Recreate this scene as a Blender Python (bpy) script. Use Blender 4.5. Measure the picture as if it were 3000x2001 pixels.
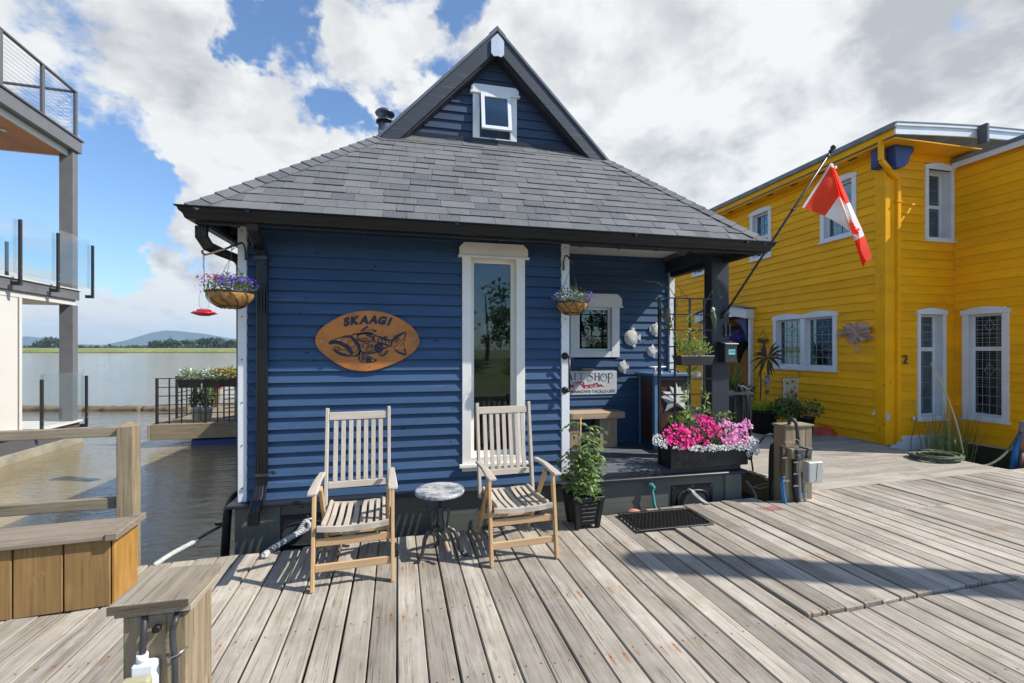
import bpy, bmesh, math, random
from mathutils import Vector, Matrix
random.seed(11)
R = math.radians
for _o in list(bpy.data.objects): bpy.data.objects.remove(_o)
SC = bpy.context.scene
COL = SC.collection
V = Vector

# ------------------------------------------------------------------ camera
TH = math.atan(1300/5816.); CS, SN = math.cos(TH), math.sin(TH)
HZ = 1.6; F0 = 1300.; HY = 1025.
cam = bpy.data.cameras.new('camera'); camo = bpy.data.objects.new('camera', cam); COL.objects.link(camo)
camo.location = (0, 0, HZ); camo.rotation_euler = (R(90), 0, -TH)
cam.sensor_width = 36; cam.lens = 36*F0/3000; cam.shift_y = (HY-1000.5)/3000
cam.clip_start = 0.05; cam.clip_end = 20000
SC.camera = camo
SC.view_settings.view_transform = 'Standard'; SC.view_settings.look = 'None'
SC.view_settings.gamma = 1; SC.view_settings.exposure = 0.45
SC.view_settings.use_curve_mapping = False

# ------------------------------------------------------------------ sun
SUN = V((1.0, -0.40, 1.05)).normalized()
sl = bpy.data.lights.new('sun', 'SUN'); so = bpy.data.objects.new('sun', sl); COL.objects.link(so)
sl.energy = 5.0; sl.angle = R(0.5); sl.color = (1.0, 0.95, 0.87)
so.rotation_euler = SUN.to_track_quat('Z', 'Y').to_euler()

def ray(x, y):
    r = (x-1500)/F0
    return V((r*CS+SN, -r*SN+CS, (HY-y)/F0))
CAMP = V((0, 0, HZ))
def PY(x, y, Y): d = ray(x, y); return CAMP + d*(Y/d.y)
def PX(x, y, X): d = ray(x, y); return CAMP + d*(X/d.x)
def PZ(x, y, Z=0.0): d = ray(x, y); return CAMP + d*((Z-HZ)/d.z)

# ------------------------------------------------------------------ world: Nishita sky plus procedural cloud cover
W = bpy.data.worlds.new('World'); SC.world = W; W.use_nodes = True
def build_world():
    nt = W.node_tree; N = nt.nodes; L = nt.links; N.clear()
    def n(t, **k):
        q = N.new(t)
        for a, b in k.items(): setattr(q, a, b)
        return q
    def mth(op, a, b=None, c=None, clamp=False):
        q = n('ShaderNodeMath', operation=op, use_clamp=clamp)
        for i, x in enumerate((a, b, c)):
            if x is None: continue
            if isinstance(x, (int, float)): q.inputs[i].default_value = x
            else: L.new(x, q.inputs[i])
        return q.outputs[0]
    out = n('ShaderNodeOutputWorld'); bg = n('ShaderNodeBackground')
    sky = n('ShaderNodeTexSky', sky_type='NISHITA', sun_disc=False)
    sky.sun_elevation = math.asin(SUN.z); sky.sun_rotation = math.atan2(SUN.x, SUN.y)
    sky.air_density = 1.0; sky.dust_density = 0.6; sky.ozone_density = 1.6
    tc = n('ShaderNodeTexCoord'); D = tc.outputs['Generated']
    sep = n('ShaderNodeSeparateXYZ'); L.new(D, sep.inputs[0])
    z = sep.outputs[2]
    zz = mth('MAXIMUM', z, 0.0)
    den = mth('ADD', zz, 0.42)
    dv = n('ShaderNodeVectorMath', operation='SCALE'); L.new(D, dv.inputs[0]); L.new(mth('DIVIDE', 1.0, den), dv.inputs['Scale'])
    P = dv.outputs[0]
    def noise(vec, sc, det, ro, di=0.0, off=(0, 0, 0)):
        a = n('ShaderNodeVectorMath', operation='ADD'); L.new(vec, a.inputs[0]); a.inputs[1].default_value = off
        q = n('ShaderNodeTexNoise'); L.new(a.outputs[0], q.inputs['Vector'])
        q.inputs['Scale'].default_value = sc; q.inputs['Detail'].default_value = det
        q.inputs['Roughness'].default_value = ro; q.inputs['Distortion'].default_value = di
        return q.outputs['Fac']
    wq = n('ShaderNodeTexNoise'); L.new(D, wq.inputs['Vector']); wq.inputs['Scale'].default_value = 4.5; wq.inputs['Detail'].default_value = 6; wq.inputs['Roughness'].default_value = .6
    wa = n('ShaderNodeVectorMath', operation='SUBTRACT'); L.new(wq.outputs['Color'], wa.inputs[0]); wa.inputs[1].default_value = (.5, .5, .5)
    wb = n('ShaderNodeVectorMath', operation='SCALE'); L.new(wa.outputs[0], wb.inputs[0]); wb.inputs['Scale'].default_value = .34
    wc = n('ShaderNodeVectorMath', operation='ADD'); L.new(D, wc.inputs[0]); L.new(wb.outputs[0], wc.inputs[1])
    wd_ = n('ShaderNodeVectorMath', operation='NORMALIZE'); L.new(wc.outputs[0], wd_.inputs[0]); DW = wd_.outputs[0]
    def blobs(lst):
        acc = None
        for (x, y, rad, w, *inn) in lst:
            c = ray(x*1.276, y*1.276).normalized() if not isinstance(x, tuple) else V(x).normalized()
            q = n('ShaderNodeVectorMath', operation='DOT_PRODUCT'); L.new(DW, q.inputs[0]); q.inputs[1].default_value = c
            m = n('ShaderNodeMapRange', interpolation_type='SMOOTHERSTEP'); L.new(q.outputs['Value'], m.inputs[0])
            m.inputs[1].default_value = math.cos(R(rad)); m.inputs[2].default_value = math.cos(R(inn[0] if inn else rad*0.15))
            m.inputs[3].default_value = 0; m.inputs[4].default_value = w
            acc = m.outputs[0] if acc is None else mth('ADD', acc, m.outputs[0])
        return acc
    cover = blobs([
        (60,60,13,.20),(200,120,13,.26),(340,150,11,.26),(500,220,11,.30),(600,300,7,.12),(420,400,8,.22),(560,430,9,.26),(760,300,11,.34),(880,230,10,.22),(980,300,8,.2),(700,420,8,.2),
        (760,60,8,.13),(930,60,5,.10),(560,30,5,.05),
        (1200,120,12,.34),(1500,250,20,.5),(1850,150,24,.5),(2150,300,18,.4),(1500,430,14,.3),(2350,220,12,.3),(1150,30,6,.1),
        (480,590,8,.24),(430,735,6,.42),(560,735,7,.42),(90,730,8,.34),(300,740,6,.2),(480,700,6,.15),(280,710,4,.26),(300,760,3.5,.25),(230,745,3.5,.25),(400,700,5,.12),
        (200,20,6,-.25),(560,130,4,-.2),(690,190,6.5,-.40),(770,250,3,-.14),(640,60,6,-.26),(560,90,4,-.14),(860,130,4,-.16),(1030,80,5,-.3),(1050,20,4,-.2),(500,330,3.5,-.25),(560,300,3,-.15),(80,330,9,-.22),(260,530,8,-.28),(260,420,5,-.16),(250,310,4,-.14),(380,500,7,-.22),(100,470,9,-.12),(390,560,6,-.2),
        (330,650,7,-.16),(1475,292,2.0,-.55),(2300,40,7,-.45),(2270,90,3,-.2),((.45,-1,.3),None,92,-1.0,52)])  # last blob clears unseen sky right-behind the camera, added to lower ambient light
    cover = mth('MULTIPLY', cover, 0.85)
    n1 = noise(P, 3.0, 12, 0.56, 0.1, (3.1, 7.7, 0.4))
    n2 = noise(P, 13, 8, 0.62, 0.1, (1.1, 2.7, 5.4))
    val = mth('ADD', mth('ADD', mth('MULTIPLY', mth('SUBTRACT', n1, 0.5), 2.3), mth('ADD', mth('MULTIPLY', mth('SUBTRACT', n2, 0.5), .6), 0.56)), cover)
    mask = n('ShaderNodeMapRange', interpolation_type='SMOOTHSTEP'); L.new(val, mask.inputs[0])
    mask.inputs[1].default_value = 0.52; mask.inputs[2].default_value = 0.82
    # cloud shading: density towards the sun shades the cloud, plus broad grey bases
    s1 = noise(P, 4.2, 9, 0.58, 0.2, (3.1+0.045, 7.7-0.03, 0.4)); s0 = noise(P, 4.2, 9, 0.58, 0.2, (3.1, 7.7, 0.4))
    dif = mth('SUBTRACT', s0, s1)
    grey = blobs([(1950,330,18,.75),(2200,60,18,.8),(1750,230,12,.35),(2300,300,9,.3),(1560,60,8,.3),(1480,330,7,.25),(500,610,5,.6),(330,110,9,.30),(420,180,7,.15),(1330,230,8,.2),(760,50,6,.25),(900,250,7,.15)])
    n3 = noise(P, 2.2, 6, 0.55, 0.3, (8.8, 1.7, 2.4)); n4 = noise(P, 8.5, 6, 0.6, 0.2, (2.8, 5.7, 1.4))
    def rg(x, a, b2, lo, hi):
        q = n('ShaderNodeMapRange', interpolation_type='SMOOTHSTEP'); L.new(x, q.inputs[0])
        for i_, v_ in enumerate((a, b2, lo, hi)): q.inputs[i_+1].default_value = v_
        return q.outputs[0]
    sh = mth('ADD', mth('MULTIPLY', dif, 2.4), mth('ADD', mth('MULTIPLY', mth('MINIMUM', grey, .8), rg(n3, .40, .58, .0, 1.15)), mth('ADD', rg(n3, .44, .60, -.08, .16), rg(n4, .36, .64, -.08, .14))), clamp=True)
    cc = n('ShaderNodeMix', data_type='RGBA'); L.new(sh, cc.inputs[0])
    cc.inputs[6].default_value = (0.69, 0.695, 0.69, 1); cc.inputs[7].default_value = (0.375, 0.385, 0.405, 1)
    # sky at background strength 0.10, cloud radiance divided by the same strength
    ST = 0.10
    ga = n('ShaderNodeVectorMath', operation='MULTIPLY'); L.new(sky.outputs[0], ga.inputs[0]); ga.inputs[1].default_value = (1.06, 1.28, 1.50)
    cs = n('ShaderNodeVectorMath', operation='SCALE'); L.new(cc.outputs[2], cs.inputs[0]); cs.inputs['Scale'].default_value = 1/ST
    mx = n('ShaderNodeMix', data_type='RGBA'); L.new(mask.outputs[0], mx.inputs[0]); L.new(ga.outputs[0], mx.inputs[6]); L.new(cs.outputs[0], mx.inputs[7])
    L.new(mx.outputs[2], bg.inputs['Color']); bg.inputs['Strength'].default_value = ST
    L.new(bg.outputs[0], out.inputs['Surface'])
build_world()

# ------------------------------------------------------------------ material helpers
MATS = {}
class NT:
    def __init__(s, name):
        s.m = bpy.data.materials.new(name); s.m.use_nodes = True
        s.nt = s.m.node_tree; s.N = s.nt.nodes; s.L = s.nt.links
        s.b = s.N['Principled BSDF']; s.out = s.N['Material Output']
        MATS[name] = s.m
    def n(s, t, **k):
        q = s.N.new(t)
        for a, b in k.items(): setattr(q, a, b)
        return q
    def set(s, sock, x):
        if hasattr(x, 'links') or hasattr(x, 'is_linked'): s.L.new(x, sock)
        else:
            if isinstance(x, tuple) and len(x) == 3 and sock.type == 'RGBA': x = x+(1,)
            sock.default_value = x
    def math(s, op, a, b=None, c=None, clamp=False):
        q = s.n('ShaderNodeMath', operation=op, use_clamp=clamp)
        for i, x in enumerate((a, b, c)):
            if x is not None: s.set(q.inputs[i], x)
        return q.outputs[0]
    def coord(s, sc=(1, 1, 1), off=None, kind='Object'):
        tc = s.n('ShaderNodeTexCoord'); mp = s.n('ShaderNodeMapping'); s.L.new(tc.outputs[kind], mp.inputs[0])
        mp.inputs['Scale'].default_value = sc
        if off is not None: s.set(mp.inputs['Location'], off)
        return mp.outputs[0]
    def island(s):
        return s.n('ShaderNodeNewGeometry').outputs['Random Per Island']
    def noise(s, vec, sc=5, det=4, ro=.55, di=0):
        q = s.n('ShaderNodeTexNoise'); s.L.new(vec, q.inputs['Vector'])
        q.inputs['Scale'].default_value = sc; q.inputs['Detail'].default_value = det
        q.inputs['Roughness'].default_value = ro; q.inputs['Distortion'].default_value = di
        return q.outputs['Fac']
    def voro(s, vec, sc=5, feat='F1', rnd=1):
        q = s.n('ShaderNodeTexVoronoi', feature=feat); s.L.new(vec, q.inputs['Vector']); q.inputs['Scale'].default_value = sc
        q.inputs['Randomness'].default_value = rnd
        return q.outputs['Distance']
    def rng(s, x, a, b, c=0, d=1, smooth=False):
        q = s.n('ShaderNodeMapRange'); s.set(q.inputs[0], x)
        if smooth: q.interpolation_type = 'SMOOTHSTEP'
        for i, v in enumerate((a, b, c, d)): q.inputs[i+1].default_value = v
        return q.outputs[0]
    def mix(s, f, a, b, mode='MIX'):
        q = s.n('ShaderNodeMix', data_type='RGBA', blend_type=mode)
        s.set(q.inputs[0], f); s.set(q.inputs[6], a); s.set(q.inputs[7], b)
        return q.outputs[2]
    def scale(s, col, f):
        q = s.n('ShaderNodeVectorMath', operation='SCALE'); s.set(q.inputs[0], col); s.set(q.inputs['Scale'], f); return q.outputs[0]
    def bump(s, h, strength=.3, dist=.01):
        q = s.n('ShaderNodeBump'); s.L.new(h, q.inputs['Height']); q.inputs['Strength'].default_value = strength
        q.inputs['Distance'].default_value = dist; s.L.new(q.outputs[0], s.b.inputs['Normal'])
    def fin(s, col, rough=.6, metal=0, spec=.5):
        s.set(s.b.inputs['Base Color'], col); s.set(s.b.inputs['Roughness'], rough)
        s.set(s.b.inputs['Metallic'], metal); s.b.inputs['Specular IOR Level'].default_value = spec
        return s.m

def M(name, col, col2=None, sc=6, st=(1, 1, 1), rough=.6, metal=0, bump=0, isl=0, det=5, spec=.5, dist=.004, lo=.35, hi=.65):
    t = NT(name); v = t.coord(st)
    nz = t.noise(v, sc, det, .6)
    col2 = col2 or tuple(x*.8 for x in col)
    c = t.mix(t.rng(nz, lo, hi), col, col2)
    if isl: c = t.scale(c, t.rng(t.island(), 0, 1, 1-isl, 1+isl))
    if bump: t.bump(nz, bump, dist)
    return t.fin(c, t.rng(nz, 0, 1, max(0, rough-.08), min(1, rough+.08)), metal, spec)

def leafmat(name, c1, c2, trans=.35, rough=.5):
    t = NT(name)
    c = t.mix(t.island(), c1, c2)
    t.fin(c, rough, 0, .4)
    tr = t.n('ShaderNodeBsdfTranslucent'); t.L.new(c, tr.inputs[0])
    ms = t.n('ShaderNodeMixShader'); ms.inputs[0].default_value = trans
    t.L.new(t.b.outputs[0], ms.inputs[1]); t.L.new(tr.outputs[0], ms.inputs[2]); t.L.new(ms.outputs[0], t.out.inputs[0])
    return t.m

def wood(name, c1, c2, axis=1, pitch=None, rust=False, isl=.2, crack=.5, fine=1.0, rough=.8, dark=None, bump=.5, knots=.5, green=0):
    """weathered timber, grain along local axis 0/1/2"""
    t = NT(name); r = t.island()
    st = [26*fine]*3; st[axis] = 1.1*fine
    cmb = t.n('ShaderNodeCombineXYZ')
    for i in range(3): t.set(cmb.inputs[i], t.math('MULTIPLY', r, 37.0+i*11))
    v = t.coord(tuple(st), cmb.outputs[0])
    g1 = t.noise(v, 1.0, 6, .65, .4)
    g2 = t.noise(v, 3.6, 5, .7, .2)
    st2 = [5.]*3; st2[axis] = 1.6
    big = t.noise(t.coord(tuple(st2), cmb.outputs[0]), .9, 4, .6)
    st4 = [70*fine]*3; st4[axis] = 1.6*fine
    g3 = t.noise(t.coord(tuple(st4), cmb.outputs[0]), 1.0, 4, .7, .3)
    f = t.math('ADD', t.math('MULTIPLY', g1, .36), t.math('ADD', t.math('MULTIPLY', g3, .34), t.math('MULTIPLY', big, .45)))
    c = t.mix(t.rng(f, .40, .74), c1, c2)
    ck = t.math('MAXIMUM', t.rng(g2, .60, .70, 0, crack), t.rng(g3, .58, .72, 0, crack*.8))
    dk = dark or tuple(x*.28 for x in c2)
    c = t.mix(ck, c, dk)
    h = t.math('SUBTRACT', g1, t.math('MULTIPLY', ck, .8))
    if knots:
        st3 = [7.]*3; st3[axis] = 2.2
        vo = t.voro(t.coord(tuple(st3), cmb.outputs[0]), 1.0)
        kd = t.rng(vo, .06, .11, 1, 0, True)
        ring = t.math('MULTIPLY', t.rng(vo, .10, .26, 1, 0, True), .35)
        c = t.mix(t.math('MULTIPLY', ring, knots), c, tuple(min(1, x*1.35) for x in c1))
        c = t.mix(t.math('MULTIPLY', kd, knots*.45), c, tuple(x*.6 for x in c2))
        wp = t.rng(t.noise(t.coord((14,9,9) if axis != 0 else (9,14,9), cmb.outputs[0]), 1.0, 4, .7), .64, .74, 0, .55)
        c = t.mix(t.math('MULTIPLY', wp, knots), c, tuple(min(1, x*1.5) for x in c1))
        h = t.math('SUBTRACT', h, t.math('MULTIPLY', kd, .4))
    if rust:
        pt = t.rng(t.noise(t.coord((.9, .9, .9)), 1.6, 6, .65), .40, .68, 0, .42)
        c = t.mix(pt, c, tuple(x*.72 for x in c2))
        pw_ = t.rng(t.noise(t.coord((2.6, 1.1, 1), (7, 3, 1)), 1.9, 6, .7), .55, .70, 0, .35)
        c = t.mix(pw_, c, (.56, .53, .48))
    if green:
        gm = t.rng(t.noise(t.coord((3, 3, 3)), 1.3, 4, .6), .55, .75, 0, green)
        c = t.mix(gm, c, (.16, .15, .06))
    if rust and pitch:
        # nails in pairs over the joists, some of them bleeding rust
        tc = t.n('ShaderNodeTexCoord'); sp = t.n('ShaderNodeSeparateXYZ'); t.L.new(tc.outputs['Object'], sp.inputs[0])
        x, y = sp.outputs[0], sp.outputs[1]
        ux = t.math('FRACT', t.math('DIVIDE', x, pitch))
        da = t.math('MINIMUM', t.math('ABSOLUTE', t.math('SUBTRACT', ux, .24)), t.math('ABSOLUTE', t.math('SUBTRACT', ux, .76)))
        dx = t.math('MULTIPLY', da, pitch)
        jit = t.math('MULTIPLY', t.math('SUBTRACT', r, .5), .05)
        uy = t.math('FRACT', t.math('DIVIDE', t.math('ADD', y, jit), .61))
        dy = t.math('MULTIPLY', t.math('SUBTRACT', uy, .5), .61)
        def blob(sx, sy, off=0.):
            a = t.math('POWER', t.math('DIVIDE', dx, sx), 2.0)
            b = t.math('POWER', t.math('DIVIDE', t.math('ABSOLUTE', t.math('ADD', dy, off)), sy), 2.0)
            return t.rng(t.math('SQRT', t.math('ADD', a, b)), .6, 1.2, 1, 0, True)
        sel = t.rng(t.noise(t.coord((1, 1, 1)), 2.3, 2, .5), .52, .62)
        stn = t.math('MULTIPLY', t.math('MULTIPLY', blob(.012, .055, .02), sel), t.rng(g2, .3, .6, .25, .85))
        c = t.mix(stn, c, (.26, .12, .04))
        c = t.mix(t.math('MULTIPLY', blob(.0065, .0075), .85), c, (.10, .045, .025))
    c = t.scale(c, t.rng(r, 0, 1, 1-isl, 1+isl))
    c2_ = t.mix(t.math('MULTIPLY', t.math('FRACT', t.math('MULTIPLY', r, 7.31)), .22), c, t.scale(c, 1.0))
    t.bump(h, bump, .006)
    return t.fin(c2_, t.rng(g1, 0, 1, rough-.1, min(1, rough+.1)), 0, .3)

def painted(name, col, axis=0, rough=.45, isl=.08, bump=.5, worn=None, wornamt=.15, spec=.4, grain=1.0, knot=.8):
    t = NT(name); r = t.island(); st = [30*grain]*3; st[axis] = 1.3*grain
    cmb = t.n('ShaderNodeCombineXYZ')
    for i in range(3): t.set(cmb.inputs[i], t.math('MULTIPLY', r, 23.0+i*7))
    v = t.coord(tuple(st), cmb.outputs[0])
    g = t.noise(v, 1.0, 5, .62, .3)
    b = t.noise(t.coord((1.2, 1.2, 2.5), cmb.outputs[0]), 1.5, 5, .6)
    f = t.math('ADD', t.math('MULTIPLY', g, .45), t.math('MULTIPLY', b, .55))
    c = t.mix(t.rng(f, .3, .7), tuple(x*.86 for x in col), tuple(min(1, x*1.16) for x in col))
    if worn: c = t.mix(t.rng(g, .60, .74, 0, wornamt), c, worn)
    vo = t.voro(t.coord(tuple(6. if i != axis else 3.2 for i in range(3)), cmb.outputs[0]), 1.0)
    kn = t.rng(vo, .05, .075, 1, 0, True)
    c = t.mix(t.math('MULTIPLY', kn, knot), c, tuple(x*.22 for x in col))
    st_ = t.rng(t.noise(t.coord((.9, .9, 2.2)), 1.7, 7, .68), .50, .70, 0, .22)
    c = t.mix(st_, c, tuple(x*.55+.02 for x in col))
    c = t.scale(c, t.rng(r, 0, 1, 1-isl, 1+isl))
    t.bump(t.math('SUBTRACT', g, t.math('MULTIPLY', kn, .5)), bump, .004)
    return t.fin(c, t.rng(g, .2, .8, rough+.12, rough-.08), 0, spec)

# ------------------------------------------------------------------ mesh builder
ROOTM = {}
class B:
    def __init__(s): s.v = []; s.f = []; s.m = []; s.sm = []
    def add(s, vs, fs, mi=0, sm=False):
        o = len(s.v); s.v += [V(p) for p in vs]
        for f in fs: s.f.append([o+i for i in f]); s.m.append(mi); s.sm.append(sm)
    def hexa(s, p, mi=0):
        s.add(p, [(0,3,2,1),(4,5,6,7),(0,1,5,4),(1,2,6,5),(2,3,7,6),(3,0,4,7)], mi)
    def box(s, x0, x1, y0, y1, z0, z1, mi=0):
        s.hexa([(x0,y0,z0),(x1,y0,z0),(x1,y1,z0),(x0,y1,z0),(x0,y0,z1),(x1,y0,z1),(x1,y1,z1),(x0,y1,z1)], mi)
    def fbox(s, F, a0, a1, z0, z1, o0, o1, mi=0):
        s.hexa([F(a0,z0,o1),F(a1,z0,o1),F(a1,z0,o0),F(a0,z0,o0),F(a0,z1,o1),F(a1,z1,o1),F(a1,z1,o0),F(a0,z1,o0)], mi)
    def beam(s, p, q, w, h, up=(0,0,1), mi=0):
        p, q = V(p), V(q); d = (q-p).normalized(); up = V(up)
        if abs(d.dot(up)) > .98: up = V((0, 1, 0))
        a = d.cross(up).normalized()*w/2; b = a.cross(d).normalized()*h/2
        s.hexa([p-a-b, p+a-b, q+a-b, q-a-b, p-a+b, p+a+b, q+a+b, q-a+b], mi)
    def tube(s, pts, r, n=8, mi=0, caps=True, flat=1.0):
        pts = [V(p) for p in pts]; k = len(pts)
        rs = r if isinstance(r, (list, tuple)) else [r]*k
        o = len(s.v); pa = None
        for i, p in enumerate(pts):
            d = (pts[min(i+1, k-1)]-pts[max(i-1, 0)])
            d = d.normalized() if d.length > 1e-9 else V((0, 0, 1))
            if pa is None:
                pa = d.orthogonal().normalized()
                if flat != 1.0: pa = d.cross(V((0,0,1))).normalized() if abs(d.z) < .95 else V((1,0,0))
            pa = (pa - d*pa.dot(d)); pa = pa.normalized() if pa.length > 1e-6 else d.orthogonal().normalized()
            pb = d.cross(pa)
            for j in range(n):
                t = 2*math.pi*j/n
                s.v.append(p + pa*math.cos(t)*rs[i] + pb*math.sin(t)*rs[i]*flat)
        for i in range(k-1):
            for j in range(n):
                a = o+i*n+j; b = o+i*n+(j+1) % n
                s.f.append([a, b, b+n, a+n]); s.m.append(mi); s.sm.append(True)
        if caps:
            s.f.append([o+j for j in range(n)][::-1]); s.m.append(mi); s.sm.append(False)
            s.f.append([o+(k-1)*n+j for j in range(n)]); s.m.append(mi); s.sm.append(False)
    def lathe(s, c, prof, n=24, mi=0, axis=(0,0,1), ecc=1.0, smooth=True):
        """profile [(radius, height)...] turned about axis"""
        c = V(c); ax = V(axis).normalized(); a = ax.orthogonal().normalized(); b = ax.cross(a); o = len(s.v)
        if ax.z > .99: a, b = V((1,0,0)), V((0,1,0))
        for (r, h) in prof:
            for j in range(n):
                t = 2*math.pi*j/n; s.v.append(c + ax*h + a*math.cos(t)*r + b*math.sin(t)*r*ecc)
        for i in range(len(prof)-1):
            for j in range(n):
                p = o+i*n+j; q = o+i*n+(j+1) % n
                s.f.append([p, q, q+n, p+n]); s.m.append(mi); s.sm.append(smooth)
        s.f.append([o+j for j in range(n)][::-1]); s.m.append(mi); s.sm.append(False)
        s.f.append([o+(len(prof)-1)*n+j for j in range(n)]); s.m.append(mi); s.sm.append(False)
    def prism(s, pts, F, o0, o1, mi=0):
        """2D outline (a,z) extruded from out=o0 to out=o1 in frame F"""
        k = len(pts); vs = [F(a, z, o1) for a, z in pts]+[F(a, z, o0) for a, z in pts]
        fs = [list(range(k)), list(range(k, 2*k))[::-1]]+[[i, i+k, (i+1) % k+k, (i+1) % k] for i in range(k)]
        s.add(vs, fs, mi)
    def stroke(s, pts, w, F, o0, o1, mi=0):
        """thick polyline lying in frame F; w a width or a list"""
        n = len(pts); ws = w if isinstance(w, (list, tuple)) else [w]*n
        Lf, Rt = [], []
        for i in range(n):
            a = V(pts[max(i-1, 0)]); b = V(pts[min(i+1, n-1)]); d = b-a
            if d.length < 1e-9: d = V((1, 0))
            d.normalize(); nn = V((-d.y, d.x))*ws[i]/2; p = V(pts[i]); Lf.append(p+nn); Rt.append(p-nn)
        for i in range(n-1):
            q = [Lf[i], Lf[i+1], Rt[i+1], Rt[i]]
            s.prism([(p.x, p.y) for p in q], F, o0, o1, mi)
    def quad(s, c, a, b, mi=0): 
        c, a, b = V(c), V(a), V(b); s.add([c-a-b, c+a-b, c+a+b, c-a+b], [(0,1,2,3)], mi)
    def obj(s, name, mats, parent=None, bevel=0, smooth=False, subd=0, recalc=True, seg=1):
        me = bpy.data.meshes.new(name)
        Mi = ROOTM[parent.name].inverted() if parent is not None else None
        vs = [Mi @ p for p in s.v] if Mi is not None else s.v
        me.from_pydata([tuple(p) for p in vs], [], s.f)
        mats = mats if isinstance(mats, (list, tuple)) else [mats]
        for m in mats: me.materials.append(m)
        for p, mi, sm in zip(me.polygons, s.m, s.sm): p.material_index = mi; p.use_smooth = smooth or sm
        if recalc:
            bm = bmesh.new(); bm.from_mesh(me); bmesh.ops.recalc_face_normals(bm, faces=bm.faces); bm.to_mesh(me); bm.free()
        o = bpy.data.objects.new(name, me); COL.objects.link(o)
        if parent is not None: o.parent = parent; ROOTM[o.name] = ROOTM[parent.name]
        else: ROOTM[o.name] = Matrix.Identity(4)
        if bevel:
            md = o.modifiers.new('bevel', 'BEVEL'); md.width = bevel; md.segments = seg; md.limit_method = 'ANGLE'; md.angle_limit = R(40)
        if subd:
            md = o.modifiers.new('subd', 'SUBSURF'); md.levels = subd; md.render_levels = subd
        return o

def tag(o, label=None, cat=None, group=None, kind=None):
    if label: o['label'] = label
    if cat: o['category'] = cat
    if group: o['group'] = group
    if kind: o['kind'] = kind
    return o
def thing(name, label, cat, loc=(0, 0, 0), rz=0, group=None):
    o = bpy.data.objects.new(name, None); COL.objects.link(o); o.empty_display_size = .2
    o.location = loc; o.rotation_euler = (0, 0, rz)
    ROOTM[o.name] = Matrix.Translation(V(loc)) @ Matrix.Rotation(rz, 4, 'Z')
    return tag(o, label, cat, group)
def copy_tree(o, parent=None):
    c = o.copy(); COL.objects.link(c)
    if parent is not None: c.parent = parent
    for ch in [x for x in bpy.data.objects if x.parent == o]: copy_tree(ch, c)
    return c
class Frame:
    """vertical plane: a runs along u, z is height, out along n"""
    def __init__(s, o, u, n): s.o, s.u, s.n = V(o), V(u).normalized(), V(n).normalized()
    def __call__(s, a, z, out=0): return V((s.o.x, s.o.y, 0)) + s.u*a + s.n*out + V((0, 0, z))
    def px(s, x, y, out=0):
        d = ray(x, y); t = (s.o + s.n*out - CAMP).dot(s.n)/d.dot(s.n); p = CAMP+d*t
        return (p-s.o).dot(s.u), p.z
def rnd(a, b): return random.uniform(a, b)
def rvec():
    while True:
        v = V((rnd(-1, 1), rnd(-1, 1), rnd(-1, 1)))
        if .05 < v.length < 1: return v.normalized()

def text(b, s, F, a, z, size, o0, o1, mi=0, rot=0, shear=0, align='CENTER', width=None, bold=0):
    cu = bpy.data.curves.new('t', 'FONT'); cu.body = s; cu.size = 1; cu.align_x = 'LEFT'; cu.offset = bold; cu.resolution_u = 4
    ob = bpy.data.objects.new('t', cu); me = bpy.data.meshes.new_from_object(ob)
    vs = [V((q.co.x, q.co.y)) for q in me.vertices]
    if not vs: return
    x0 = min(q.x for q in vs); x1 = max(q.x for q in vs); kx = size
    if width: kx = width/(x1-x0)
    off = {'CENTER': (x0+x1)/2, 'LEFT': x0}[align]
    c, sn = math.cos(rot), math.sin(rot); out = []
    for q in vs:
        x = (q.x-off)*kx + shear*q.y*size; y = q.y*size
        out.append((a+x*c-y*sn, z+x*sn+y*c))
    for p in me.polygons: b.prism([out[i] for i in p.vertices], F, o0, o1, mi)
    bpy.data.objects.remove(ob); bpy.data.curves.remove(cu); bpy.data.meshes.remove(me)

def clap(b, F, a0, a1, z0, z1, ex, lap=.018, holes=(), clip=None, jl=(1.4, 3.2), mi=0):
    z = z0
    while z < z1-.01:
        zt = min(z+ex, z1); lo, hi = a0, a1
        if clip:
            c = clip((z+zt)/2)
            if c is None: z += ex; continue
            lo, hi = max(lo, c[0]), min(hi, c[1])
        sp = [(lo, hi)]
        for (h0, h1, g0, g1) in holes:
            if min(zt, g1)-max(z, g0) > .5*(zt-z):
                ns = []
                for (p, q) in sp:
                    if h1 <= p or h0 >= q: ns.append((p, q)); continue
                    if h0 > p: ns.append((p, h0))
                    if h1 < q: ns.append((h1, q))
                sp = ns
        for (p, q) in sp:
            x = p
            while x < q-.001:
                e = min(q, x+rnd(*jl))
                if q-e < .3: e = q
                dz = rnd(-.0015, .0015); l2 = lap*rnd(.9, 1.12)
                b.hexa([F(x, z+dz, l2), F(e, z+dz, l2), F(e, z+dz, -.012), F(x, z+dz, -.012),
                        F(x, zt, .004), F(e, zt, .004), F(e, zt, -.012), F(x, zt, -.012)], mi)
                x = e+.0012
        z += ex

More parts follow.
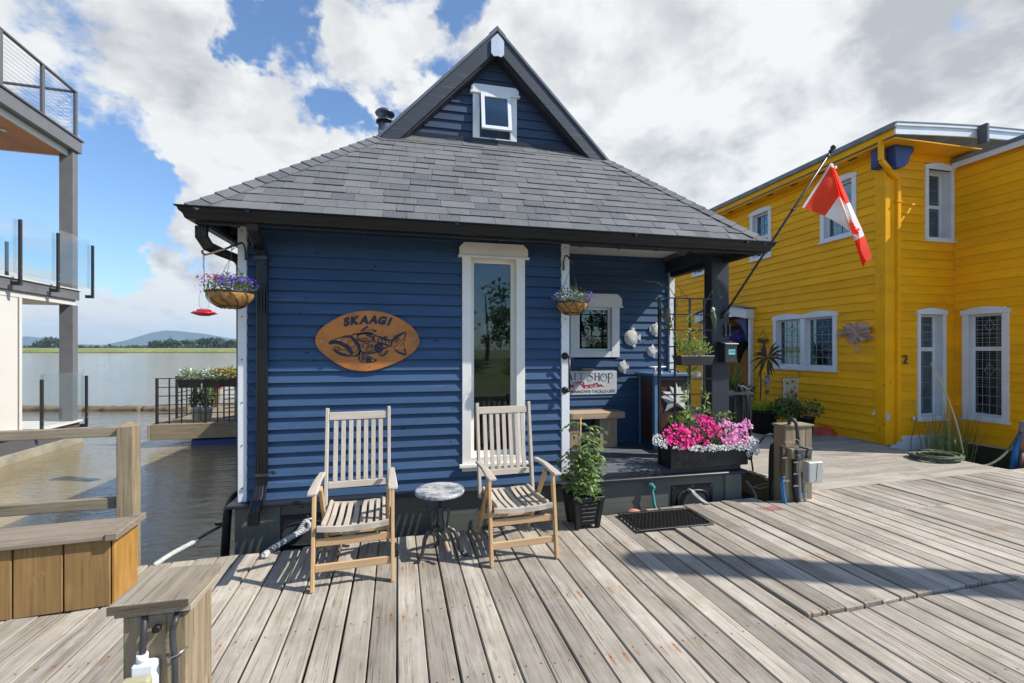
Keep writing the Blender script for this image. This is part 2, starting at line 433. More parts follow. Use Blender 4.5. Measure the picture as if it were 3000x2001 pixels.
def leaves(b, c, n, rad, size, mi=0, flat=False, droop=0, asp=.45, shape='ell', up=0):
    c = V(c)
    for i in range(n):
        while True:
            p = V((rnd(-1, 1), rnd(-1, 1), rnd(-1, 1)))
            if p.length < 1: break
        q = c + V((p.x*rad[0], p.y*rad[1], p.z*rad[2]))
        a = rvec(); a.z += up; a.normalize(); nn = rvec(); d = a.cross(nn).normalized()
        L = size*rnd(.6, 1.3); w = L*asp
        b.add([q, q+a*L*.5+d*w*.5, q+a*L, q+a*L*.5-d*w*.5], [(0,1,2,3)], mi)
def flowers(b, c, n, rad, size, mi=0, face=(0,-1,.4), spread=.8, shell=False, k=5):
    c = V(c); f = V(face)
    for i in range(n):
        while True:
            p = V((rnd(-1, 1), rnd(-1, 1), rnd(-1, 1)))
            if p.length < 1: break
        if shell: p.normalize()
        q = c + V((p.x*rad[0], p.y*rad[1], p.z*rad[2]))
        nn = (f+rvec()*spread).normalized(); a = nn.orthogonal().normalized(); d = nn.cross(a); s_ = size*rnd(.7, 1.25)/2
        vs = []; r0 = rnd(0, 6.28)
        for j in range(k*2):
            t = r0+math.pi*j/k; rr = s_*(1 if j % 2 == 0 else .62); vs.append(q+a*math.cos(t)*rr+d*math.sin(t)*rr)
        b.add(vs, [tuple(range(k*2))], mi)
def blade(b, p, d, L, w, bend, mi=0, n=5):
    """curved grass / strap leaf"""
    p = V(p); d = V(d).normalized(); side = d.cross(V((0,0,1)))
    side = side.normalized() if side.length > 1e-3 else V((1,0,0))
    pts = []
    for i in range(n+1):
        t = i/n; pts.append((p+d*L*t+V((0,0,-1))*bend*t*t*L + V((d.x, d.y, 0))*bend*.8*t*t*L, w*(1-t**1.6)+.0006))
    vs = []
    for q, ww in pts: vs += [q-side*ww/2, q+side*ww/2]
    b.add(vs, [(2*i, 2*i+1, 2*i+3, 2*i+2) for i in range(n)], mi)
# ------------------------------------------------------------------ materials
PITCH = .149
m_dock = wood('dock_planks', (.49,.44,.365), (.215,.182,.145), 1, PITCH, True, isl=.22, crack=.8, bump=.6, green=.35)
m_dock2 = wood('finger_planks', (.42,.375,.31), (.22,.19,.15), 0, None, False, isl=.15, crack=.75, bump=.6)
m_beamw = wood('old_beam', (.30,.25,.175), (.145,.115,.075), 0, isl=.15, crack=.8)
m_postw = wood('old_post', (.34,.27,.175), (.165,.125,.075), 2, isl=.15, crack=.85)
m_postd = wood('old_post_y', (.36,.31,.24), (.17,.135,.095), 1, isl=.15, crack=.95)
m_cedar = wood('cedar', (.27,.16,.058), (.12,.070,.028), 2, isl=.28, crack=.5, knots=.7, bump=.25)
m_lid = wood('lid_wood', (.27,.225,.175), (.135,.105,.078), 0, isl=.15, crack=.6)
m_teakz = wood('teak_z', (.54,.36,.19), (.39,.24,.115), 2, isl=.12, crack=.12, knots=0, fine=1.6, bump=.2)
m_teaks = wood('teak_silver', (.50,.45,.375), (.33,.28,.225), 2, isl=.12, crack=.2, knots=0, fine=1.6, bump=.25)
m_teaksx = wood('teak_silver_x', (.48,.43,.36), (.33,.28,.225), 0, isl=.12, crack=.2, knots=0, fine=1.6, bump=.25)
m_teakx = wood('teak_x', (.53,.355,.20), (.38,.235,.12), 0, isl=.12, crack=.12, knots=0, fine=1.6, bump=.2)
m_teaksy = wood('teak_silver_y', (.50,.45,.375), (.32,.27,.22), 1, isl=.14, crack=.2, knots=0, fine=1.6, bump=.25)
m_bench = wood('porch_bench_wood', (.45,.33,.22), (.32,.22,.14), 0, isl=.1, crack=.15, bump=.2)
m_blue = painted('blue_siding', (.043,.086,.165), 0, .55, .10, .5, (.20,.29,.40), .3, spec=.2)
m_bluey = painted('blue_siding_y', (.043,.086,.165), 1, .55, .10, .5, (.20,.29,.40), .3, spec=.2)
m_navy = painted('gable_paint', (.035,.055,.105), 0, .5, .10, .6, (.16,.20,.26), .3)
m_barge = painted('barge_paint', (.040,.050,.064), 0, .6, .08, .9, (.25,.27,.29), .5)
m_char = painted('charcoal_paint', (.024,.026,.034), 2, .5, .05, .3)
m_charx = painted('charcoal_paint_x', (.020,.023,.031), 0, .38, .05, .2, spec=.35)
m_hull = painted('hull_wood', (.10,.104,.086), 0, .6, .06, .9, (.12,.12,.10), .4)
m_hullc = painted('hull_corner', (.125,.130,.108), 2, .6, .06, .6)
m_white = M('white_paint', (.74,.76,.78), (.66,.68,.70), sc=3, rough=.4, bump=.05)
m_whitew = M('warm_white_paint', (.80,.77,.70), (.72,.69,.63), sc=3, rough=.45, bump=.05)
m_gutter = M('gutter_metal', (.006,.0065,.009), (.009,.0095,.012), sc=4, rough=.3, spec=.4)
m_black = M('black_metal', (.012,.012,.013), (.02,.02,.02), sc=20, rough=.35, bump=.1)
m_iron = M('cast_iron', (.018,.018,.021), (.035,.035,.038), sc=40, rough=.35, bump=.3, spec=.7)
m_plas = M('black_plastic', (.011,.011,.012), (.017,.017,.018), sc=8, rough=.42, spec=.35)
m_rubber = M('rubber', (.007,.007,.007), (.015,.0145,.014), sc=30, rough=.5, bump=.2, spec=.35)
m_steel = M('steel', (.5,.5,.5), (.35,.34,.33), sc=20, rough=.35, metal=.9)
m_alu = M('aluminium_flashing', (.72,.75,.80), (.6,.63,.68), sc=6, rough=.35, metal=.35)
m_yell = painted('yellow_siding', (.88,.405,.004), 0, .5, .09, .35, (.62,.38,.02), .35, spec=.15, knot=.2)
m_yelly = painted('yellow_siding_y', (.90,.425,.006), 1, .5, .09, .35, (.62,.40,.03), .35, spec=.15, knot=.2)
m_yellz = painted('yellow_trim', (.84,.385,.003), 2, .45, .05, .3, spec=.15)
m_bluet = painted('blue_trim', (.02,.045,.15), 2, .45, .05, .2)
m_lblue = painted('light_blue_trim', (.10,.20,.36), 2, .5, .05, .3)
m_brown = M('rust_brown_panel', (.060,.024,.016), (.085,.033,.02), sc=14, rough=.45, bump=.2)
m_plank_grey = painted('porch_floor_paint', (.10,.112,.13), 0, .5, .10, .4, (.2,.2,.2), .3)
m_grey = M('grey_cladding', (.125,.125,.135), (.15,.15,.155), sc=4, rough=.5)
m_greyd = M('grey_frame', (.085,.085,.092), (.10,.10,.105), sc=4, rough=.45)
m_offw = M('offwhite_panel', (.62,.595,.545), (.58,.555,.505), sc=1.5, rough=.5)
m_conc = M('float_concrete', (.34,.30,.23), (.20,.19,.14), sc=3, rough=.8, bump=.3)
m_soff = painted('cedar_soffit', (.30,.125,.06), 1, .45, .10, .15)
m_flagr = None

t = NT('pane_glass'); v = t.coord((1, 1, 1))
gl = t.n('ShaderNodeBsdfGlossy'); gl.inputs['Roughness'].default_value = .02; gl.inputs['Color'].default_value = (.85, .92, 1, 1)
tr = t.n('ShaderNodeBsdfTransparent'); tr.inputs[0].default_value = (.62, .68, .66, 1)
lw = t.n('ShaderNodeLayerWeight'); lw.inputs[0].default_value = .35
ms = t.n('ShaderNodeMixShader'); t.L.new(t.math('ADD', t.math('MULTIPLY', lw.outputs['Fresnel'], .45), .05, None, True), ms.inputs[0]); t.L.new(tr.outputs[0], ms.inputs[1]); t.L.new(gl.outputs[0], ms.inputs[2])
t.L.new(ms.outputs[0], t.out.inputs[0]); m_glass = t.m
t = NT('rail_glass')
gl = t.n('ShaderNodeBsdfGlossy'); gl.inputs['Roughness'].default_value = .01
tr = t.n('ShaderNodeBsdfTransparent'); tr.inputs[0].default_value = (.965, .985, .98, 1)
lw = t.n('ShaderNodeLayerWeight'); lw.inputs[0].default_value = .2
ms = t.n('ShaderNodeMixShader'); t.L.new(t.math('ADD', t.math('MULTIPLY', lw.outputs['Fresnel'], .22), .03, None, True), ms.inputs[0]); t.L.new(tr.outputs[0], ms.inputs[1]); t.L.new(gl.outputs[0], ms.inputs[2])
t.L.new(ms.outputs[0], t.out.inputs[0]); m_rglass = t.m
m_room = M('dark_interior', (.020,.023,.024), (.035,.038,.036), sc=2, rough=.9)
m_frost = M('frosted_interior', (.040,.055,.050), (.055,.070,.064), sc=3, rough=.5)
m_came = M('lead_came', (.30,.30,.31), (.22,.22,.22), sc=20, rough=.4)
m_blind = M('blind_slat', (.45,.45,.44), (.38,.38,.37), sc=8, rough=.5)

# asphalt shingles, one tone per tab
t = NT('shingles'); r = t.island(); v = t.coord((1, 1, 1))
g = t.noise(v, 130, 3, .7); g2 = t.noise(v, 3, 3, .5)
c = t.mix(t.rng(r, 0, 1), (.076,.080,.087), (.124,.125,.126))
c = t.mix(t.rng(t.math('FRACT', t.math('MULTIPLY', r, 13.7)), .86, .90), c, (.062,.068,.080))
c = t.mix(t.math('MULTIPLY', t.rng(g, .38, .62), .5), c, (.27,.265,.26))
c = t.scale(c, t.rng(g2, .3, .7, .9, 1.1)); t.bump(g, .5, .002)
m_shing = t.fin(c, .9, 0, .2)

# brown river water
t = NT('river'); v = t.coord((1, 1, 1))
st = t.coord((.55, 1.5, 1))
n1 = t.noise(st, 1.6, 4, .55, .6); n2 = t.noise(t.coord((1, 2.2, 1)), 7, 3, .55, .5); n3 = t.noise(t.coord((.02,.05,1)), 1.2, 3, .6)
n5 = t.noise(t.coord((3, 8, 1)), 3.5, 3, .6, .3)
t.bump(t.math('ADD', n1, t.math('ADD', t.math('MULTIPLY', n2, .30), t.math('ADD', t.math('MULTIPLY', n5, .05), t.math('MULTIPLY', t.noise(t.coord((.03, .45, 1)), 1.0, 5, .65, .4), 1.6)))), .36, .08)
c = t.mix(t.rng(n3, .35, .65), (.175,.140,.075), (.215,.18,.115))
t.fin(c, .07, 0, .5); t.b.inputs['IOR'].default_value = 1.33; m_water = t.m
m_bank = M('bank_grass', (.12,.17,.035), (.25,.23,.07), sc=.35, st=(1, 1, 1), rough=.9, lo=.3, hi=.7)
m_mud = M('bank_mud', (.11,.085,.05), (.05,.042,.028), sc=.4, rough=.9)
m_hill = M('forest_hill', (.022,.035,.030), (.05,.06,.05), sc=.002, rough=1)
m_log = wood('log_boom', (.24,.19,.13), (.10,.075,.045), 0, isl=.2, crack=.5)
m_leafd = leafmat('foliage_dark', (.045,.09,.025), (.14,.22,.055))
m_leafm = leafmat('foliage_mid', (.06,.13,.025), (.20,.30,.07))
m_leafy = leafmat('foliage_yellow', (.30,.36,.02), (.50,.50,.03))
m_leafv = leafmat('foliage_vine', (.10,.17,.04), (.34,.42,.12))
m_treef = leafmat('far_tree_foliage', (.022,.042,.022), (.05,.08,.04), .15)
m_fpurp = leafmat('petal_violet', (.085,.03,.42), (.26,.12,.68), .3)
m_fpale = leafmat('petal_pale_blue', (.30,.30,.72), (.62,.62,.85), .3)
m_fred = leafmat('petal_crimson', (.42,.0,.05), (.65,.02,.14), .3)
m_fmag = leafmat('petal_magenta', (.72,.01,.19), (.85,.04,.34), .3)
m_fpink = leafmat('petal_pink', (.78,.22,.50), (.85,.40,.66), .3)
m_fwhite = leafmat('petal_white', (.62,.62,.60), (.80,.80,.77), .3)
m_forange = leafmat('petal_orange', (.62,.12,.05), (.75,.25,.12), .3)
m_fyel = leafmat('petal_yellow', (.8,.42,.02), (.85,.6,.05), .3)
m_stem = M('green_stem', (.10,.15,.04), (.16,.17,.06), sc=20, rough=.6)
m_twig = M('brown_twig', (.10,.06,.035), (.16,.1,.05), sc=20, rough=.8)
m_soil = M('soil', (.03,.02,.014), (.05,.035,.025), sc=40, rough=1, bump=.5)
m_coir = M('coir_liner', (.42,.235,.075), (.22,.11,.03), sc=26, rough=.95, bump=.8, dist=.01)

# ------------------------------------------------------------------ SETTING: water, far shore, hills, docks
b = B(); b.add([(-4000,-600,-.5),(4000,-600,-.5),(4000,1500,-.5),(-4000,1500,-.5)], [(0,1,2,3)])
tag(b.obj('river_water', m_water, recalc=False), kind='structure')
# far bank: ragged grass edge over a strip of mud
b = B(); random.seed(5)
xs = [-1400+i*9 for i in range(330)]
r0 = [(x, 372-.0*x+6*math.sin(x*.013)+rnd(-2, 2)) for x in xs]
rows = []
for (x, y) in r0:
    h = rnd(.4, .7); g_ = rnd(2.1, 2.8)
    rows.append([(x,y,-.6),(x,y+1,-.5+h),(x,y+4,g_-.6),(x,y+14,g_),(x,y+60,3.1),(x,y+700,3.2)])
for i in range(len(rows)-1):
    for j in range(5):
        b.add([rows[i][j], rows[i+1][j], rows[i+1][j+1], rows[i][j+1]], [(0,1,2,3)], 0 if j > 0 else 1)
tag(b.obj('far_shore', [m_bank, m_mud], smooth=False), kind='structure')
# blue mountains
b = B(); prof = []
for i in range(121):
    x = -7500+i*110; 
    hh = .82*(118*math.exp(-((x+2330)/330)**2)+95*math.exp(-((x+1700)/700)**2)+80*math.exp(-((x+3450)/380)**2)+34+10*math.sin(x*.0051)+8*math.sin(x*.0127+1)+rnd(-4, 4))
    prof.append((x, hh))
for i in range(120):
    (xa, ha), (xb, hb) = prof[i], prof[i+1]
    b.add([(xa,4300,-1),(xb,4300,-1),(xb,4900,hb*1.15),(xa,4900,ha*1.15),(xb,5400,-1),(xa,5400,-1)], [(0,1,2,3),(3,2,4,5)])
tag(b.obj('hills', m_hill, smooth=True), kind='structure')

# main dock: planks run away from the camera, rotated 1.9 degrees against the houses
DR = R(1.9); dc, ds = math.cos(DR), math.sin(DR)
def edge_y(xl):   # far edge of the dock, in dock coordinates
    y = 4.0
    for _ in range(6):
        wx = xl*dc-y*ds; wy = 3.911+.0515*wx; y = (wy-xl*ds)/dc
    return y
random.seed(3); b = B(); i0 = -58
HOLE = (3.72, 4.22)
for i in range(i0, 96):
    gq = random.choice((.0005,.001,.002,.003,.005,.006)); x0 = i*PITCH+gq; x1 = (i+1)*PITCH-random.choice((.001,.002,.003,.005,.006)); ye = edge_y((x0+x1)/2)+rnd(-.012, .012); z = rnd(-.004, .004)
    x0 += rnd(0, .003); x1 -= rnd(0, .003)
    segs = [(-2.6, ye)]
    if x0 > 2.3: segs = [(-2.6, 2.118), (2.135, ye)]
    if 4.45 < x0 < 5.4 and random.random() < .8: segs = [(-2.6, 2.118), (2.135, 3.30), (3.304, ye)]
    elif x0 < -2.0 and i % 3 == 0: segs = [(-2.6, 1.30), (1.304, ye)]
    for k, (ya, yb) in enumerate(segs):
        zz = z + (.012 if (x0 > 2.3 and ya > 2) else 0) + rnd(-.002, .002)
        if abs(x1-4.02) < .28 and yb > 3.9: yb = 3.84     # notch round the power pedestal
        tl = rnd(-.0025, .0025)
        b.hexa([(x0,ya,zz-.038),(x1,ya,zz-.038),(x1,yb,zz-.038),(x0,yb,zz-.038),(x0,ya,zz+tl),(x1,ya,zz-tl),(x1,yb,zz-tl+rnd(-.002,.002)),(x0,yb,zz+tl)])
dk = b.obj('dock', m_dock, bevel=.005); dk.rotation_euler = (0, 0, DR); tag(dk, kind='structure')
# dark joists and floats below
b = B()
for y in (-2.3, -1.2, -.3, .6, 1.5, 2.1, 2.7, 3.3, 3.72): b.box(-8.5, 14.2, y-.04, y+.04, -.20, -.043)
b.hexa([(-8.6,-2.6,-.6),(14.3,-2.6,-.6),(14.3,edge_y(14.3)-.06,-.6),(-8.6,edge_y(-8.6)-.06,-.6),(-8.6,-2.6,-.24),(14.3,-2.6,-.24),(14.3,edge_y(14.3)-.06,-.24),(-8.6,edge_y(-8.6)-.06,-.24)])
df = b.obj('dock_float', M('wet_dark_wood', (.035,.028,.02), (.07,.06,.035), sc=5, rough=.7)); df.rotation_euler = (0, 0, DR); tag(df, kind='structure')
# finger dock between the blue and the yellow house
FR = R(2.6); random.seed(8); b = B()
org = V((4.36, 4.19, 0)); y = 0.0; fo = math.cos(FR), math.sin(FR)
j = 0
while y < 8.6:
    w = .145; x0 = rnd(-.03, .03)+y*.045 - (.0); x1 = 3.36+rnd(-.02, .03)+y*.03
    if y < .5: x1 += .05
    z = rnd(-.003, .003); t1 = x0+rnd(1.2, 2.4)
    for (xa, xb) in ((x0, t1), (t1+.003, x1)):
        b.hexa([(xa,y,z-.04),(xb,y,z-.04),(xb,y+w-.003,z-.04),(xa,y+w-.003,z-.04),(xa,y,z+rnd(-.003,.002)),(xb,y,z),(xb,y+w-.003,z+rnd(-.003,.002)),(xa,y+w-.003,z)])
    y += w+.002
fd = b.obj('finger_dock', m_dock2, bevel=.005); fd.location = org; fd.rotation_euler = (0, 0, FR); tag(fd, kind='structure')
b = B(); b.box(.02, .12, 0, 8.6, -.30, -.045); b.box(3.2, 3.3, 0, 8.6, -.30, -.045); b.box(.3, 3.1, .3, 8.5, -.6, -.3)
b.box(.05, 3.3, .02, .12, -.3, -.046)
fe = b.obj('finger_dock_float', MATS['wet_dark_wood']); fe.location = org; fe.rotation_euler = (0, 0, FR); tag(fe, kind='structure')

# ------------------------------------------------------------------ BLUE HOUSE
FB = Frame((0, 4.25, 0), (1, 0, 0), (0, -1, 0))
FP = Frame((0, 5.5, 0), (1, 0, 0), (0, -1, 0))
FG = Frame((0, 5.2, 0), (1, 0, 0), (0, -1, 0))
XL, XR, YG, ZG = -1.731, 3.573, 3.75, 2.68
X1, X2, YT, ZT = -.384, 2.326, 5.046, 3.92
XA, ZA = .95, 5.31
YB = 11.5
house = thing('blue_house', 'navy blue clapboard float house with steep grey shingle roof and small porch', 'house', (1.0, 7.5, 0))

def window(parent, F, a0, a1, z0, z1, tw=.09, hd=.10, rec=.07, sash=.035, cols=1, rows=(), head='flat', mat=None, glassmat=None, back=None, cames=None, sill=True, mull=.05, ov=.02, blinds=False, out=.022):
    mat = mat or m_white; b = B()
    # casing
    b.fbox(F, a0, a0+tw, z0, z1, -.012, out); b.fbox(F, a1-tw, a1, z0, z1, -.012, out); b.fbox(F, a0+tw, a1-tw, z0, z0+tw*.7, -.012, out-.002)
    if head == 'flat': b.fbox(F, a0-ov, a1+ov, z1-.001, z1+hd, -.012, out+.012)
    elif head == 'notch':
        c = hd*.35; b.prism([(a0-ov,z1),(a1+ov,z1),(a1+ov,z1+hd-c),(a1+ov-c,z1+hd),(a0-ov+c,z1+hd),(a0-ov,z1+hd-c)], F, -.012, out+.012)
        b.fbox(F, a0-ov-.012, a1+ov+.012, z1-.008, z1+.010, -.012, out+.028)
    elif head == 'arch':
        pts = [(a0-ov, z1), (a1+ov, z1)]; k = 8; segs = cols
        top = []
        W_ = (a1-a0+2*ov)/segs
        for s_ in range(segs):
            for q in range(k+1):
                tt = q/k; top.append((a1+ov-(s_+tt)*W_, z1+hd*.6+math.sin(math.pi*tt)*hd*.45))
        b.prism(pts+top, F, -.012, out+.012)
    # jambs
    i0, i1, j0, j1 = a0+tw-.004, a1-tw+.004, z0+tw*.7-.004, z1
    b.fbox(F, i0-.012, i0, j0, j1, -rec, out-.004); b.fbox(F, i1, i1+.012, j0, j1, -rec, out-.004)
    b.fbox(F, i0, i1, j0-.012, j0, -rec, out-.004); b.fbox(F, i0, i1, j1, j1+.012, -rec, out-.004)
    w = b.obj('window', mat, parent, bevel=.002)
    if sill:
        s_ = B(); s_.fbox(F, a0-ov, a1+ov, z0-.03, z0-.001, -.01, out+.03); s_.obj('sill', mat, w, bevel=.002)
    # sashes
    cw = (i1-i0-(cols-1)*mull)/cols; zs = [j0]+[j0+(j1-j0)*r for r in rows]+[j1]
    sb = B(); gb = B()
    for c in range(cols):
        p0 = i0+c*(cw+mull); p1 = p0+cw
        if c: sb.fbox(F, p0-mull, p0, j0, j1, -rec, out-.006)
        for k in range(len(zs)-1):
            q0, q1 = zs[k], zs[k+1]
            sb.fbox(F, p0, p0+sash, q0, q1, -rec, -rec+.03); sb.fbox(F, p1-sash, p1, q0, q1, -rec, -rec+.03)
            sb.fbox(F, p0+sash, p1-sash, q0, q0+sash, -rec, -rec+.029); sb.fbox(F, p0+sash, p1-sash, q1-sash, q1, -rec, -rec+.029)
            gb.fbox(F, p0+sash-.004, p1-sash+.004, q0+sash-.004, q1-sash+.004, -rec+.006, -rec+.010)
            if cames: cames(w, F, p0+sash, p1-sash, q0+sash, q1-sash, -rec+.012)
    sb.obj('sash', mat, w, bevel=.002)
    gb.obj('pane', glassmat or m_glass, w)
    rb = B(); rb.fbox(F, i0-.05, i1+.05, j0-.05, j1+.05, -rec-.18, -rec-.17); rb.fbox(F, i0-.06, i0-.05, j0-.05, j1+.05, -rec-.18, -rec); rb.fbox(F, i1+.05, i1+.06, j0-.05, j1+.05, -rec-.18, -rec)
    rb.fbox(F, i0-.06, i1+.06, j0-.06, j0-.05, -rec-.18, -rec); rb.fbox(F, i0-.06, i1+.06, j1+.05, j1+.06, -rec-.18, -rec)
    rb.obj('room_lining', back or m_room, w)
    if blinds:
        bl = B(); z = j0+.03
        z = j0+(j1-j0)*blinds
        while z < j1-.02: bl.hexa([F(i0,z,-rec-.05),F(i1,z,-rec-.05),F(i1,z,-rec-.085),F(i0,z,-rec-.085),F(i0,z+.013,-rec-.05),F(i1,z+.013,-rec-.05),F(i1,z+.004,-rec-.085),F(i0,z+.004,-rec-.085)]); z += .042
        bl.obj('blind', m_blind, w)
    return w

# hull and ledge
b = B(); b.box(-1.46, 3.49, 4.20, YB, -.62, .262); b.obj('hull', m_hull, house)
for (x0, x1) in ((-1.475, -1.12), (3.30, 3.505)):
    b = B(); b.box(x0, x1, 4.182, 4.30, -.6, .262); b.obj('hull_corner_board', m_hullc, house, bevel=.003)
b = B(); b.box(-1.53, 3.55, 4.13, 4.30, .264, .292); b.box(-1.53, -1.44, 4.30, YB, .264, .292); b.box(3.46, 3.55, 4.30, YB, .264, .292)
b.obj('ledge', m_charx, house, bevel=.006)
# front wall siding
ta0, tz1 = FB.px(1353, 753); ta1, _ = FB.px(1535, 758); _, tz0 = FB.px(1444, 1352)
random.seed(21)
b = B(); clap(b, FB, -1.39, 1.452, .296, 2.70, .1015, .034, [(ta0+.05, ta1-.05, tz0+.02, tz1+.02)])
b.box(-1.39, 1.45, 4.27, 4.30, .29, .31); b.obj('front_wall', m_blue, house)
# side and back walls
FL = Frame((-1.45, 0, 0), (0, 1, 0), (-1, 0, 0)); FRt = Frame((3.50, 0, 0), (0, 1, 0), (1, 0, 0)); FBk = Frame((0, YB-.1, 0), (1, 0, 0), (0, 1, 0))
b = B(); clap(b, FL, 4.30, YB-.1, .296, 2.70, .1015, .018); b.obj('side_wall', m_bluey, house); b = B(); clap(b, FRt, 5.52, YB-.1, .296, 2.70, .1015, .018)
b.obj('side_wall', m_bluey, house)
b = B(); clap(b, FBk, -1.45, 3.5, .296, 2.70, .1015, .018); b.obj('back_wall', m_blue, house)
# porch recess walls
pw = lambda x, y: (1600+x*.3826, 700+y*.3826)
s0, sz1 = FP.px(*pw(180, 515)); s1, sz0 = FP.px(*pw(555, 905))
b = B(); clap(b, FP, 1.56, 3.43,   .36, 2.86, .1015, .024, [(s0+.05, s1-.05, sz0+.02, sz1)]); b.obj('porch_wall', m_blue, house)
FRl = Frame((1.535, 0, 0), (0, 1, 0), (1, 0, 0))
b = B(); clap(b, FRl, 4.30, 5.5,   .36, 2.86, .1015, .024); b.obj('porch_side_wall', m_bluey, house)
# white corner boards
def corner(x0, x1, y0, y1, z0, z1, m=m_white):
    b = B(); b.box(x0, x1, y0, y1, z0, z1); o = b.obj('corner_board', m, house, bevel=.004)
    s = B()
    n_ = 7
    for i in range(n_):
        z = z0+.12+(z1-z0-.2)*i/(n_-1); s.lathe(((x0+x1)/2, y0-.001, z), [(.006, 0), (.006, .004)], 8, axis=(0,-1,0))
    s.obj('screws', m_iron, o)
corner(-1.462, -1.392, 4.212, 4.30, .293, 2.70); corner(1.448, 1.532, 4.212, 4.30, .36, 2.70); corner(3.425, 3.505, 5.45, 5.56, .36, 2.66)
# tall window
wtall = window(house, FB, ta0, ta1, tz0, tz1, tw=.085, hd=.135, rec=.075, sash=.042, head='notch', out=.042, ov=.028, mat=m_whitew, back=m_frost)
b = B(); b.fbox(FB, ta0+.0, ta1-.0, tz0-.075, tz0-.03, -.01, .028); b.obj('apron', m_whitew, wtall, bevel=.002)
_, zb = FB.px(1444, 995)
b = B(); b.fbox(FB, ta0+.13, ta1-.13, zb-.018, zb+.018, -.12, -.10); b.obj('mid_rail', m_black, wtall)
ax, az = FB.px(1436, 972)
b = B(); b.lathe(FB(ax, az-.02, -.13), [(.034,0),(.050,.02),(.054,.10),(.049,.10)], 16); b.obj('pot', m_white, wtall)
b = B(); leaves(b, FB(ax, az+.20, -.13), 130, (.09,.03,.14), .07); b.obj('houseplant', m_leafd, wtall)
b = B(); b.lathe(FB(ax-.01, az+.43, -.13), [(.03,-.03),(.045,-.015),(.045,.015),(.03,.035)], 14); b.obj('lamp_globe', m_white, wtall)
# small porch window
wsm = window(house, FP, s0, s1, sz0, sz1, tw=.11, hd=.17, rec=.05, sash=.04, head='notch', out=.03, ov=.03, sill=False)
gx, gz = FP.px(*pw(350, 770))
b = B(); 
for pts in ([(-.13,.02),(-.06,.05),(.03,.03),(.10,-.02),(.15,-.02)], [(-.13,.02),(-.08,-.03),(0,-.055),(.07,-.04),(.10,-.02)], [(-.05,.045),(-.03,0),(-.05,-.045)], [(0,.035),(.02,0),(0,-.05)], [(.05,.01),(.06,-.01),(.04,-.04)]):
    b.stroke([(gx+x, gz+z) for x, z in pts], .009, FP, -.035, -.030)
b.obj('window_emblem', m_came, wsm)

# porch: floor, ceiling, beams, post
random.seed(4); b = B(); y = 4.215
while y < 5.49: b.box(1.54, 3.50, y, min(y+.137, 5.49), .325, .352+rnd(-.001,.001)); y += .14
b.obj('porch_floor', m_plank_grey, house, bevel=.003)
b = B(); b.box(1.535, 3.50, 4.19, 4.212, .293, .349); b.obj('porch_fascia', m_charx, house, bevel=.003)
b = B(); x = 1.54
while x < 3.38: b.box(x, min(x+.088, 3.38), 4.30, 5.5, 2.86, 2.875); x += .091
b.obj('porch_ceiling', m_whitew, house, bevel=.002)
b = B(); b.box(1.532, 3.52, 4.262, 4.298, 2.66, 2.92); b.obj('porch_beam', m_charx, house, bevel=.004)
b = B(); b.box(3.38, 3.50, 4.366, 5.62, 2.66, 2.92); b.obj('porch_side_beam', m_char, house, bevel=.004)
b = B(); b.box(3.295, 3.525, 4.40, 4.54, .353, 2.66); post = b.obj('porch_post', m_char, house, bevel=.008)

# roof
def shingles(b, O, U, Vv, T, span, ex, hi=.010):
    O, U, Vv = V(O), V(U).normalized(), V(Vv).normalized(); N = U.cross(Vv).normalized()
    if N.z < 0: N = -N
    t = 0
    while t < T-.02:
        te = min(t+ex, T); (a0, a1), (c0, c1) = span(t), span(te); s = a0; L = a1-a0; first = True
        if L <= 0: break
        while s < a1-.001:
            e = min(a1, s+random.choice((.11,.16,.19,.23,.27,.31))*rnd(.9,1.1))
            if a1-e < .07: e = a1
            def up(q): 
                f = (q-a0)/L
                if q <= a0+1e-6: return c0
                if q >= a1-1e-6: return c1
                return min(max(q, c0), c1)
            h = hi*random.choice((.6, 1.0, 1.25)); j = rnd(-.003, .003)
            P = lambda ss, tt, oo: O+U*ss+Vv*tt+N*oo
            e_, e = e, (e-.0028 if e < a1-.001 else e)
            b.hexa([P(s,t+j,-.004),P(e,t+j,-.004),P(up(e),te,-.008),P(up(s),te,-.008),P(s,t+j,h),P(e,t+j,h),P(up(e),te+.004,.0015),P(up(s),te+.004,.0015)])
            s = e_
        t += ex
random.seed(31)
e0 = .06   # shingle edge sits inside the gutter
O = V((XL+e0, YG+e0, ZG+.008)); TR = V((X1, YT, ZT)); TR2 = V((X2, YT, ZT)); OR = V((XR-e0, YG+e0, ZG+.008))
Vv = V((0, YT-YG-e0, ZT-ZG-.008)); T = Vv.length
def spf(t):
    f = t/T; return (f*(TR.x-O.x), (OR.x-O.x)-f*(OR.x-TR2.x))
def eaved(t):
    return spf(t)
b = B(); shingles(b, O, (1,0,0), Vv, T, spf, T/13.5)
# strip that carries the front slope up under the gable overhang
sl_ = Vv.normalized(); 
b2T = (V((0, 5.2-YT, (5.2-YT)*Vv.z/Vv.y))).length
shingles(b, TR, (1,0,0), Vv, b2T, lambda t: (0.02, TR2.x-TR.x-.02), T/13.5)
roof = b.obj('roof', m_shing, house)
b = B()
for (E, K, sgn) in ((O, TR, 1), (OR, TR2, -1)):
    Vs = V((K.x-E.x, 0, K.z-E.z)); Ts = Vs.length
    dy = YT-E.y
    shingles(b, (E.x, E.y, E.z), (0,1,0), Vs, Ts, lambda t, dy=dy, Ts=Ts: (t/Ts*dy, YB+.3-O.y), T/13.5)
    Vu = V((XA-K.x, 0, ZA-K.z)); Tu = Vu.length
    shingles(b, (K.x, 5.035, K.z), (0,1,0), Vu, Tu, lambda t: (0, YB+.3-5.035), T/13.5)
b.obj('side_slopes', m_shing, roof)
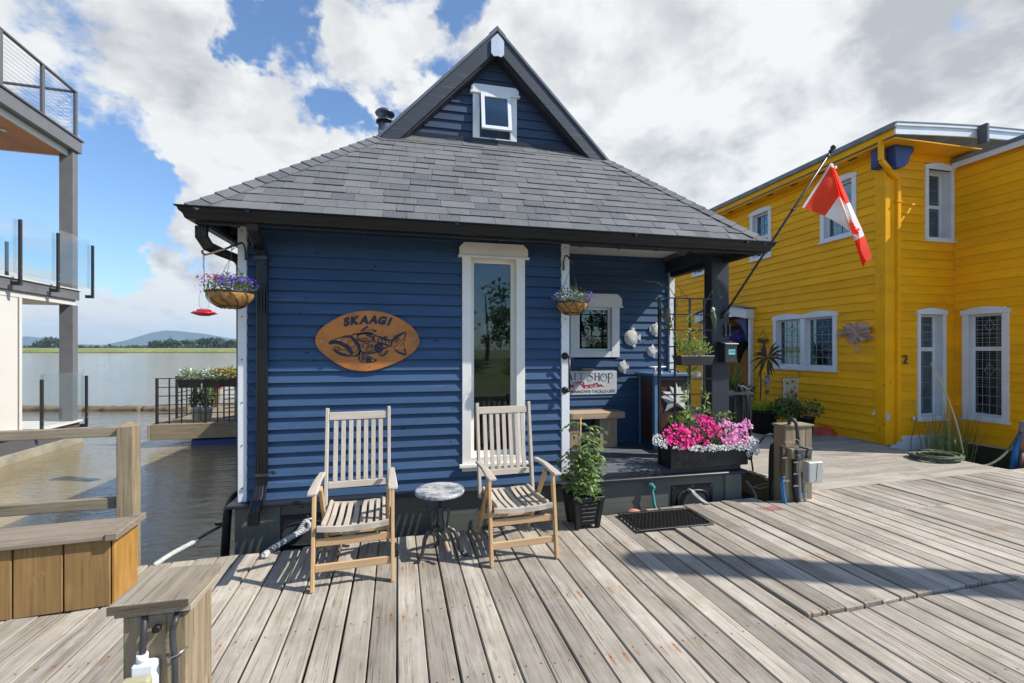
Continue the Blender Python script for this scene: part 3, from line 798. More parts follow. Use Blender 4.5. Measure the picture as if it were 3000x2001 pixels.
# hip caps and ridge caps
def caps(b, P0, P1, N1, N2, w, L):
    P0, P1 = V(P0), V(P1); h = (P1-P0); n = int(h.length/L); h.normalize()
    w1 = N1.cross(h).normalized(); w2 = N2.cross(h).normalized()
    mid = (N1+N2).normalized()
    if w1.dot(w2) > 0: w2 = -w2
    for i in range(n+1):
        a = P0+h*L*i; c = P0+h*min(L*(i+1)+.02, (P1-P0).length)
        up0, up1 = .020+rnd(0,.003), .010
        A = [a+w1*w+N1*up0, a+mid*(up0+.006), a+w2*w+N2*up0, c+w1*w+N1*up1, c+mid*(up1+.004), c+w2*w+N2*up1]
        Bt = [p-mid*.010 for p in A[:3]]
        b.add(A+Bt, [(0,1,4,3),(1,2,5,4),(0,6,7,1),(1,7,8,2),(0,3,6),(2,8,5)])
Nf = V((0, -Vv.z, Vv.y)).normalized()
def sideN(E, K): 
    d = V((K.x-E.x, 0, K.z-E.z)).normalized(); n = V((-d.z, 0, d.x)) if d.x > 0 else V((d.z, 0, -d.x)); return n
b = B()
nL, nR = sideN(O, TR), sideN(OR, TR2)
def orient(N1, P0, P1, inward):
    h = (V(P1)-V(P0)).normalized(); w = N1.cross(h); return N1 if w.dot(V(inward)) > 0 else -N1
# left hip: front wing points +x, side wing points +y
def hipcap(b, P0, P1, Nfront, Nside):
    P0, P1 = V(P0), V(P1); h = (P1-P0).normalized(); Ln = (P1-P0).length
    w1 = Nfront.cross(h).normalized(); w1 = w1 if w1.y < 0 or abs(w1.x) > .5 else w1
    tox = 1 if P1.x > P0.x else -1
    if w1.x*tox < 0: w1 = -w1
    w2 = Nside.cross(h).normalized()
    if w2.y < 0: w2 = -w2
    mid = (Nfront+Nside).normalized(); L = .125; n = int(math.ceil(Ln/L))
    for i in range(n):
        a = P0+h*L*i; c = P0+h*min(L*(i+1)+.015, Ln); u0, u1 = .018+rnd(0,.003), .011; w = .115
        A = [a+w1*w+Nfront*u0, a+mid*(u0+.004), a+w2*w+Nside*u0, c+w1*w+Nfront*u1, c+mid*(u1+.002), c+w2*w+Nside*u1]
        A += [A[0]-Nfront*.014, A[1]-mid*.014, A[2]-Nside*.014, A[3]-Nfront*.012]
        b.add(A, [(0,1,4,3),(1,2,5,4),(0,6,7,1),(1,7,8,2),(0,3,9,6)])
hipcap(b, O, TR, Nf, nL); b.obj('hip_cap', m_shing, roof); b = B(); hipcap(b, OR, TR2, Nf, nR); b.obj('hip_cap', m_shing, roof); b = B()
# ridge
y = 5.02
while y < YB+.3:
    for s in (-1, 1):
        K = TR if s < 0 else TR2; d = V((K.x-XA, 0, K.z-ZA)).normalized(); n_ = V((0,0,1)) - d*d.z; n_.normalize()
        a = V((XA, y, ZA+.022)); a2 = V((XA, y+.15, ZA+.010))
        b.add([a, a+d*.14, a2+d*.14, a2, a-V((0,0,.016)), a+d*.14-V((0,0,.016))], [(0,1,2,3),(0,4,5,1)])
    y += .14
b.obj('ridge_cap', m_shing, roof)

# gable wall
def gclip(z):
    f = (z-4.05)/(5.18-4.05)
    if f > 1: return None
    return (X1+.10+(XA-X1-.10)*f, X2-.10-(X2-.10-XA)*f)
gw0, gz0 = FG.px(1384, 424); gw1, gz1 = FG.px(1512, 290)
gz0 = FG.px(1448, 424)[1]; gz1 = FG.px(1448, 284)[1]
b = B(); clap(b, FG, X1, X2, 4.06, 5.2, .105, .022, [(gw0+.04, gw1-.04, gz0, gz1)], gclip, (.5, 1.6)); b.obj('gable_wall', m_navy, house)
b = B(); b.prism([(X1+.02, 4.02), (X2-.02, 4.02), (XA, 5.22)], FG, -.05, -.018); b.obj('gable_backing', m_navy, house)
b = B(); b.box(X1+.12, X2-.12, 5.14, 5.185, 4.03, 4.075); b.obj('gable_flashing', m_charx, house)
# barge boards (outer + lower moulding), soffits and apex flashing
for s, K in ((-1, TR), (1, TR2)):
    d = V((XA-K.x, 0, ZA-K.z)); L = d.length; d.normalize(); nn = V((-d.z, 0, d.x)) if s < 0 else V((d.z, 0, -d.x))
    if nn.z < 0: nn = -nn
    c0 = V((K.x, 0, K.z)) - d*.02; c1 = V((XA, 0, ZA)); hz = abs(nn.x/nn.z)
    def bar(o0, o1, y0, y1, nm, mt, cut0=0.0):
        b = B()
        # lower edge shortened so both boards meet on the centre line and end on the roof plane
        def top(o): 
            q = c1+nn*o; k = (XA-q.x)/d.x; return q+d*k
        def bot(o):
            q = c0+nn*o + d*cut0; k = max(0, (K.z-.015+max(0,y0-5.05)*.9-q.z)/d.z); return q+d*k
        P = [bot(o0), top(o0), top(o1), bot(o1)]
        b.hexa([(P[0].x,y0,P[0].z),(P[1].x,y0,P[1].z),(P[1].x,y1,P[1].z),(P[0].x,y1,P[0].z),(P[3].x,y0,P[3].z),(P[2].x,y0,P[2].z),(P[2].x,y1,P[2].z),(P[3].x,y1,P[3].z)])
        return b.obj(nm, mt, house, bevel=.003)
    mt = m_barge
    bar(-.175, -.028, 5.025, 5.058, 'barge_board', mt)
    bar(-.026, .004, 5.012, 5.045, 'drip_edge', M('drip_metal' , (.10,.12,.145), (.13,.15,.18), sc=6, rough=.45) if 'drip_metal' not in MATS else MATS['drip_metal'])
    bar(-.195, -.165, 5.06, 5.22, 'rake_soffit', m_char)
    bar(-.03, -.012, 5.05, 5.25, 'rake_deck', m_char)
b = B(); f_ = Frame((0, 5.012, 0), (1,0,0), (0,-1,0))
b.prism([(XA-.075,ZA-.155),(XA-.075,ZA-.31),(XA-.045,ZA-.345),(XA,ZA-.335),(XA,ZA-.075)], f_, 0, .006)
b.prism([(XA+.075,ZA-.155),(XA+.075,ZA-.31),(XA+.045,ZA-.345),(XA,ZA-.335),(XA,ZA-.075)], f_, .0, .006)
b.obj('apex_flashing', m_alu, house, bevel=.002)
# gable window: casing plus an open top-hung sash
gwn = window(house, FG, gw0, gw1, gz0, gz1, tw=.080, hd=.105, rec=.06, sash=.008, head='notch', out=.04, ov=.022, sill=False)
gi0, gi1 = gw0+.088, gw1-.084; tp = gz1-.012; bt = gz0+.105
P0, P1, Q0, Q1 = FG(gi0, tp, .045), FG(gi1, tp, .045), FG(gi0, bt, .13), FG(gi1, bt, .13)
dn = (Q0-P0).normalized(); rt = V((1,0,0)); nn = dn.cross(rt).normalized()
if nn.y > 0: nn = -nn
b = B(); hgt = (Q0-P0).length; wdt = (P1-P0).length; sw = .042
def sl3(a0, a1, t0, t1, o0=0, o1=.03):
    P = lambda a, t_, o: P0+rt*a+dn*t_+nn*o
    b.hexa([P(a0,t0,o0),P(a1,t0,o0),P(a1,t1,o0),P(a0,t1,o0),P(a0,t0,o1),P(a1,t0,o1),P(a1,t1,o1),P(a0,t1,o1)])
sl3(0, sw, 0, hgt); sl3(wdt-sw, wdt, 0, hgt); sl3(sw, wdt-sw, 0, sw, 0, .029); sl3(sw, wdt-sw, hgt-sw, hgt, 0, .029)
sh_ = b.obj('open_sash', m_white, gwn, bevel=.002)
b = B(); sl3(sw, wdt-sw, sw, hgt-sw, .012, .016); b.obj('pane', m_glass, sh_)
b = B(); b.fbox(FG, gi0, gi1, gz0+.02, tp, -.05, -.04); b.obj('curtain', M('pink_curtain', (.40,.34,.34), (.30,.26,.25), sc=7, rough=.8), gwn)
b = B(); b.fbox(FG, gi0-.02, gi1+.02, gz0-.012, gz0+.02, -.03, .055); b.obj('sill', m_white, gwn)
b = B(); b.tube([FG((gi0+gi1)/2+.02, gz0+.07, -.01), FG((gi0+gi1)/2+.05, gz0+.11, .06), Q0.lerp(Q1, .55)], .005, 6); b.obj('stay_arm', m_iron, gwn)

# soffit, fascia, rafters, gutters
xl, xr, yg = XL+.12, XR-.12, YG+.12
b = B(); b.box(xl, xr, yg, yg+.022, 2.575, 2.70); b.box(xl, xl+.022, yg+.022, YB+.3, 2.60, 2.70); b.box(xr-.022, xr, yg+.022, YB+.3, 2.60, 2.70)
b.obj('fascia', m_charx, house, bevel=.003)
b = B(); b.box(xl+.022, xr-.022, yg+.022, 4.262, 2.700, 2.715); b.box(xl+.022, -1.452, 4.262, YB+.2, 2.700, 2.715); b.box(3.51, xr-.022, 4.262, YB+.2, 2.700, 2.715)
b.obj('soffit', m_char, house)
b = B()
for x in [-1.3+.42*i for i in range(12)]: b.box(x, x+.04, yg+.023, 4.235, 2.64, 2.699)
for y in [4.4+.42*i for i in range(16)]: b.box(xl+.023, -1.47, y, y+.04, 2.64, 2.699); b.box(3.53, xr-.023, y, y+.04, 2.64, 2.699)
b.beam((xl+.03, yg+.03, 2.668), (-1.46, 4.21, 2.668), .04, .055)
b.obj('rafter_tails', m_char, house)
b = B(); prof = [(0,-.005),(0,-.088),(.062,-.088),(.070,-.080),(.078,-.052),(.098,-.034),(.104,-.012),(.120,-.006),(.120,.002),(.108,.002),(.092,-.02),(.058,-.078),(.006,-.078),(.004,-.005)]
path = lambda o: [(xl-o, YB+.3), (xl-o, yg-o), (xr+o, yg-o), (xr+o, YB+.3)]
k = len(prof); vs = []
for (o, z) in prof: 
    for (x, y) in path(o): vs.append((x, y, ZG+z))
fs = []
for i in range(k):
    for j in range(3): a = i*4+j; c = ((i+1) % k)*4+j; fs.append((a, a+1, c+1, c))
b.add(vs, fs); gut = b.obj('gutter', m_gutter, house)
b = B()
for x in (-1.25, .35, 2.0, 3.2): b.box(x, x+.03, yg-.121, yg-.1, ZG-.03, ZG+.0035)
b.obj('gutter_joint', m_gutter, gut)
# downspouts (corrugated)
def spout(pts, w=.085, d=.055, nm='downspout'):
    b = B(); pts = [V(p) for p in pts]; n = 28; o = len(b.v); k = len(pts)
    for i, p in enumerate(pts):
        dd = (pts[min(i+1,k-1)]-pts[max(i-1,0)]).normalized(); a = V((1,0,0)) - dd*dd.x
        if a.length < .3: a = V((0,1,0))
        a.normalize(); c = dd.cross(a)
        for j in range(n):
            t_ = j/n*4
            s_, f_ = int(t_), t_-int(t_); cx, cy = [(-1+2*f_, -1), (1, -1+2*f_), (1-2*f_, 1), (-1, 1-2*f_)][s_]
            rib = .88 if j % 2 else 1.0
            b.v.append(p+a*cx*w/2*rib+c*cy*d/2*rib)
    for i in range(k-1):
        for j in range(n): q = o+i*n+j; r_ = o+i*n+(j+1) % n; b.f.append([q, r_, r_+n, q+n]); b.m.append(0); b.sm.append(False)
    b.f.append(list(range(o, o+n))); b.m.append(0); b.sm.append(False)
    b.f.append(list(range(o+(k-1)*n, o+k*n))); b.m.append(0); b.sm.append(False)
    return b.obj(nm, m_gutter, house)
zS = lambda y_: FB.px(760, y_, .06)[1]
sx = FB.px(768, 900, .06)[0]; 
p_top = PY(738, 645, 3.86)
spout([p_top+V((0,0,.02)), PY(741, 672, 3.87), PY(750, 695, 3.93), PY(758, 712, 4.03), (sx-.012,4.14,zS(728)), (sx,4.19,zS(745)), (sx,4.19,zS(780)), (sx,4.19,zS(1100)), (sx,4.19,zS(1405)), (sx-.008,4.185,zS(1425)), PY(762,1455,4.13), PY(752,1478,4.08), PY(744,1505,4.05), PY(742,1538,4.05)])
b = B()
for yy in (757, 1390): 
    z = zS(yy); b.box(sx-.075, sx+.075, 4.225, 4.232, z-.012, z+.012); b.box(sx-.047, sx+.047, 4.155, 4.16, z-.012, z+.012); b.box(sx+.045, sx+.05, 4.157, 4.23, z-.012, z+.012); b.box(sx-.05, sx-.045, 4.157, 4.23, z-.012, z+.012)
    b.prism([(sx+.075,z+.02),(sx+.105,z),(sx+.075,z-.02)], FB, .018, .03)
b.obj('downspout_strap', m_iron, house)
spout([(xl-.055, 4.05, 2.60), (xl-.06, 4.06, 2.52), (xl-.03, 4.10, 2.45), (xl+.04, 4.2, 2.42), (-1.50, 4.34, 2.40), (-1.49, 4.4, 2.36), (-1.49, 4.42, .35)])
# chimney
cp = PY(1128, 395, 6.6)
b = B(); cx, cy = cp.x, cp.y; z0 = cp.z-.3
b.lathe((cx, cy, 0), [(.095, z0), (.095, cp.z+.20)], 20); 
b.lathe((cx, cy, 0), [(.125, cp.z+.17), (.125, cp.z+.19)], 20)
b.lathe((cx, cy, 0), [(.07, cp.z+.20), (.07, cp.z+.26), (.13, cp.z+.28), (.14, cp.z+.30), (.11, cp.z+.335), (.02, cp.z+.35)], 20)
b.obj('chimney', M('stove_pipe', (.13,.15,.20), (.08,.09,.12), sc=6, rough=.4, metal=.6), house)

# hawse boxes in the hull
FH = Frame((0, 4.198, 0), (1,0,0), (0,-1,0))
def hawse(p0, p1):
    a0, z1 = FH.px(*p0); a1, z0 = FH.px(*p1); z0 = min(z0, z1-.24)
    b = B(); b.fbox(FH, a0, a1, z0, z1, 0, .012); pl = b.obj('hawse_plate', m_plas, house, bevel=.008)
    b = B(); ca, cz = (a0+a1)/2, (z0+z1)/2; rx, rz_ = (a1-a0)*.36, (z1-z0)*.30; n = 28
    ring = [FH(ca+math.copysign(abs(math.cos(t))**.6, math.cos(t))*rx, cz+math.copysign(abs(math.sin(t))**.8, math.sin(t))*rz_, .016) for t in [2*math.pi*i/n for i in range(n+1)]]
    b.tube(ring, .008, 6, caps=False); b.obj('hawse_rim', m_iron, pl)
    b = B(); b.prism([(FH_ - V((0,0,0))).xz if False else (FH_.x, FH_.z) for FH_ in ring[:-1]], FH, .0125, .0135); b.obj('hawse_opening', m_room, pl)
    b = B()
    for (a, z) in ((a0+.02,z0+.02),(a1-.02,z0+.02),(a0+.02,z1-.02),(a1-.02,z1-.02),(ca,z1-.015),(ca,z0+.015)): b.lathe(FH(a,z,.012), [(.006,0),(.005,.004)], 8, axis=(0,-1,0))
    b.obj('bolts', m_steel, pl)
    return ca, cz
h1 = hawse((799, 1512), (1002, 1606)); h2 = hawse((1966, 1423), (2087, 1496))
# grab handle on the white corner board
FC = Frame((0, 4.212, 0), (1,0,0), (0,-1,0)); ga, gz_ = FC.px(*pw(150, 897)); _, gzb = FC.px(*pw(150, 1158))
b = B(); b.tube([FC(ga+.02, gzb, .05), FC(ga+.02, gz_, .05)], .011, 10)
for z in (gz_, gzb):
    b.lathe(FC(ga-.01, z, 0), [(.036,0),(.036,.006),(.02,.012),(.016,.05)], 16, axis=(0,-1,0)); b.lathe(FC(ga+.004, z, .05), [(.005,-.02),(.02,-.012),(.02,.012),(.005,.02)], 12)
b.obj('grab_handle', m_black, house)
# house number 11
FN = Frame((0, 4.40, 0), (1,0,0), (0,-1,0)); na, nz = FN.px(*pw(1382, 740))
b = B()
for dx in (-.027, .027): b.prism([(na+dx-.016,nz-.003),(na+dx+.016,nz-.003),(na+dx+.016,nz+.012),(na+dx+.009,nz+.012),(na+dx+.009,nz+.135),(na+dx-.002,nz+.135),(na+dx-.018,nz+.115),(na+dx-.018,nz+.105),(na+dx-.006,nz+.112),(na+dx-.006,nz+.012),(na+dx-.016,nz+.012)], FN, .004, .02)
b.obj('house_number', m_iron, house)
# ring hooks under the beam
b = B()
for (x, y) in ((pw(322, 95)), (pw(1052, 112))):
    p = PY(x, y, 4.34); b.tube([p+V((math.sin(t)*.018, 0, math.cos(t)*.018)) for t in [i*.55 for i in range(11)]], .0025, 6)
b.obj('ceiling_hook', m_steel, house)
# outdoor conduit hose at the hull corner (black fender pipe)
# ------------------------------------------------------------------ YELLOW HOUSE
YX, YF, BX, BY = 7.79, 5.95, 9.33, 4.6
yh = thing('yellow_house', 'bright yellow two storey clapboard house with white trimmed leaded windows', 'house', (10.5, 9.5, 0))
FY = Frame((YX, 0, 0), (0, 1, 0), (-1, 0, 0)); FYf = Frame((0, YF, 0), (1, 0, 0), (0, -1, 0))
FYb = Frame((BX, 0, 0), (0, 1, 0), (-1, 0, 0)); FYc = Frame((0, BY, 0), (1, 0, 0), (0, -1, 0))
def cames_rect(n, m, diamond=True):
    def f(w, F, a0, a1, z0, z1, o):
        b = B(); ww = .0045; W_ = a1-a0; H = z1-z0
        for i in range(1, n): x = a0+W_*i/n; b.fbox(F, x-ww, x+ww, z0, z1, o, o+.003)
        for i in range(1, m): z = z0+H*i/m; b.fbox(F, a0, a1, z-ww, z+ww, o+.0005, o+.0035)
        if diamond:
            c, d = (a0+a1)/2, z1-H*(.32 if diamond is True else diamond)
            s = min(W_*.22, .07); b.stroke([(c,d+s*1.5),(c-s,d),(c,d-s*1.5),(c+s,d),(c,d+s*1.5)], .009, F, o, o+.004)
        b.obj('leading', m_came, w)
    return f
def came_single(w, F, a0, a1, z0, z1, o):
    b = B(); ww = .004; c = a0+(a1-a0)*.38; d = (z0+z1)/2; H = (z1-z0); s = .035
    b.stroke([(c,d+.08),(c-s,d),(c,d-.08),(c+s,d),(c,d+.08)], .009, F, o, o+.004)
    for (p, q) in (((c,z1),(c,d+.08)),((c,d-.08),(c,z0)),((c+s,d),(a1-.03,d)),((a0,z1-.04),(a1,z1-.04)),((a0,z0+.05),(a1,z0+.05)),((a1-.03,z0),(a1-.03,z1)),((c-s,d),(a0,d))):
        b.stroke([p, q], .008, F, o+.0005, o+.0035)
    b.obj('leading', m_came, w)
def ywin(F, xl_, xr_, yt, yb, refx=None, **k):
    refx = refx or xr_
    aa = F.px(xl_, yt)[0]; bb = F.px(xr_, yt)[0]; z1 = F.px(refx, yt)[1]; z0 = F.px(refx, yb)[1]
    a0, a1 = min(aa, bb), max(aa, bb); return (a0, a1, z0, z1-k.get('hd', .1)*.7)
W1 = ywin(FY, 2268, 2455, 912, 1086, hd=.12); W2 = ywin(FY, 2200, 2262, 604, 750); W3 = ywin(FY, 2406, 2512, 508, 682)
zb_, zt_ = W2[2], W2[3]; W3 = (W3[0], W3[1], zb_, zt_)
W4 = (FY.px(2071, 800)[0], FY.px(2030, 800)[0], zb_, zt_)
F1 = ywin(FYf, 2683, 2766, 909, 1229, 2690); F3 = ywin(FYf, 2706, 2790, 484, 703, 2710); F2 = ywin(FYb, 2822, 2960, 912, 1222, 2822)
E0, E1 = FY.px(2209, 905)[0], FY.px(2060, 905)[0]; EZ = FY.px(2209, 908)[1]
hole = lambda w: (w[0]+.05, w[1]-.05, w[2]+.03, w[3]+.055)
random.seed(77)
b = B(); clap(b, FY, YF+.14, 15.0, .01, 4.99, .152, .027, [hole(w) for w in (W1, W2, W3, W4)]+[(E0+.06, E1-.06, 0, EZ-.1)], None, (1.8, 4)); b.obj('side_wall', m_yelly, yh)
b = B(); clap(b, FYf, YX+.22, BX-.01, .13, 4.99, .152, .027, [hole(F1), hole(F3)], None, (2, 4)); b.obj('front_wall', m_yell, yh)
b = B(); clap(b, FYf, BX, 13.0, 4.95, 5.1, .152, .02); b.obj('upper_wall', m_yell, yh)
b = B(); clap(b, FYb, BY+.01, YF-.02, .02, 4.80, .152, .027, [hole(F2)], None, (2, 4)); b.obj('bay_side_wall', m_yelly, yh)
b = B(); clap(b, FYc, BX, 13.0, .02, 4.80, .152, .02, [], None, (2, 4)); b.obj('bay_front_wall', m_yell, yh)
b = B(); b.box(YX-.040, YX+.198, YF-.042, YF+.135, .0, 4.99); b.obj('corner_board', m_yellz, yh, bevel=.004)
b = B(); b.box(YX+.2, YX+.24, YF-.022, YF-.002, .12, 4.99); b.obj('corner_strip', m_yellz, yh, bevel=.003)
b = B(); b.box(YX+.013, YX+.205, YF+.004, YF+.136, .02, 4.98); b.box(BX-.03, BX+.2, YF+.013, YF+.1, .05, 4.98); b.obj('wall_core', m_yell, yh)
b = B(); b.box(YX+.10, BX-.02, YF-.02, YF+.02, -.12, .12); b.obj('skirting', m_white, yh, bevel=.003)
b = B(); b.box(YX+.05, 13, YF, 15, -.65, -.10); b.box(BX+.05, 13, BY+.05, YF, -.65, -.02); b.obj('float', MATS['wet_dark_wood'], yh)
kw = dict(out=.036, tw=.085, rec=.09, head='arch', glassmat=m_glass)
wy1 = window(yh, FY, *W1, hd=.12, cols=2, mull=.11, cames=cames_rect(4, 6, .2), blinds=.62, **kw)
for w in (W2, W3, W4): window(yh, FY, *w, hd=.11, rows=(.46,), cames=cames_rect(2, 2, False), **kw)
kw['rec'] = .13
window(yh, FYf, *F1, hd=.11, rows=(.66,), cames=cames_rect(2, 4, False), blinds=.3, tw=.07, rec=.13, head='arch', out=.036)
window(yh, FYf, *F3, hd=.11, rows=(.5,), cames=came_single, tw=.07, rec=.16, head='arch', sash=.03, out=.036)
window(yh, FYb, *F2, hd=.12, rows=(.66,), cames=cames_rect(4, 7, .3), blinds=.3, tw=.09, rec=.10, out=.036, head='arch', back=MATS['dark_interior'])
# white flower pot and candles behind the wide window
b = B(); p = FY(W1[0]+.28, W1[2]+.10, -.15); b.lathe((p.x, p.y, p.z), [(.035,0),(.05,.10),(.05,.11)], 14); b.obj('pot', m_white, wy1)
# eaves and roof
RX, RY, RZ = 7.5, 5.56, 5.21
prof = [(RX, RZ), (RX+.9, RZ+.07), (RX+1.8, RZ+.13), (RX+2.8, RZ+.17), (RX+4, RZ+.19), (RX+6, RZ+.16)]
Fr = Frame((0, RY, 0), (1,0,0), (0,-1,0))
b = B(); b.prism([(x, z) for x, z in prof]+[(x, z-.17) for x, z in prof][::-1], Fr, -.03, 0); b.obj('front_fascia', m_white, yh, bevel=.003)
b = B(); b.prism([(x-.012, z+.002) for x, z in prof]+[(x-.012, z-.045) for x, z in prof][::-1], Fr, .0005, .022); b.obj('fascia_moulding', m_white, yh, bevel=.003)
b = B()
for (xa, za), (xb, zb2) in zip(prof, prof[1:]):
    b.hexa([(xa-.02,RY-.03,za+.004),(xb-.02,RY-.03,zb2+.004),(xb-.02,15.3,zb2+.004),(xa-.02,15.3,za+.004),(xa-.02,RY-.03,za+.02),(xb-.02,RY-.03,zb2+.02),(xb-.02,15.3,zb2+.02),(xa-.02,15.3,za+.02)])
b.obj('roof', M('grey_roof_metal', (.20,.22,.25), (.12,.14,.15), sc=5, rough=.5), yh)
b = B(); b.box(RX-.05, RX-.0, RY-.02, 15.3, RZ-.075, RZ+.015); b.obj('gutter', MATS['grey_roof_metal'], yh, bevel=.006)
b = B(); b.box(RX+.001, RX+.025, RY+.001, 15.3, RZ-.17, RZ-.001); b.obj('side_fascia', m_yelly, yh)
b = B(); b.box(RX+.03, YX+.01, RY+.03, 15.3, 4.99, 5.005); b.box(YX+.01, 13, RY+.03, YF+.01, 4.99, 5.005); b.obj('soffit', m_yelly, yh)
b = B()
for y in [6.3+.62*i for i in range(14)]: b.box(RX+.10, RX+.16, y, y+.16, 4.984, 4.989)
b.obj('soffit_vent', m_room, yh)
b = B(); b.prism([(YX-.05,4.985),(YX+.36,4.985),(YX+.36,4.90),(YX+.27,4.80),(YX+.26,4.72),(YX+.17,4.64),(YX+.04,4.60),(YX-.02,4.62)], FYf, .05, .20)
b.obj('corner_bracket', m_bluet, yh, bevel=.01)
b = B(); b.box(YX-.19, YX-.03, YF-.05, YF+.10, 4.66, 4.985); b.obj('corner_bracket', m_bluet, yh, bevel=.02)
b = B(); p0 = PY(2867, 398, RY-.01); b.box(p0.x-.03, p0.x+.03, RY-.14, RY-.005, p0.z-.16, p0.z+.16); b.obj('fascia_lamp', m_greyd, yh, bevel=.01)
# bay eave
b = B(); b.box(BX-.10, 13, BY-.12, BY-.095, 4.775, 4.87); b.box(BX-.10, BX-.075, BY-.095, YF-.03, 4.775, 4.87); b.obj('bay_fascia', m_white, yh, bevel=.003)
b = B(); b.box(BX-.12, 13, BY-.14, YF-.025, 4.872, 4.93); b.obj('bay_roof', MATS['grey_roof_metal'], yh)
b = B(); b.box(BX-.075, 13, BY-.095, YF-.03, 4.80, 4.812); b.obj('bay_soffit', m_yell, yh)
# downspout in yellow
xd = FYf.px(2629, 700, .05)[0]
zc = lambda y_: FYf.px(2629, y_, .05)[1]
p1 = PY(2581, 424, YF-.14); p2 = PY(2581, 470, YF-.14)
def ysp(pts):
    b = B()
    for a, c in zip(pts, pts[1:]):
        b.beam(a, c, .075, .055, (0, -1, 0) if abs((V(c)-V(a)).normalized().z) > .3 else (0,0,1))
    return b.obj('downspout', m_yellz, yh, bevel=.006)
ysp([p1+V((0,0,.12)), p2, (xd, YF-.06, zc(525)), (xd, YF-.06, .06)])
b = B()
for y_ in (592, 1052, 1290): z = zc(y_); b.box(xd-.06, xd+.06, YF-.095, YF-.02, z-.012, z+.012)
b.obj('downspout_strap', m_yellz, yh)
# electrical outlet and house number
na, nz = FYf.px(2646, 1053); b = B(); text(b, '12', FYf, na-.035, nz-.075, .22, .033, .045, bold=.008); b.obj('house_number', m_iron, yh)
pa, pz = FYf.px(2672, 1226); b = B(); b.fbox(FYf, pa-.03, pa+.03, pz-.03, pz+.03, .02, .04); b.obj('outlet', m_white, yh, bevel=.004)
b = B(); b.tube([FYf(pa, pz, .05), FYf(pa-.03, pz-.15, .06), FYf(pa-.08, pz-.3, .05), FYf(pa-.09, -.1, .05)], .004, 6); b.obj('outlet_cable', m_black, yh)
pa, pz = FY.px(2594, 1215); b = B(); b.prism([(pa-.10,pz+.03),(pa+.02,pz+.04),(pa+.17,pz+.06),(pa+.20,pz-.02),(pa+.05,pz-.08),(pa-.08,pz-.09)], FY, .029, .031)
b.obj('primer_patch', m_white, yh)
# entry with white surround
b = B(); dx = .26
b.fbox(FY, E0, E0+.13, 0, EZ, -.01, .03); b.fbox(FY, E1-.13, E1, 0, EZ, -.01, .03); 
b.fbox(FY, E0, E0+.07, .0, EZ, .03, .10)
k = 10; arc = [(E0+(E1-E0)*i/k, EZ-.20+.12*math.sin(math.pi*i/k)) for i in range(k+1)]
b.prism([(E0-.03, EZ-.20)]+[(E0-.03, EZ+.02)]+[(E0+(E1-E0)*i/k, EZ+.02+.14*math.sin(math.pi*i/k)) for i in range(k+1)]+[(E1+.03, EZ+.02),(E1+.03, EZ-.20)]+arc[::-1], FY, .16, .24)
b.fbox(FY, E0-.03, E0+.02, EZ-.2, EZ+.02, 0, .16); b.fbox(FY, E1-.02, E1+.03, EZ-.2, EZ+.02, 0, .16)
en = b.obj('entry_surround', m_white, yh, bevel=.004)
b = B(); b.prism([(E0-.06, EZ+.03)]+[(E0+(E1-E0)*i/k, EZ+.035+.14*math.sin(math.pi*i/k)) for i in range(k+1)]+[(E1+.06, EZ+.03),(E1+.06, EZ+.05)]+[(E0+(E1-E0)*i/k, EZ+.055+.14*math.sin(math.pi*i/k)) for i in range(k+1)][::-1]+[(E0-.06, EZ+.05)], FY, 0, .30); b.obj('entry_roof', MATS['grey_roof_metal'], en)
b = B(); b.fbox(FY, E0+.13, E0+.18, 0, EZ-.1, -.5, -.01); b.fbox(FY, E1-.18, E1-.13, 0, EZ-.1, -.5, -.01); b.fbox(FY, E0+.13, E1-.13, EZ-.11, EZ-.1, -.5, -.01)
b.prism([(E0+.13, EZ-.2),(E0+.55, EZ-.2),(E0+.35, EZ-.30),(E0+.2, EZ-.5),(E0+.13, EZ-.75)], FY, .04, .10)
b.obj('entry_lining', m_bluet, en)
m_door = wood('orange_door', (.42,.18,.035), (.30,.11,.02), 2, isl=.05, crack=.1, bump=.2)
b = B(); b.fbox(FY, E0+.18, E1-.18, 0, EZ-.11, -.5, -.46); 
for z in (.5, 1.1): b.fbox(FY, E0+.35, E1-.35, z, z+.45, -.46, -.44)
dr = b.obj('door', m_door, en, bevel=.006)
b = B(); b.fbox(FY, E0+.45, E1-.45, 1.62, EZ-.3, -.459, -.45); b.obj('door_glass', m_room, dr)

# ------------------------------------------------------------------ LEFT HOUSE (modern, grey frame, white panels)
lh = thing('modern_house', 'modern grey and white float house with glass and cable railings and wood soffit', 'house', (-7.4, 12.0, 0), R(3.7))
ROOTM[lh.name] = Matrix.Identity(4)   # parts below are given in the house's own coordinates: x out of its flank, y away
def lb(nm, mt, *boxes, bevel=.004, par=None):
    b = B()
    for q in boxes: b.box(*q)
    return b.obj(nm, mt, par or lh, bevel=bevel)
lb('float', m_conc, (-7, .05, -9, .05, -.75, -.33))
lb('base_band', m_greyd, (-7, .0, -9, 0, -.33, -.03))
lb('lower_deck', m_offw, (-7, .06, -9, .08, -.028, .01))
lb('wall', m_offw, (-6.9, -.06, -8.8, -1.62, .012, 2.60), bevel=0)
lb('wall_trim', m_offw, (-.08, -.045, -1.66, -1.60, .013, 2.60)); lb('wall_joint', m_greyd, (-.061, -.057, -1.69, -1.665, .013, 2.60), bevel=0)
for z0, z1 in ((.012, 2.6), (2.96, 6.05)): lb('column', m_grey, (-.27, -.02, -.19, -.02, z0, z1))
lb('middle_slab', m_grey, (-7, 0, -9, 0, 2.72, 2.93)); lb('slab_trim', m_offw, (-7, .03, -9, .03, 2.932, 2.962))
lb('lower_trim', m_offw, (-7, -.05, -9, -.05, 2.60, 2.718))
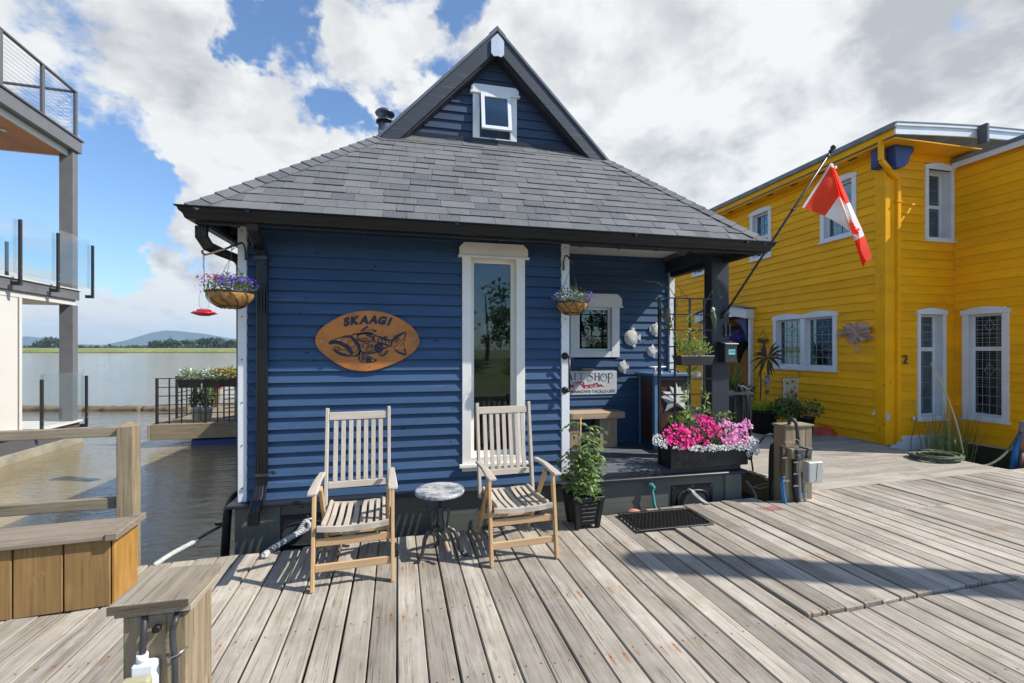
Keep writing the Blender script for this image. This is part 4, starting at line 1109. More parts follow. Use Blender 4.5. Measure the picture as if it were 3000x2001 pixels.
lb('roof_slab', m_grey, (-7, .03, -9, .03, 6.06, 6.33)); lb('roof_cap', m_greyd, (-7, .06, -9, .06, 6.332, 6.375))
lb('roof_trim', m_offw, (-.14, -.11, -9, -.11, 5.92, 6.058), (-7, -.141, -.14, -.11, 5.92, 6.058))
b = B(); x = -.15
while x > -6.9: b.box(x-.128, x, -9, -.15, 5.94, 5.952); x -= .131
so_ = b.obj('soffit', m_soff, lh, bevel=.003)
b = B(); b.lathe((-.55, -1.25, 5.925), [(.055,0),(.06,.004),(.06,.014)], 20); b.obj('downlight', m_steel, lh)
b = B(); b.lathe((-.55, -1.25, 5.921), [(.035,0),(.035,.003)], 16); b.obj('downlight_lens', m_white, lh)
# roof railing with cables
b = B(); x = -.06
b.box(x-.03, x+.03, -9, .0, 7.42, 7.46); b.box(-7, x-.031, -.06, 0, 7.42, 7.46); b.box(x-.02, x+.02, -9, -.06, 6.40, 6.44); b.box(-7, x-.021, -.05, -.01, 6.40, 6.44)
rl = b.obj('roof_rail', m_greyd, lh, bevel=.003)
for y in (-.03, -1.05, -2.1, -3.2): lb('rail_post', m_greyd, (x-.028, x+.028, y-.03, y+.03, 6.376, 7.419), par=rl)
for xx in (-2.0, -4.2): lb('rail_post', m_greyd, (xx-.03, xx+.03, -.058, -.002, 6.376, 7.419), par=rl)
b = B()
for i in range(11):
    z = 6.50+i*.082; b.tube([(x, -9, z), (x, -.03, z)], .0035, 5); b.tube([(x, -.03, z), (-7, -.03, z)], .0035, 5)
b.obj('cables', m_steel, rl)
# glass railings
def grail(z0, ys, x=.13, h=1.12, back=()):
    b = B()
    ys = sorted(ys)
    for a, c in zip(ys, ys[1:]): b.box(x-.006, x+.006, a+.02, c-.02, z0+.05, z0+h)
    xs_ = [x]+list(back)
    for a, c in zip(xs_, xs_[1:]): b.box(c+.02, a-.02, ys[-1]-.006, ys[-1]+.006, z0+.05, z0+h)
    g = b.obj('glass_railing', m_rglass, lh)
    for y in ys:
        lb('rail_post', m_black, (x+.008, x+.055, y-.022, y+.022, z0-.10, z0+h-.10), (x-.10, x+.05, y-.03, y+.03, z0-.17, z0-.10), par=g)
        b = B(); b.lathe((x+.05, y, z0+.05), [(.012,0),(.012,.008)], 10, axis=(1,0,0)); b.lathe((x+.05, y, z0+.18), [(.012,0),(.012,.008)], 10, axis=(1,0,0)); b.obj('clamp_bolt', m_steel, g)
    for q in back: lb('rail_post', m_black, (q-.022, q+.022, ys[-1]-.06, ys[-1]-.008, z0-.02, z0+h-.12), par=g)
grail(2.962, (-8, -4.6, -3.0, -2.02, -1.02, .12), x=.15, h=1.15, back=(-1.35, -3.2))
grail(.01, (-1.36, .03), x=.08, h=1.1)
grail(.01, (-9, -5, -3), x=.08, h=1.1)
# sparse upper storey wall far in from the edge
lb('upper_wall', m_offw, (-6.9, -3.4, -8.8, -2.8, 2.964, 5.92), bevel=0)

# ------------------------------------------------------------------ NEIGHBOUR'S SMALL FLOATING DECK with grid railing
nd = thing('float_deck', 'weathered timber float deck on blue barrels beyond the blue house corner', 'deck', (-3.2, 12.5, 0))
b = B(); random.seed(9); y = 10.98
while y < 15: b.box(-5.45, -.6, y, y+.137, -.035, rnd(-.002,.002)); y += .142
b.obj('deck_boards', m_beamw, nd, bevel=.004)
b = B(); b.box(-5.47, -.6, 10.92, 10.975, -.33, -.002); b.obj('edge_beam', m_beamw, nd, bevel=.006)
b = B(); b.box(-5.53, -5.475, 10.92, 15, -.31, -.004); b.obj('edge_beam', m_postd, nd, bevel=.006)
b = B(); b.box(-4.75, -2.95, 11.0, 14.5, -.75, -.335); b.obj('blue_float', M('blue_barrel', (.015,.05,.22), (.02,.06,.18), sc=4, rough=.5), nd, bevel=.05)
b = B(); b.box(-2.9, -.7, 11.05, 14.5, -.75, -.335); b.obj('log_float', m_log, nd, bevel=.05)
gr = thing('grid_railing', 'black square grid metal railing round the small float deck', 'railing', (-3.2, 11.0, 0))
b = B()
for i in range(20):
    x = -5.38+i*.233; r_ = .022 if i % 4 == 0 else .011; b.box(x-r_, x+r_, 11.0-r_, 11.0+r_, .0, .99)
for j in range(6): z = .03+j*.19; b.box(-5.38, -.95, 10.99, 11.01, z-.009, z+.009)
b.obj('front_panel', m_black, gr)
b = B()
for i in range(10):
    y = 11.78+i*.233; r_ = .022 if i % 4 == 0 else .011; b.box(-5.36-r_, -5.36+r_, y-r_, y+r_, 0, .99)
for j in range(6): z = .03+j*.19; b.box(-5.37, -5.35, 11.78, 13.9, z-.009, z+.009)
b.obj('side_panel', m_black, gr)
gate = B()
for i in range(5):
    t_ = i/4; p = V((-4.1, 11.03, 0)).lerp(V((-3.35, 11.75, 0)), t_); gate.box(p.x-.012, p.x+.012, p.y-.012, p.y+.012, .06, .93)
for j in range(5): gate.beam((-4.1,11.03,.1+j*.2), (-3.35,11.75,.1+j*.2), .018, .018)
gate.obj('gate', m_black, gr)
def small_planter(x, y, z, w, lab, white=True):
    t_ = thing('window_box', lab, 'planter', (x, y, z), group=None)
    b = B(); b.hexa([(x-w*.42,y-.07,z),(x+w*.42,y-.07,z),(x+w*.42,y+.07,z),(x-w*.42,y+.07,z),(x-w*.5,y-.09,z+.18),(x+w*.5,y-.09,z+.18),(x+w*.5,y+.09,z+.18),(x-w*.5,y+.09,z+.18)]); b.obj('trough', m_plas, t_)
    b = B(); leaves(b, (x, y, z+.27), 260, (w*.6,.13,.16), .06); b.obj('foliage', m_leafm, t_)
    b = B(); flowers(b, (x, y-.02, z+.31), 60, (w*.55,.12,.14), .035); b.obj('blossoms', m_fwhite if white else m_fyel, t_)
small_planter(-4.72, 10.92, .78, .42, 'leftmost railing planter with pale green plant on the grid railing')
small_planter(-4.28, 10.92, .78, .38, 'middle railing planter with white flowers on the grid railing')
small_planter(-3.92, 10.92, .80, .34, 'railing planter with yellow flowers nearest the blue house', False)
def pot_plant(name, lab, x, y, z, r, h, mt, fol, n, rad, sz, cat='potted plant', asp=.45):
    t_ = thing(name, lab, cat, (x, y, z)); b = B()
    b.lathe((x, y, z), [(r*.72,0),(r*.98,h*.9),(r*1.04,h*.9),(r*1.04,h),(r*.9,h),(r*.88,h*.9)], 20); b.obj('pot', mt, t_)
    b = B(); b.lathe((x, y, z+h*.88), [(r*.9,0),(r*.85,.01)], 16); b.obj('soil', m_soil, t_)
    b = B(); leaves(b, (x, y, z+h+rad[2]*.8), n, rad, sz, asp=asp); b.obj('foliage', fol, t_); return t_
q = PZ(575, 1236, .0); pot_plant('potted_plant', 'white bucket with green shrub at the left behind the grid railing', q.x, q.y, 0, .10, .33, m_white, m_leafd, 160, (.14,.1,.22), .08)
q = PZ(604, 1233, .0); pot_plant('potted_plant', 'wider white tub with bushy green shrub behind the grid railing', q.x, q.y, 0, .13, .30, m_white, m_leafm, 260, (.17,.12,.26), .09)
fr = thing('timber_frame', 'orange brown timber posts and top rail on the small float deck', 'railing', (-3.5, 13.2, 0))
qa = PZ(632, 1190, 0); b = B(); b.box(qa.x-.07, qa.x+.07, qa.y-.07, qa.y+.07, 0, 1.02); b.obj('post', m_cedar, fr, bevel=.004)
b = B(); b.beam((qa.x-.1, qa.y, 1.05), (qa.x+2.6, qa.y-.3, 1.07), .12, .05); b.obj('top_rail', M('orange_wood', (.42,.19,.06), (.3,.13,.04), sc=6, rough=.6), fr, bevel=.004)
b = B(); b.box(qa.x+.12, qa.x+2.4, qa.y+.02, qa.y+.08, .25, .98); b.obj('white_board', m_white, fr)
b = B(); b.box(qa.x+.38, qa.x+.95, qa.y-.02, qa.y-.0, .84, .99); sg = b.obj('red_notice', M('red_sign', (.55,.05,.05), (.45,.04,.04), sc=5, rough=.5), fr)
fe_ = thing('fire_extinguisher', 'red fire extinguisher on the timber post of the small float deck', 'fire extinguisher', (qa.x+.15, qa.y-.12, .55))
b = B(); b.lathe((qa.x+.15, qa.y-.12, .50), [(.05,0),(.055,.02),(.055,.34),(.03,.40),(.015,.42)], 16); b.obj('cylinder', MATS['red_sign'], fe_)
b = B(); b.lathe((qa.x+.15, qa.y-.12, .68), [(.0565,0),(.0565,.10)], 16); b.obj('label_band', m_white, fe_)
b = B(); b.tube([(qa.x+.15, qa.y-.12, .92),(qa.x+.15, qa.y-.12, .97),(qa.x+.22, qa.y-.12, .95),(qa.x+.23, qa.y-.12, .8)], .01, 6); b.obj('hose', m_black, fe_)
bn = thing('storage_bin', 'dark grey panelled bin behind the railing beside the white corner board', 'bin', (-2.7, 11.3, 0)); q = PZ(682, 1238, 0)
b = B(); b.box(q.x, q.x+.6, q.y+.08, q.y+.5, .03, 1.0); b.obj('body', m_greyd, bn, bevel=.01)
b = B(); b.box(q.x-.02, q.x+.62, q.y+.05, q.y+.52, 1.002, 1.03); b.obj('lid', m_beamw, bn, bevel=.005)

# log boom across the river
random.seed(14)
for (xa, xb) in ((60, 250), (255, 420), (422, 560)):
    pa, pb = PZ(xa, 1203, -.5), PZ(xb, 1203, -.5); k = 12; pts = []
    for i in range(k+1):
        p = pa.lerp(pb, i/k); pts.append(p+V((0, rnd(-.04,.04), .02+rnd(-.03,.04))))
    b = B(); b.tube(pts, [.15*rnd(.85,1.12) for _ in pts], 10); 
    lab = {60: 'long floating log behind the white house column', 255: 'middle floating log of the boom, ending at the grid railing', 422: 'floating log seen through the grid railing'}[xa]
    tag(b.obj('floating_log', m_log), lab, 'log', 'floating logs of the river boom')

# far trees on the opposite bank, each a thing
random.seed(33)
def far_tree(px_, w, hh, dist, lab):
    p = ray(px_, HY); p = p*dist; x, y = p.x, p.y; z0 = 2.4
    t_ = thing('far_tree', lab, 'tree', (x, y, z0), group='trees on the far bank')
    b = B(); b.tube([(x,y,z0),(x+rnd(-.5,.5),y,z0+hh*.5),(x,y,z0+hh*.8)], [hh*.05,hh*.03,.05], 6); b.obj('trunk', m_twig, t_)
    b = B()
    for k in range(9): 
        c = V((x+rnd(-.33,.33)*w, y+rnd(-2,2), z0+hh*rnd(.35,.8))); leaves(b, c, 40, (w*.24, w*.2, hh*.22), w*.13, asp=.7)
    b.obj('crown', m_treef, t_)
SP = [(118,15,9,'leftmost dark round tree on the far bank'),(138,17,12,'broad dark tree left of the white house column'),(160,19,14,'tallest dark tree beside the white house column'),(178,13,9,'small dark tree touching the white house column'),
 (452,13,9,'dark low tree nearest the left end of the far wood'),(470,16,11,'broad dark tree above the grid railing corner'),(492,14,10,'round dark tree third in the far wood'),(515,15,12,'tall dark tree in the middle of the far wood'),(540,17,10,'low spreading tree past the middle of the far wood'),
 (565,16,11,'bushy dark tree above the railing planters'),(590,15,12,'pointed dark tree above the railing planters'),(615,20,13,'large dark tree above the timber frame'),(640,15,10,'dark tree left of the last far tree'),(668,17,11,'far tree next to the white corner board')]
for (a, w, hh, lab) in SP: far_tree(a, w, hh, 470+rnd(-10,30), lab)
b = B()
for i in range(2600):
    a = random.choice((rnd(75,245), rnd(245,704), rnd(390,704))); d_ = rnd(470,520); p = ray(a, HY)*d_; leaves(b, (p.x, p.y, 3.3+rnd(0,1.6)+(1.2 if a > 460 else 0)), 1, (1,1,.4), 3.0, asp=.8)
tag(b.obj('far_hedge', m_treef), kind='stuff')
# ------------------------------------------------------------------ PROPS
z1c = lambda x, y: (700+x*.4464, 1100+y*.4464)
q4 = lambda x, y: (2080+x*.319, 800+y*.319)
pz = lambda x, y: (2130+x*.1913, 1220+y*.1913)
hb = lambda x, y: (500+x*.255, 600+y*.255)

# ---- oval sign
sc = lambda x, y: FB.px(850+x*.2127, 850+y*.2127, .045)
t = NT('copper_sign'); v = t.coord((1, 1, 1)); g = t.noise(v, 3.2, 4, .6); g2 = t.noise(t.coord((3, 1, 26)), 4, 4, .6)
c = t.mix(t.rng(g, .42, .62), (.55,.19,.035), (.33,.12,.035)); c = t.mix(t.rng(g2, .5, .7, 0, .5), c, (.58,.24,.06)); c = t.mix(t.rng(t.noise(v, 90, 3, .6), .55, .7, 0, .35), c, (.25,.09,.02)); t.bump(g2, .15, .003)
m_sign = t.fin(c, .42, .15, .5)
m_ink = M('dark_ink', (.008,.012,.03), (.012,.02,.05), sc=20, rough=.5)
sg = thing('oval_name_sign', 'orange copper oval sign lettered SKAAGI with a dark salmon emblem on the blue wall', 'sign', FB(*sc(1060, 700)))
out_ = [(343,700),(352,640),(385,570),(450,505),(520,455),(600,405),(700,352),(800,318),(900,295),(1000,283),(1090,280),(1180,285),(1270,300),(1350,322),(1430,352),(1500,385),(1580,430),(1650,482),(1712,540),(1760,610),(1783,690),(1775,750),(1740,810),(1690,862),(1620,912),(1540,962),(1450,1005),(1350,1045),(1250,1080),(1150,1105),(1060,1118),(950,1115),(850,1102),(750,1068),(650,1020),(560,962),(480,900),(425,850),(380,795),(352,745)]
def FBo(a, z, o=0): return FB(a, z, o)
b = B(); b.prism([sc(x, y) for x, y in out_], FB, .038, .045); b.obj('plate', m_sign, sg, bevel=.002)
b = B(); 
def S_(pts, w): b.stroke([sc(x, y) for x, y in pts], [q*.00088 for q in w] if isinstance(w, (list, tuple)) else w*.00088, FB, .0455, .047)
def O_(cx, cy, rx, ry, w, rot=0, n=18):
    S_([(cx+rx*math.cos(t)*math.cos(rot)-ry*math.sin(t)*math.sin(rot), cy+rx*math.cos(t)*math.sin(rot)+ry*math.sin(t)*math.cos(rot)) for t in [2*math.pi*i/n for i in range(n+1)]], w)
def Pp(pts): b.prism([sc(x, y) for x, y in pts], FB, .0455, .047)
S_([(530,738),(560,728),(620,715),(690,730),(760,765),(815,810),(848,860),(850,895)], [14,32,38,40,42,42,36,14])
S_([(588,812),(630,845),(700,880),(780,900),(850,905)], [8,26,30,24,12])
O_(650,805,52,24,7,.3); O_(655,805,34,13,5,.3); S_([(700,830),(760,815),(830,870)], 6)
S_([(530,715),(600,680),(670,662),(740,640),(800,632),(850,645),(905,690),(945,755),(965,835)], [5,10,10,16,20,24,26,28,22])
S_([(560,705),(640,700),(700,715),(712,690),(735,665),(800,655),(850,668),(895,715),(930,780),(940,830),(905,860),(860,868)], 7)
O_(845,742,50,50,7,.4)
S_([(850,908),(910,905),(950,870),(965,835)], [8,22,20,12])
S_([(830,625),(880,608),(930,598),(975,600)], [6,16,16,8])
S_([(915,650),(925,620),(960,602),(1040,598),(1110,606),(1155,610)], [8,12,14,16,18,8])
Pp([(960,588),(985,545),(1020,515),(1065,488),(1082,515),(1060,522),(1030,540),(1000,562)]); Pp([(960,590),(1050,572),(1140,585),(1150,603),(1050,590),(965,603)])
Pp([(1100,520),(1150,545),(1205,552),(1165,580),(1140,578),(1145,560)]); O_(1015,557,28,12,5,-.2); O_(1085,552,30,12,5,.2)
O_(1035,655,112,58,8); S_([(930,662),(1080,662),(1082,692),(930,690),(930,662)], 7)
for x in (955,985,1015,1045): S_([(x,662),(x+4,690)], 6)
S_([(1040,622),(1100,632),(1130,650)], [10,20,6]); S_([(1100,640),(1140,670),(1150,710),(1090,714),(960,705)], 7)
S_([(1165,625),(1150,660),(1160,700),(1185,720)], [14,16,14,14])
S_([(965,830),(985,850),(1030,866),(1100,870),(1160,862),(1210,850)], [14,18,20,20,18,8])
S_([(985,735),(1010,760),(1010,790),(980,770)], 9); S_([(1010,715),(1035,740),(1075,735),(1080,785),(1040,800)], [6,10,14,18,10]); O_(1125,770,22,22,8); O_(1125,770,6,6,8)
O_(1090,822,48,15,6); S_([(1030,835),(1100,850),(1160,835)], 6)
O_(1220,795,46,46,22); O_(1220,795,12,12,24); O_(1220,798,64,62,5)
S_([(1160,618),(1230,645),(1310,680),(1400,692)], [8,22,24,8]); S_([(1180,715),(1240,730),(1320,750),(1400,778)], [8,22,22,10])
for x in (1205,1255,1305,1352): S_([(x,668+(x-1205)*.12),(x+18,712+(x-1205)*.16)], [16,12])
O_(1318,648,22,8,9,.0); S_([(1250,655),(1300,655)], 8)
S_([(1400,775),(1395,730),(1410,690),(1450,650),(1520,610),(1602,570)], [10,18,22,28,30,4]); S_([(1602,572),(1582,630),(1578,690)], [4,16,6])
O_(1470,690,42,20,6,-.7); O_(1470,690,24,8,6,-.7); S_([(1420,790),(1470,760),(1500,730),(1560,660)], 7); S_([(1510,790),(1545,730),(1575,780),(1560,690)], 6)
S_([(1440,825),(1500,862),(1560,880),(1602,897)], [8,22,26,4]); S_([(1602,895),(1585,840),(1575,800)], [4,20,6]); S_([(1430,800),(1480,830),(1550,835),(1580,800)], 6)
S_([(1205,862),(1250,895),(1275,905),(1310,880),(1352,832)], [6,18,22,22,8]); S_([(1285,808),(1320,790),(1362,775)], [16,18,4]); S_([(1230,855),(1280,870),(1330,830)], 7)
S_([(970,825),(950,880),(948,940),(965,980),(1010,998)], [8,14,16,14,6]); S_([(985,905),(1000,885),(1060,895),(1130,935),(1198,962),(1160,988),(1100,997),(1010,998)], [6,8,8,9,8,10,10,8])
Pp([(1048,905),(1100,930),(1128,945),(1118,990),(1035,992)]); Pp([(1150,955),(1198,964),(1160,985)]); O_(1008,940,20,34,9); O_(1008,940,6,14,6); O_(990,880,10,8,6)
b.obj('salmon_emblem', m_ink, sg)
b = B()
zs_ = (sc(0, 0)[1]-sc(0, 100)[1])/100
for ch, x, y, rt_ in (('S',780,487,.20),('K',893,468,.12),('A',1016,458,.03),('A',1140,456,-.03),('G',1252,464,-.12),('I',1350,478,-.22)):
    a, z = sc(x, y); text(b, ch, FB, a, z, zs_*150, .0455, .047, rot=rt_*1.0, shear=.22, bold=.075)
b.obj('lettering', m_ink, sg)
b = B()
for (x, y) in ((1070,342),(425,708),(1712,672),(1105,1050)): a, z = sc(x, y); b.lathe(FB(a, z, .045), [(.006,0),(.006,.004)], 8, axis=(0,-1,0))
b.obj('screws', m_steel, sg)
for (x, y) in ((1070,342),(1105,1050)):
    pass

# ---- bait shop sign
bs = lambda x, y: FP.px(1640+x*.09565, 1020+y*.09565, .03)
sg = thing('bait_sign', 'white BAIT SHOP board with red ribbon on the porch wall beneath the small window', 'sign', FP(*bs(900, 1000)))
a1, zt_ = bs(1745, 690); _, zb_ = bs(1745, 1400); a0 = a1-.78
b = B(); b.fbox(FP, a0, a1, zb_, zt_, .018, .030); b.obj('board', M('sign_white', (.60,.61,.62), (.52,.53,.55), sc=5, rough=.45), sg, bevel=.002)
m_tealt = M('teal_letter', (.012,.07,.09), (.01,.05,.07), sc=9, rough=.5); m_redt = M('ribbon_red', (.35,.012,.03), (.28,.01,.025), sc=9, rough=.5); m_dkt = M('slate_letter', (.03,.05,.08), (.025,.04,.07), sc=9, rough=.5)
kz = (bs(0,0)[1]-bs(0,100)[1])/100
def serif(b, ch, x, y0, hgt, wd):
    """serifed capital drawn with strokes, in sign crop pixels"""
    W_ = hgt*.16; T_ = hgt*.07
    L = {'B': [[(0,0),(0,1)],[(0,1),(.5,1),(.75,.78),(.5,.53),(0,.53)],[(0,.53),(.6,.53),(.85,.27),(.6,0),(0,0)]],
         'A': [[(0,0),(.5,1)],[(.5,1),(1,0)],[(.2,.35),(.8,.35)],[(-.12,0),(.15,0)],[(.8,0),(1.18,0)]],
         'I': [[(.5,0),(.5,1)],[(.2,0),(.8,0)],[(.2,1),(.8,1)]],
         'T': [[(.5,0),(.5,1)],[(0,.85),(0,1),(1,1),(1,.85)],[(.25,0),(.75,0)]],
         'S': [[(.92,.82),(.75,.97),(.45,1),(.25,.85),(.3,.66),(.6,.5),(.85,.35),(.85,.12),(.6,-.08),(.15,-.2),(-.12,0),(-.1,.25),(.1,.38),(.25,.3)]],
         'H': [[(.15,0),(.15,1)],[(.85,-.05),(.85,1)],[(.15,.5),(.85,.5)],[(0,0),(.32,0)],[(0,1),(.32,1)],[(.7,-.05),(1,-.05)],[(.7,1),(1,1)]],
         'O': [[(.5,1.0),(.15,.85),(0,.4),(.15,-.05),(.5,-.2),(.85,-.05),(1,.4),(.85,.85),(.5,1.0)],[(.4,.95),(.4,.6),(.6,.4)]],
         'P': [[(.2,-.5),(.2,1)],[(.2,1),(.7,.98),(1,.7),(.8,.35),(.3,.25)],[(0,-.45),(.35,-.55)],[(0,1),(.2,1)]]}[ch]
    for i, s_ in enumerate(L):
        main = {'B':(0,2),'A':(1,),'I':(0,),'T':(0,),'S':(0,),'H':(0,1),'O':(0,),'P':(0,)}[ch]
        w_ = W_ if i in main else T_
        if ch == 'S': w_ = [T_,T_,T_,T_,W_,W_*1.3,W_,T_,T_,T_,T_,T_,T_,T_]
        if ch == 'O' and i == 0: w_ = [T_,W_,W_,T_,T_,T_,W_,W_,T_]
        w_ = [q*kz for q in w_] if isinstance(w_, list) else w_*kz
        b.stroke([bs(x+px_*wd, y0-py_*hgt) for px_, py_ in s_], w_, FP, .0305, .032)
b = B(); serif(b, 'B', 60, 1000, 215, 130); serif(b, 'A', 240, 985, 225, 130); serif(b, 'I', 420, 960, 200, 90); serif(b, 'T', 555, 945, 180, 180)
serif(b, 'S', 860, 970, 215, 165); serif(b, 'H', 1060, 975, 205, 170); serif(b, 'O', 1245, 970, 195, 200); serif(b, 'P', 1465, 960, 190, 165)
b.obj('lettering', m_tealt, sg)
b = B()
for q in ([(180,1110),(370,1120),(440,1150),(435,1220),(300,1190),(190,1230),(230,1170)], [(365,1075),(450,1040),(560,1022),(680,1026),(752,1045),(752,1130),(690,1165),(640,1120),(540,1118),(395,1140)], [(690,1165),(752,1130),(850,1125),(980,1105),(1090,1070),(1155,1048),(1175,1120),(1090,1185),(960,1215),(800,1232),(715,1215)], [(1175,1115),(1280,1110),(1350,1195),(1255,1165),(1130,1205)]):
    b.prism([bs(x, y) for x, y in q], FP, .0303, .0315)
b.obj('ribbon', m_redt, sg)
b = B(); aa, zz = bs(555, 1118); text(b, 'BEER', FP, aa, zz, kz*95, .032, .033, width=.33*abs(bs(1000,0)[0]-bs(0,0)[0])); aa, zz = bs(960, 1205); text(b, '& ICE', FP, aa, zz, kz*95, .032, .033, rot=.13, width=.37*abs(bs(1000,0)[0]-bs(0,0)[0]))
b.obj('ribbon_lettering', m_white, sg)
b = B(); wd = abs(bs(1370,0)[0]-bs(0,0)[0]); aa, zz = bs(1690, 1350); text(b, 'MINNOWS\u00b7TACKLE\u00b7LIES!', FP, aa-wd/2, zz, kz*125, .0305, .032, width=wd, bold=.004); b.obj('small_lettering', m_dkt, sg)

# ---- hook (wooden handled) above the sign
a, z = bs(620, 640); wh = thing('wooden_hook', 'small wooden peg hook above the bait shop board', 'hook', FP(a, z))
b = B(); b.tube([FP(a+.02, z, .02), FP(a+.06, z, .05), FP(a+.17, z-.005, .06), FP(a+.20, z-.01, .06)], [.012,.013,.010,.005], 8); b.obj('peg', m_bench, wh)
b = B(); b.lathe(FP(a+.01, z+.03, 0), [(.012,0),(.012,.03)], 10, axis=(0,-1,0)); b.obj('mount', m_iron, wh)

# ---- four white fish plaques
m_plaster = M('white_plaster', (.62,.62,.60), (.48,.48,.46), sc=30, rough=.7, bump=.6, dist=.004)
def fish(px_, py_, w, h, rot, lab, tail=1):
    a, z = FP.px(*pw(px_, py_), .04); k = .3826*5.9/1300; w *= k; h *= k
    t_ = thing('fish_plaque', lab, 'wall ornament', FP(a, z), group='white fish on the porch wall')
    def T(x, y): c, s = math.cos(rot), math.sin(rot); return (a+(x*c-y*s), z+(x*s+y*c))
    b = B(); n = 22
    body = [T(math.cos(t)*w*.42*(1-.12*math.cos(t)), math.sin(t)*h*.42) for t in [2*math.pi*i/n for i in range(n)]]
    cc = T(0, 0); vs = [FP(x, y, .022) for x, y in body]+[FP(cc[0]+(x-cc[0])*.8, cc[1]+(y-cc[1])*.8, .042) for x, y in body]+[FP(cc[0]+(x-cc[0])*.4, cc[1]+(y-cc[1])*.4, .052) for x, y in body]+[FP(cc[0], cc[1], .054)]
    fs = [(i, (i+1) % n, n+(i+1) % n, n+i) for i in range(n)]+[(n+i, n+(i+1) % n, 2*n+(i+1) % n, 2*n+i) for i in range(n)]+[(2*n+i, 2*n+(i+1) % n, 3*n) for i in range(n)]
    b.add(vs, fs, 0, True); b.obj('body', m_plaster, t_, smooth=True)
    b = B(); b.prism([T(w*.36*tail, h*.06), T(w*.52*tail, h*.20), T(w*.55*tail, 0), T(w*.52*tail, -h*.18), T(w*.36*tail, -h*.06)], FP, .022, .036); b.obj('tail_fin', m_plaster, t_, bevel=.002)
    b = B(); b.prism([T(-w*.05, h*.38), T(w*.02, h*.52), T(w*.20, h*.50), T(w*.2, h*.3)], FP, .022, .034); b.prism([T(0, -h*.38), T(w*.05, -h*.50), T(w*.22, -h*.46), T(w*.2, -h*.3)], FP, .022, .034); b.obj('side_fins', m_plaster, t_, bevel=.002)
    b = B(); e = T(-w*.25*tail, h*.08); b.lathe(FP(e[0], e[1], .046), [(.011,0),(.009,.006),(.003,.008)], 12, axis=(0,-1,0)); b.obj('eye', m_plaster, t_, smooth=True)
    b = B()
    for i in range(-2, 4):
        for j in range(-3, 4):
            x, y = i*w*.085, (j+(i % 2)*.5)*h*.10
            if (x/w*2.6)**2+(y/h*2.6)**2 < 1 and x*tail > -w*.12:
                p = T(x, y); rr = w*.05; b.tube([FP(p[0]+math.cos(q)*rr*tail, p[1]+math.sin(q)*rr, .052-(x*x+y*y)*1.2) for q in (-1.2,-.4,.4,1.2)], .0022, 4, caps=False)
    b.obj('scales', m_plaster, t_)
fish(660, 757, 135, 150, .05, 'largest white fish plaque right of the small porch window')
fish(838, 695, 90, 112, -.05, 'white fish plaque highest and farthest right, beside the trellis', -1)
fish(815, 862, 92, 102, .1, 'middle sized white fish plaque above the cleat on the cupboard')
fish(592, 980, 88, 105, .0, 'lowest white fish plaque beside the bait shop board corner')

# ---- porch bench
bp = thing('porch_bench', 'plain thick timber bench standing on the porch below the bait shop board', 'bench', (2.15, 5.35, .352))
b = B(); b.box(1.72, 2.63, 5.18, 5.47, .735, .815); b.obj('seat', m_bench, bp, bevel=.006)
for x in (1.80, 2.31): b = B(); b.box(x, x+.24, 5.24, 5.42, .353, .734); b.obj('leg', M('bench_leg_wood', (.40,.29,.19), (.28,.19,.12), sc=8, st=(4,4,.5), rough=.7) if x < 2 else MATS['bench_leg_wood'], bp, bevel=.006)
b = B(); b.box(2.04, 2.31, 5.30, 5.36, .47, .55); b.obj('stretcher', m_bench, bp, bevel=.004)

# ---- cupboard with maple leaf
cb = thing('porch_cupboard', 'navy porch cupboard with a brown panel bearing a white maple leaf', 'cupboard', (3.2, 5.25, .352))
b = B(); b.box(2.955, 3.42, 5.03, 5.42, .354, 1.265); b.obj('body', m_bluey, cb)
for bx in ((2.94,2.985,5.005,5.05,.353,1.262),(3.40,3.44,5.005,5.05,.353,1.262),(2.94,2.975,5.38,5.418,.353,1.262)): b = B(); b.box(*bx); b.obj('corner_trim', m_lblue, cb, bevel=.003)
b = B(); b.box(2.90, 3.46, 4.96, 5.46, 1.268, 1.305); b.obj('top', painted('cupboard_top', (.07,.14,.26), 0, .45, .04, .2), cb, bevel=.005)
b = B(); b.box(2.945, 2.953, 5.10, 5.34, .42, 1.20); b.obj('side_door', m_brown, cb, bevel=.003)
b = B(); b.box(2.99, 3.37, 5.012, 5.028, .40, 1.21); b.obj('front_panel', m_brown, cb, bevel=.003)
FQ = Frame((0, 5.012, 0), (1,0,0), (0,-1,0))
LEAF = [(0,1),(.13,.72),(.30,.80),(.22,.38),(.42,.58),(.47,.46),(.70,.52),(.60,.32),(.80,.22),(.42,-.10),(.48,-.26),(.06,-.20),(.05,-.55),(-.05,-.55),(-.06,-.20),(-.48,-.26),(-.42,-.10),(-.80,.22),(-.60,.32),(-.70,.52),(-.47,.46),(-.42,.58),(-.22,.38),(-.30,.80),(-.13,.72)]
LEAF2 = [(0,1),(.10,.70),(.26,.76),(.30,.50),(.78,.56),(.68,.34),(.88,.22),(.50,-.12),(.60,-.50),(.0,-.25),(-.66,-.55),(-.50,-.12),(-.88,.22),(-.70,.34),(-.80,.52),(-.32,.50),(-.38,.80),(-.12,.68)]
la, lz = FQ.px(*pw(990, 1240)); b = B(); k = .235
pts = [(la+x*k, lz+y*k) for x, y in LEAF2]; n = len(pts)
b.add([FQ(a, z, .003) for a, z in pts]+[FQ(a, z, .018) for a, z in pts]+[FQ(la, lz-.02, .045)], [(i, (i+1) % n, n+(i+1) % n, n+i) for i in range(n)]+[(n+i, n+(i+1) % n, 2*n) for i in range(n)])
b.obj('maple_leaf', m_plaster, cb)
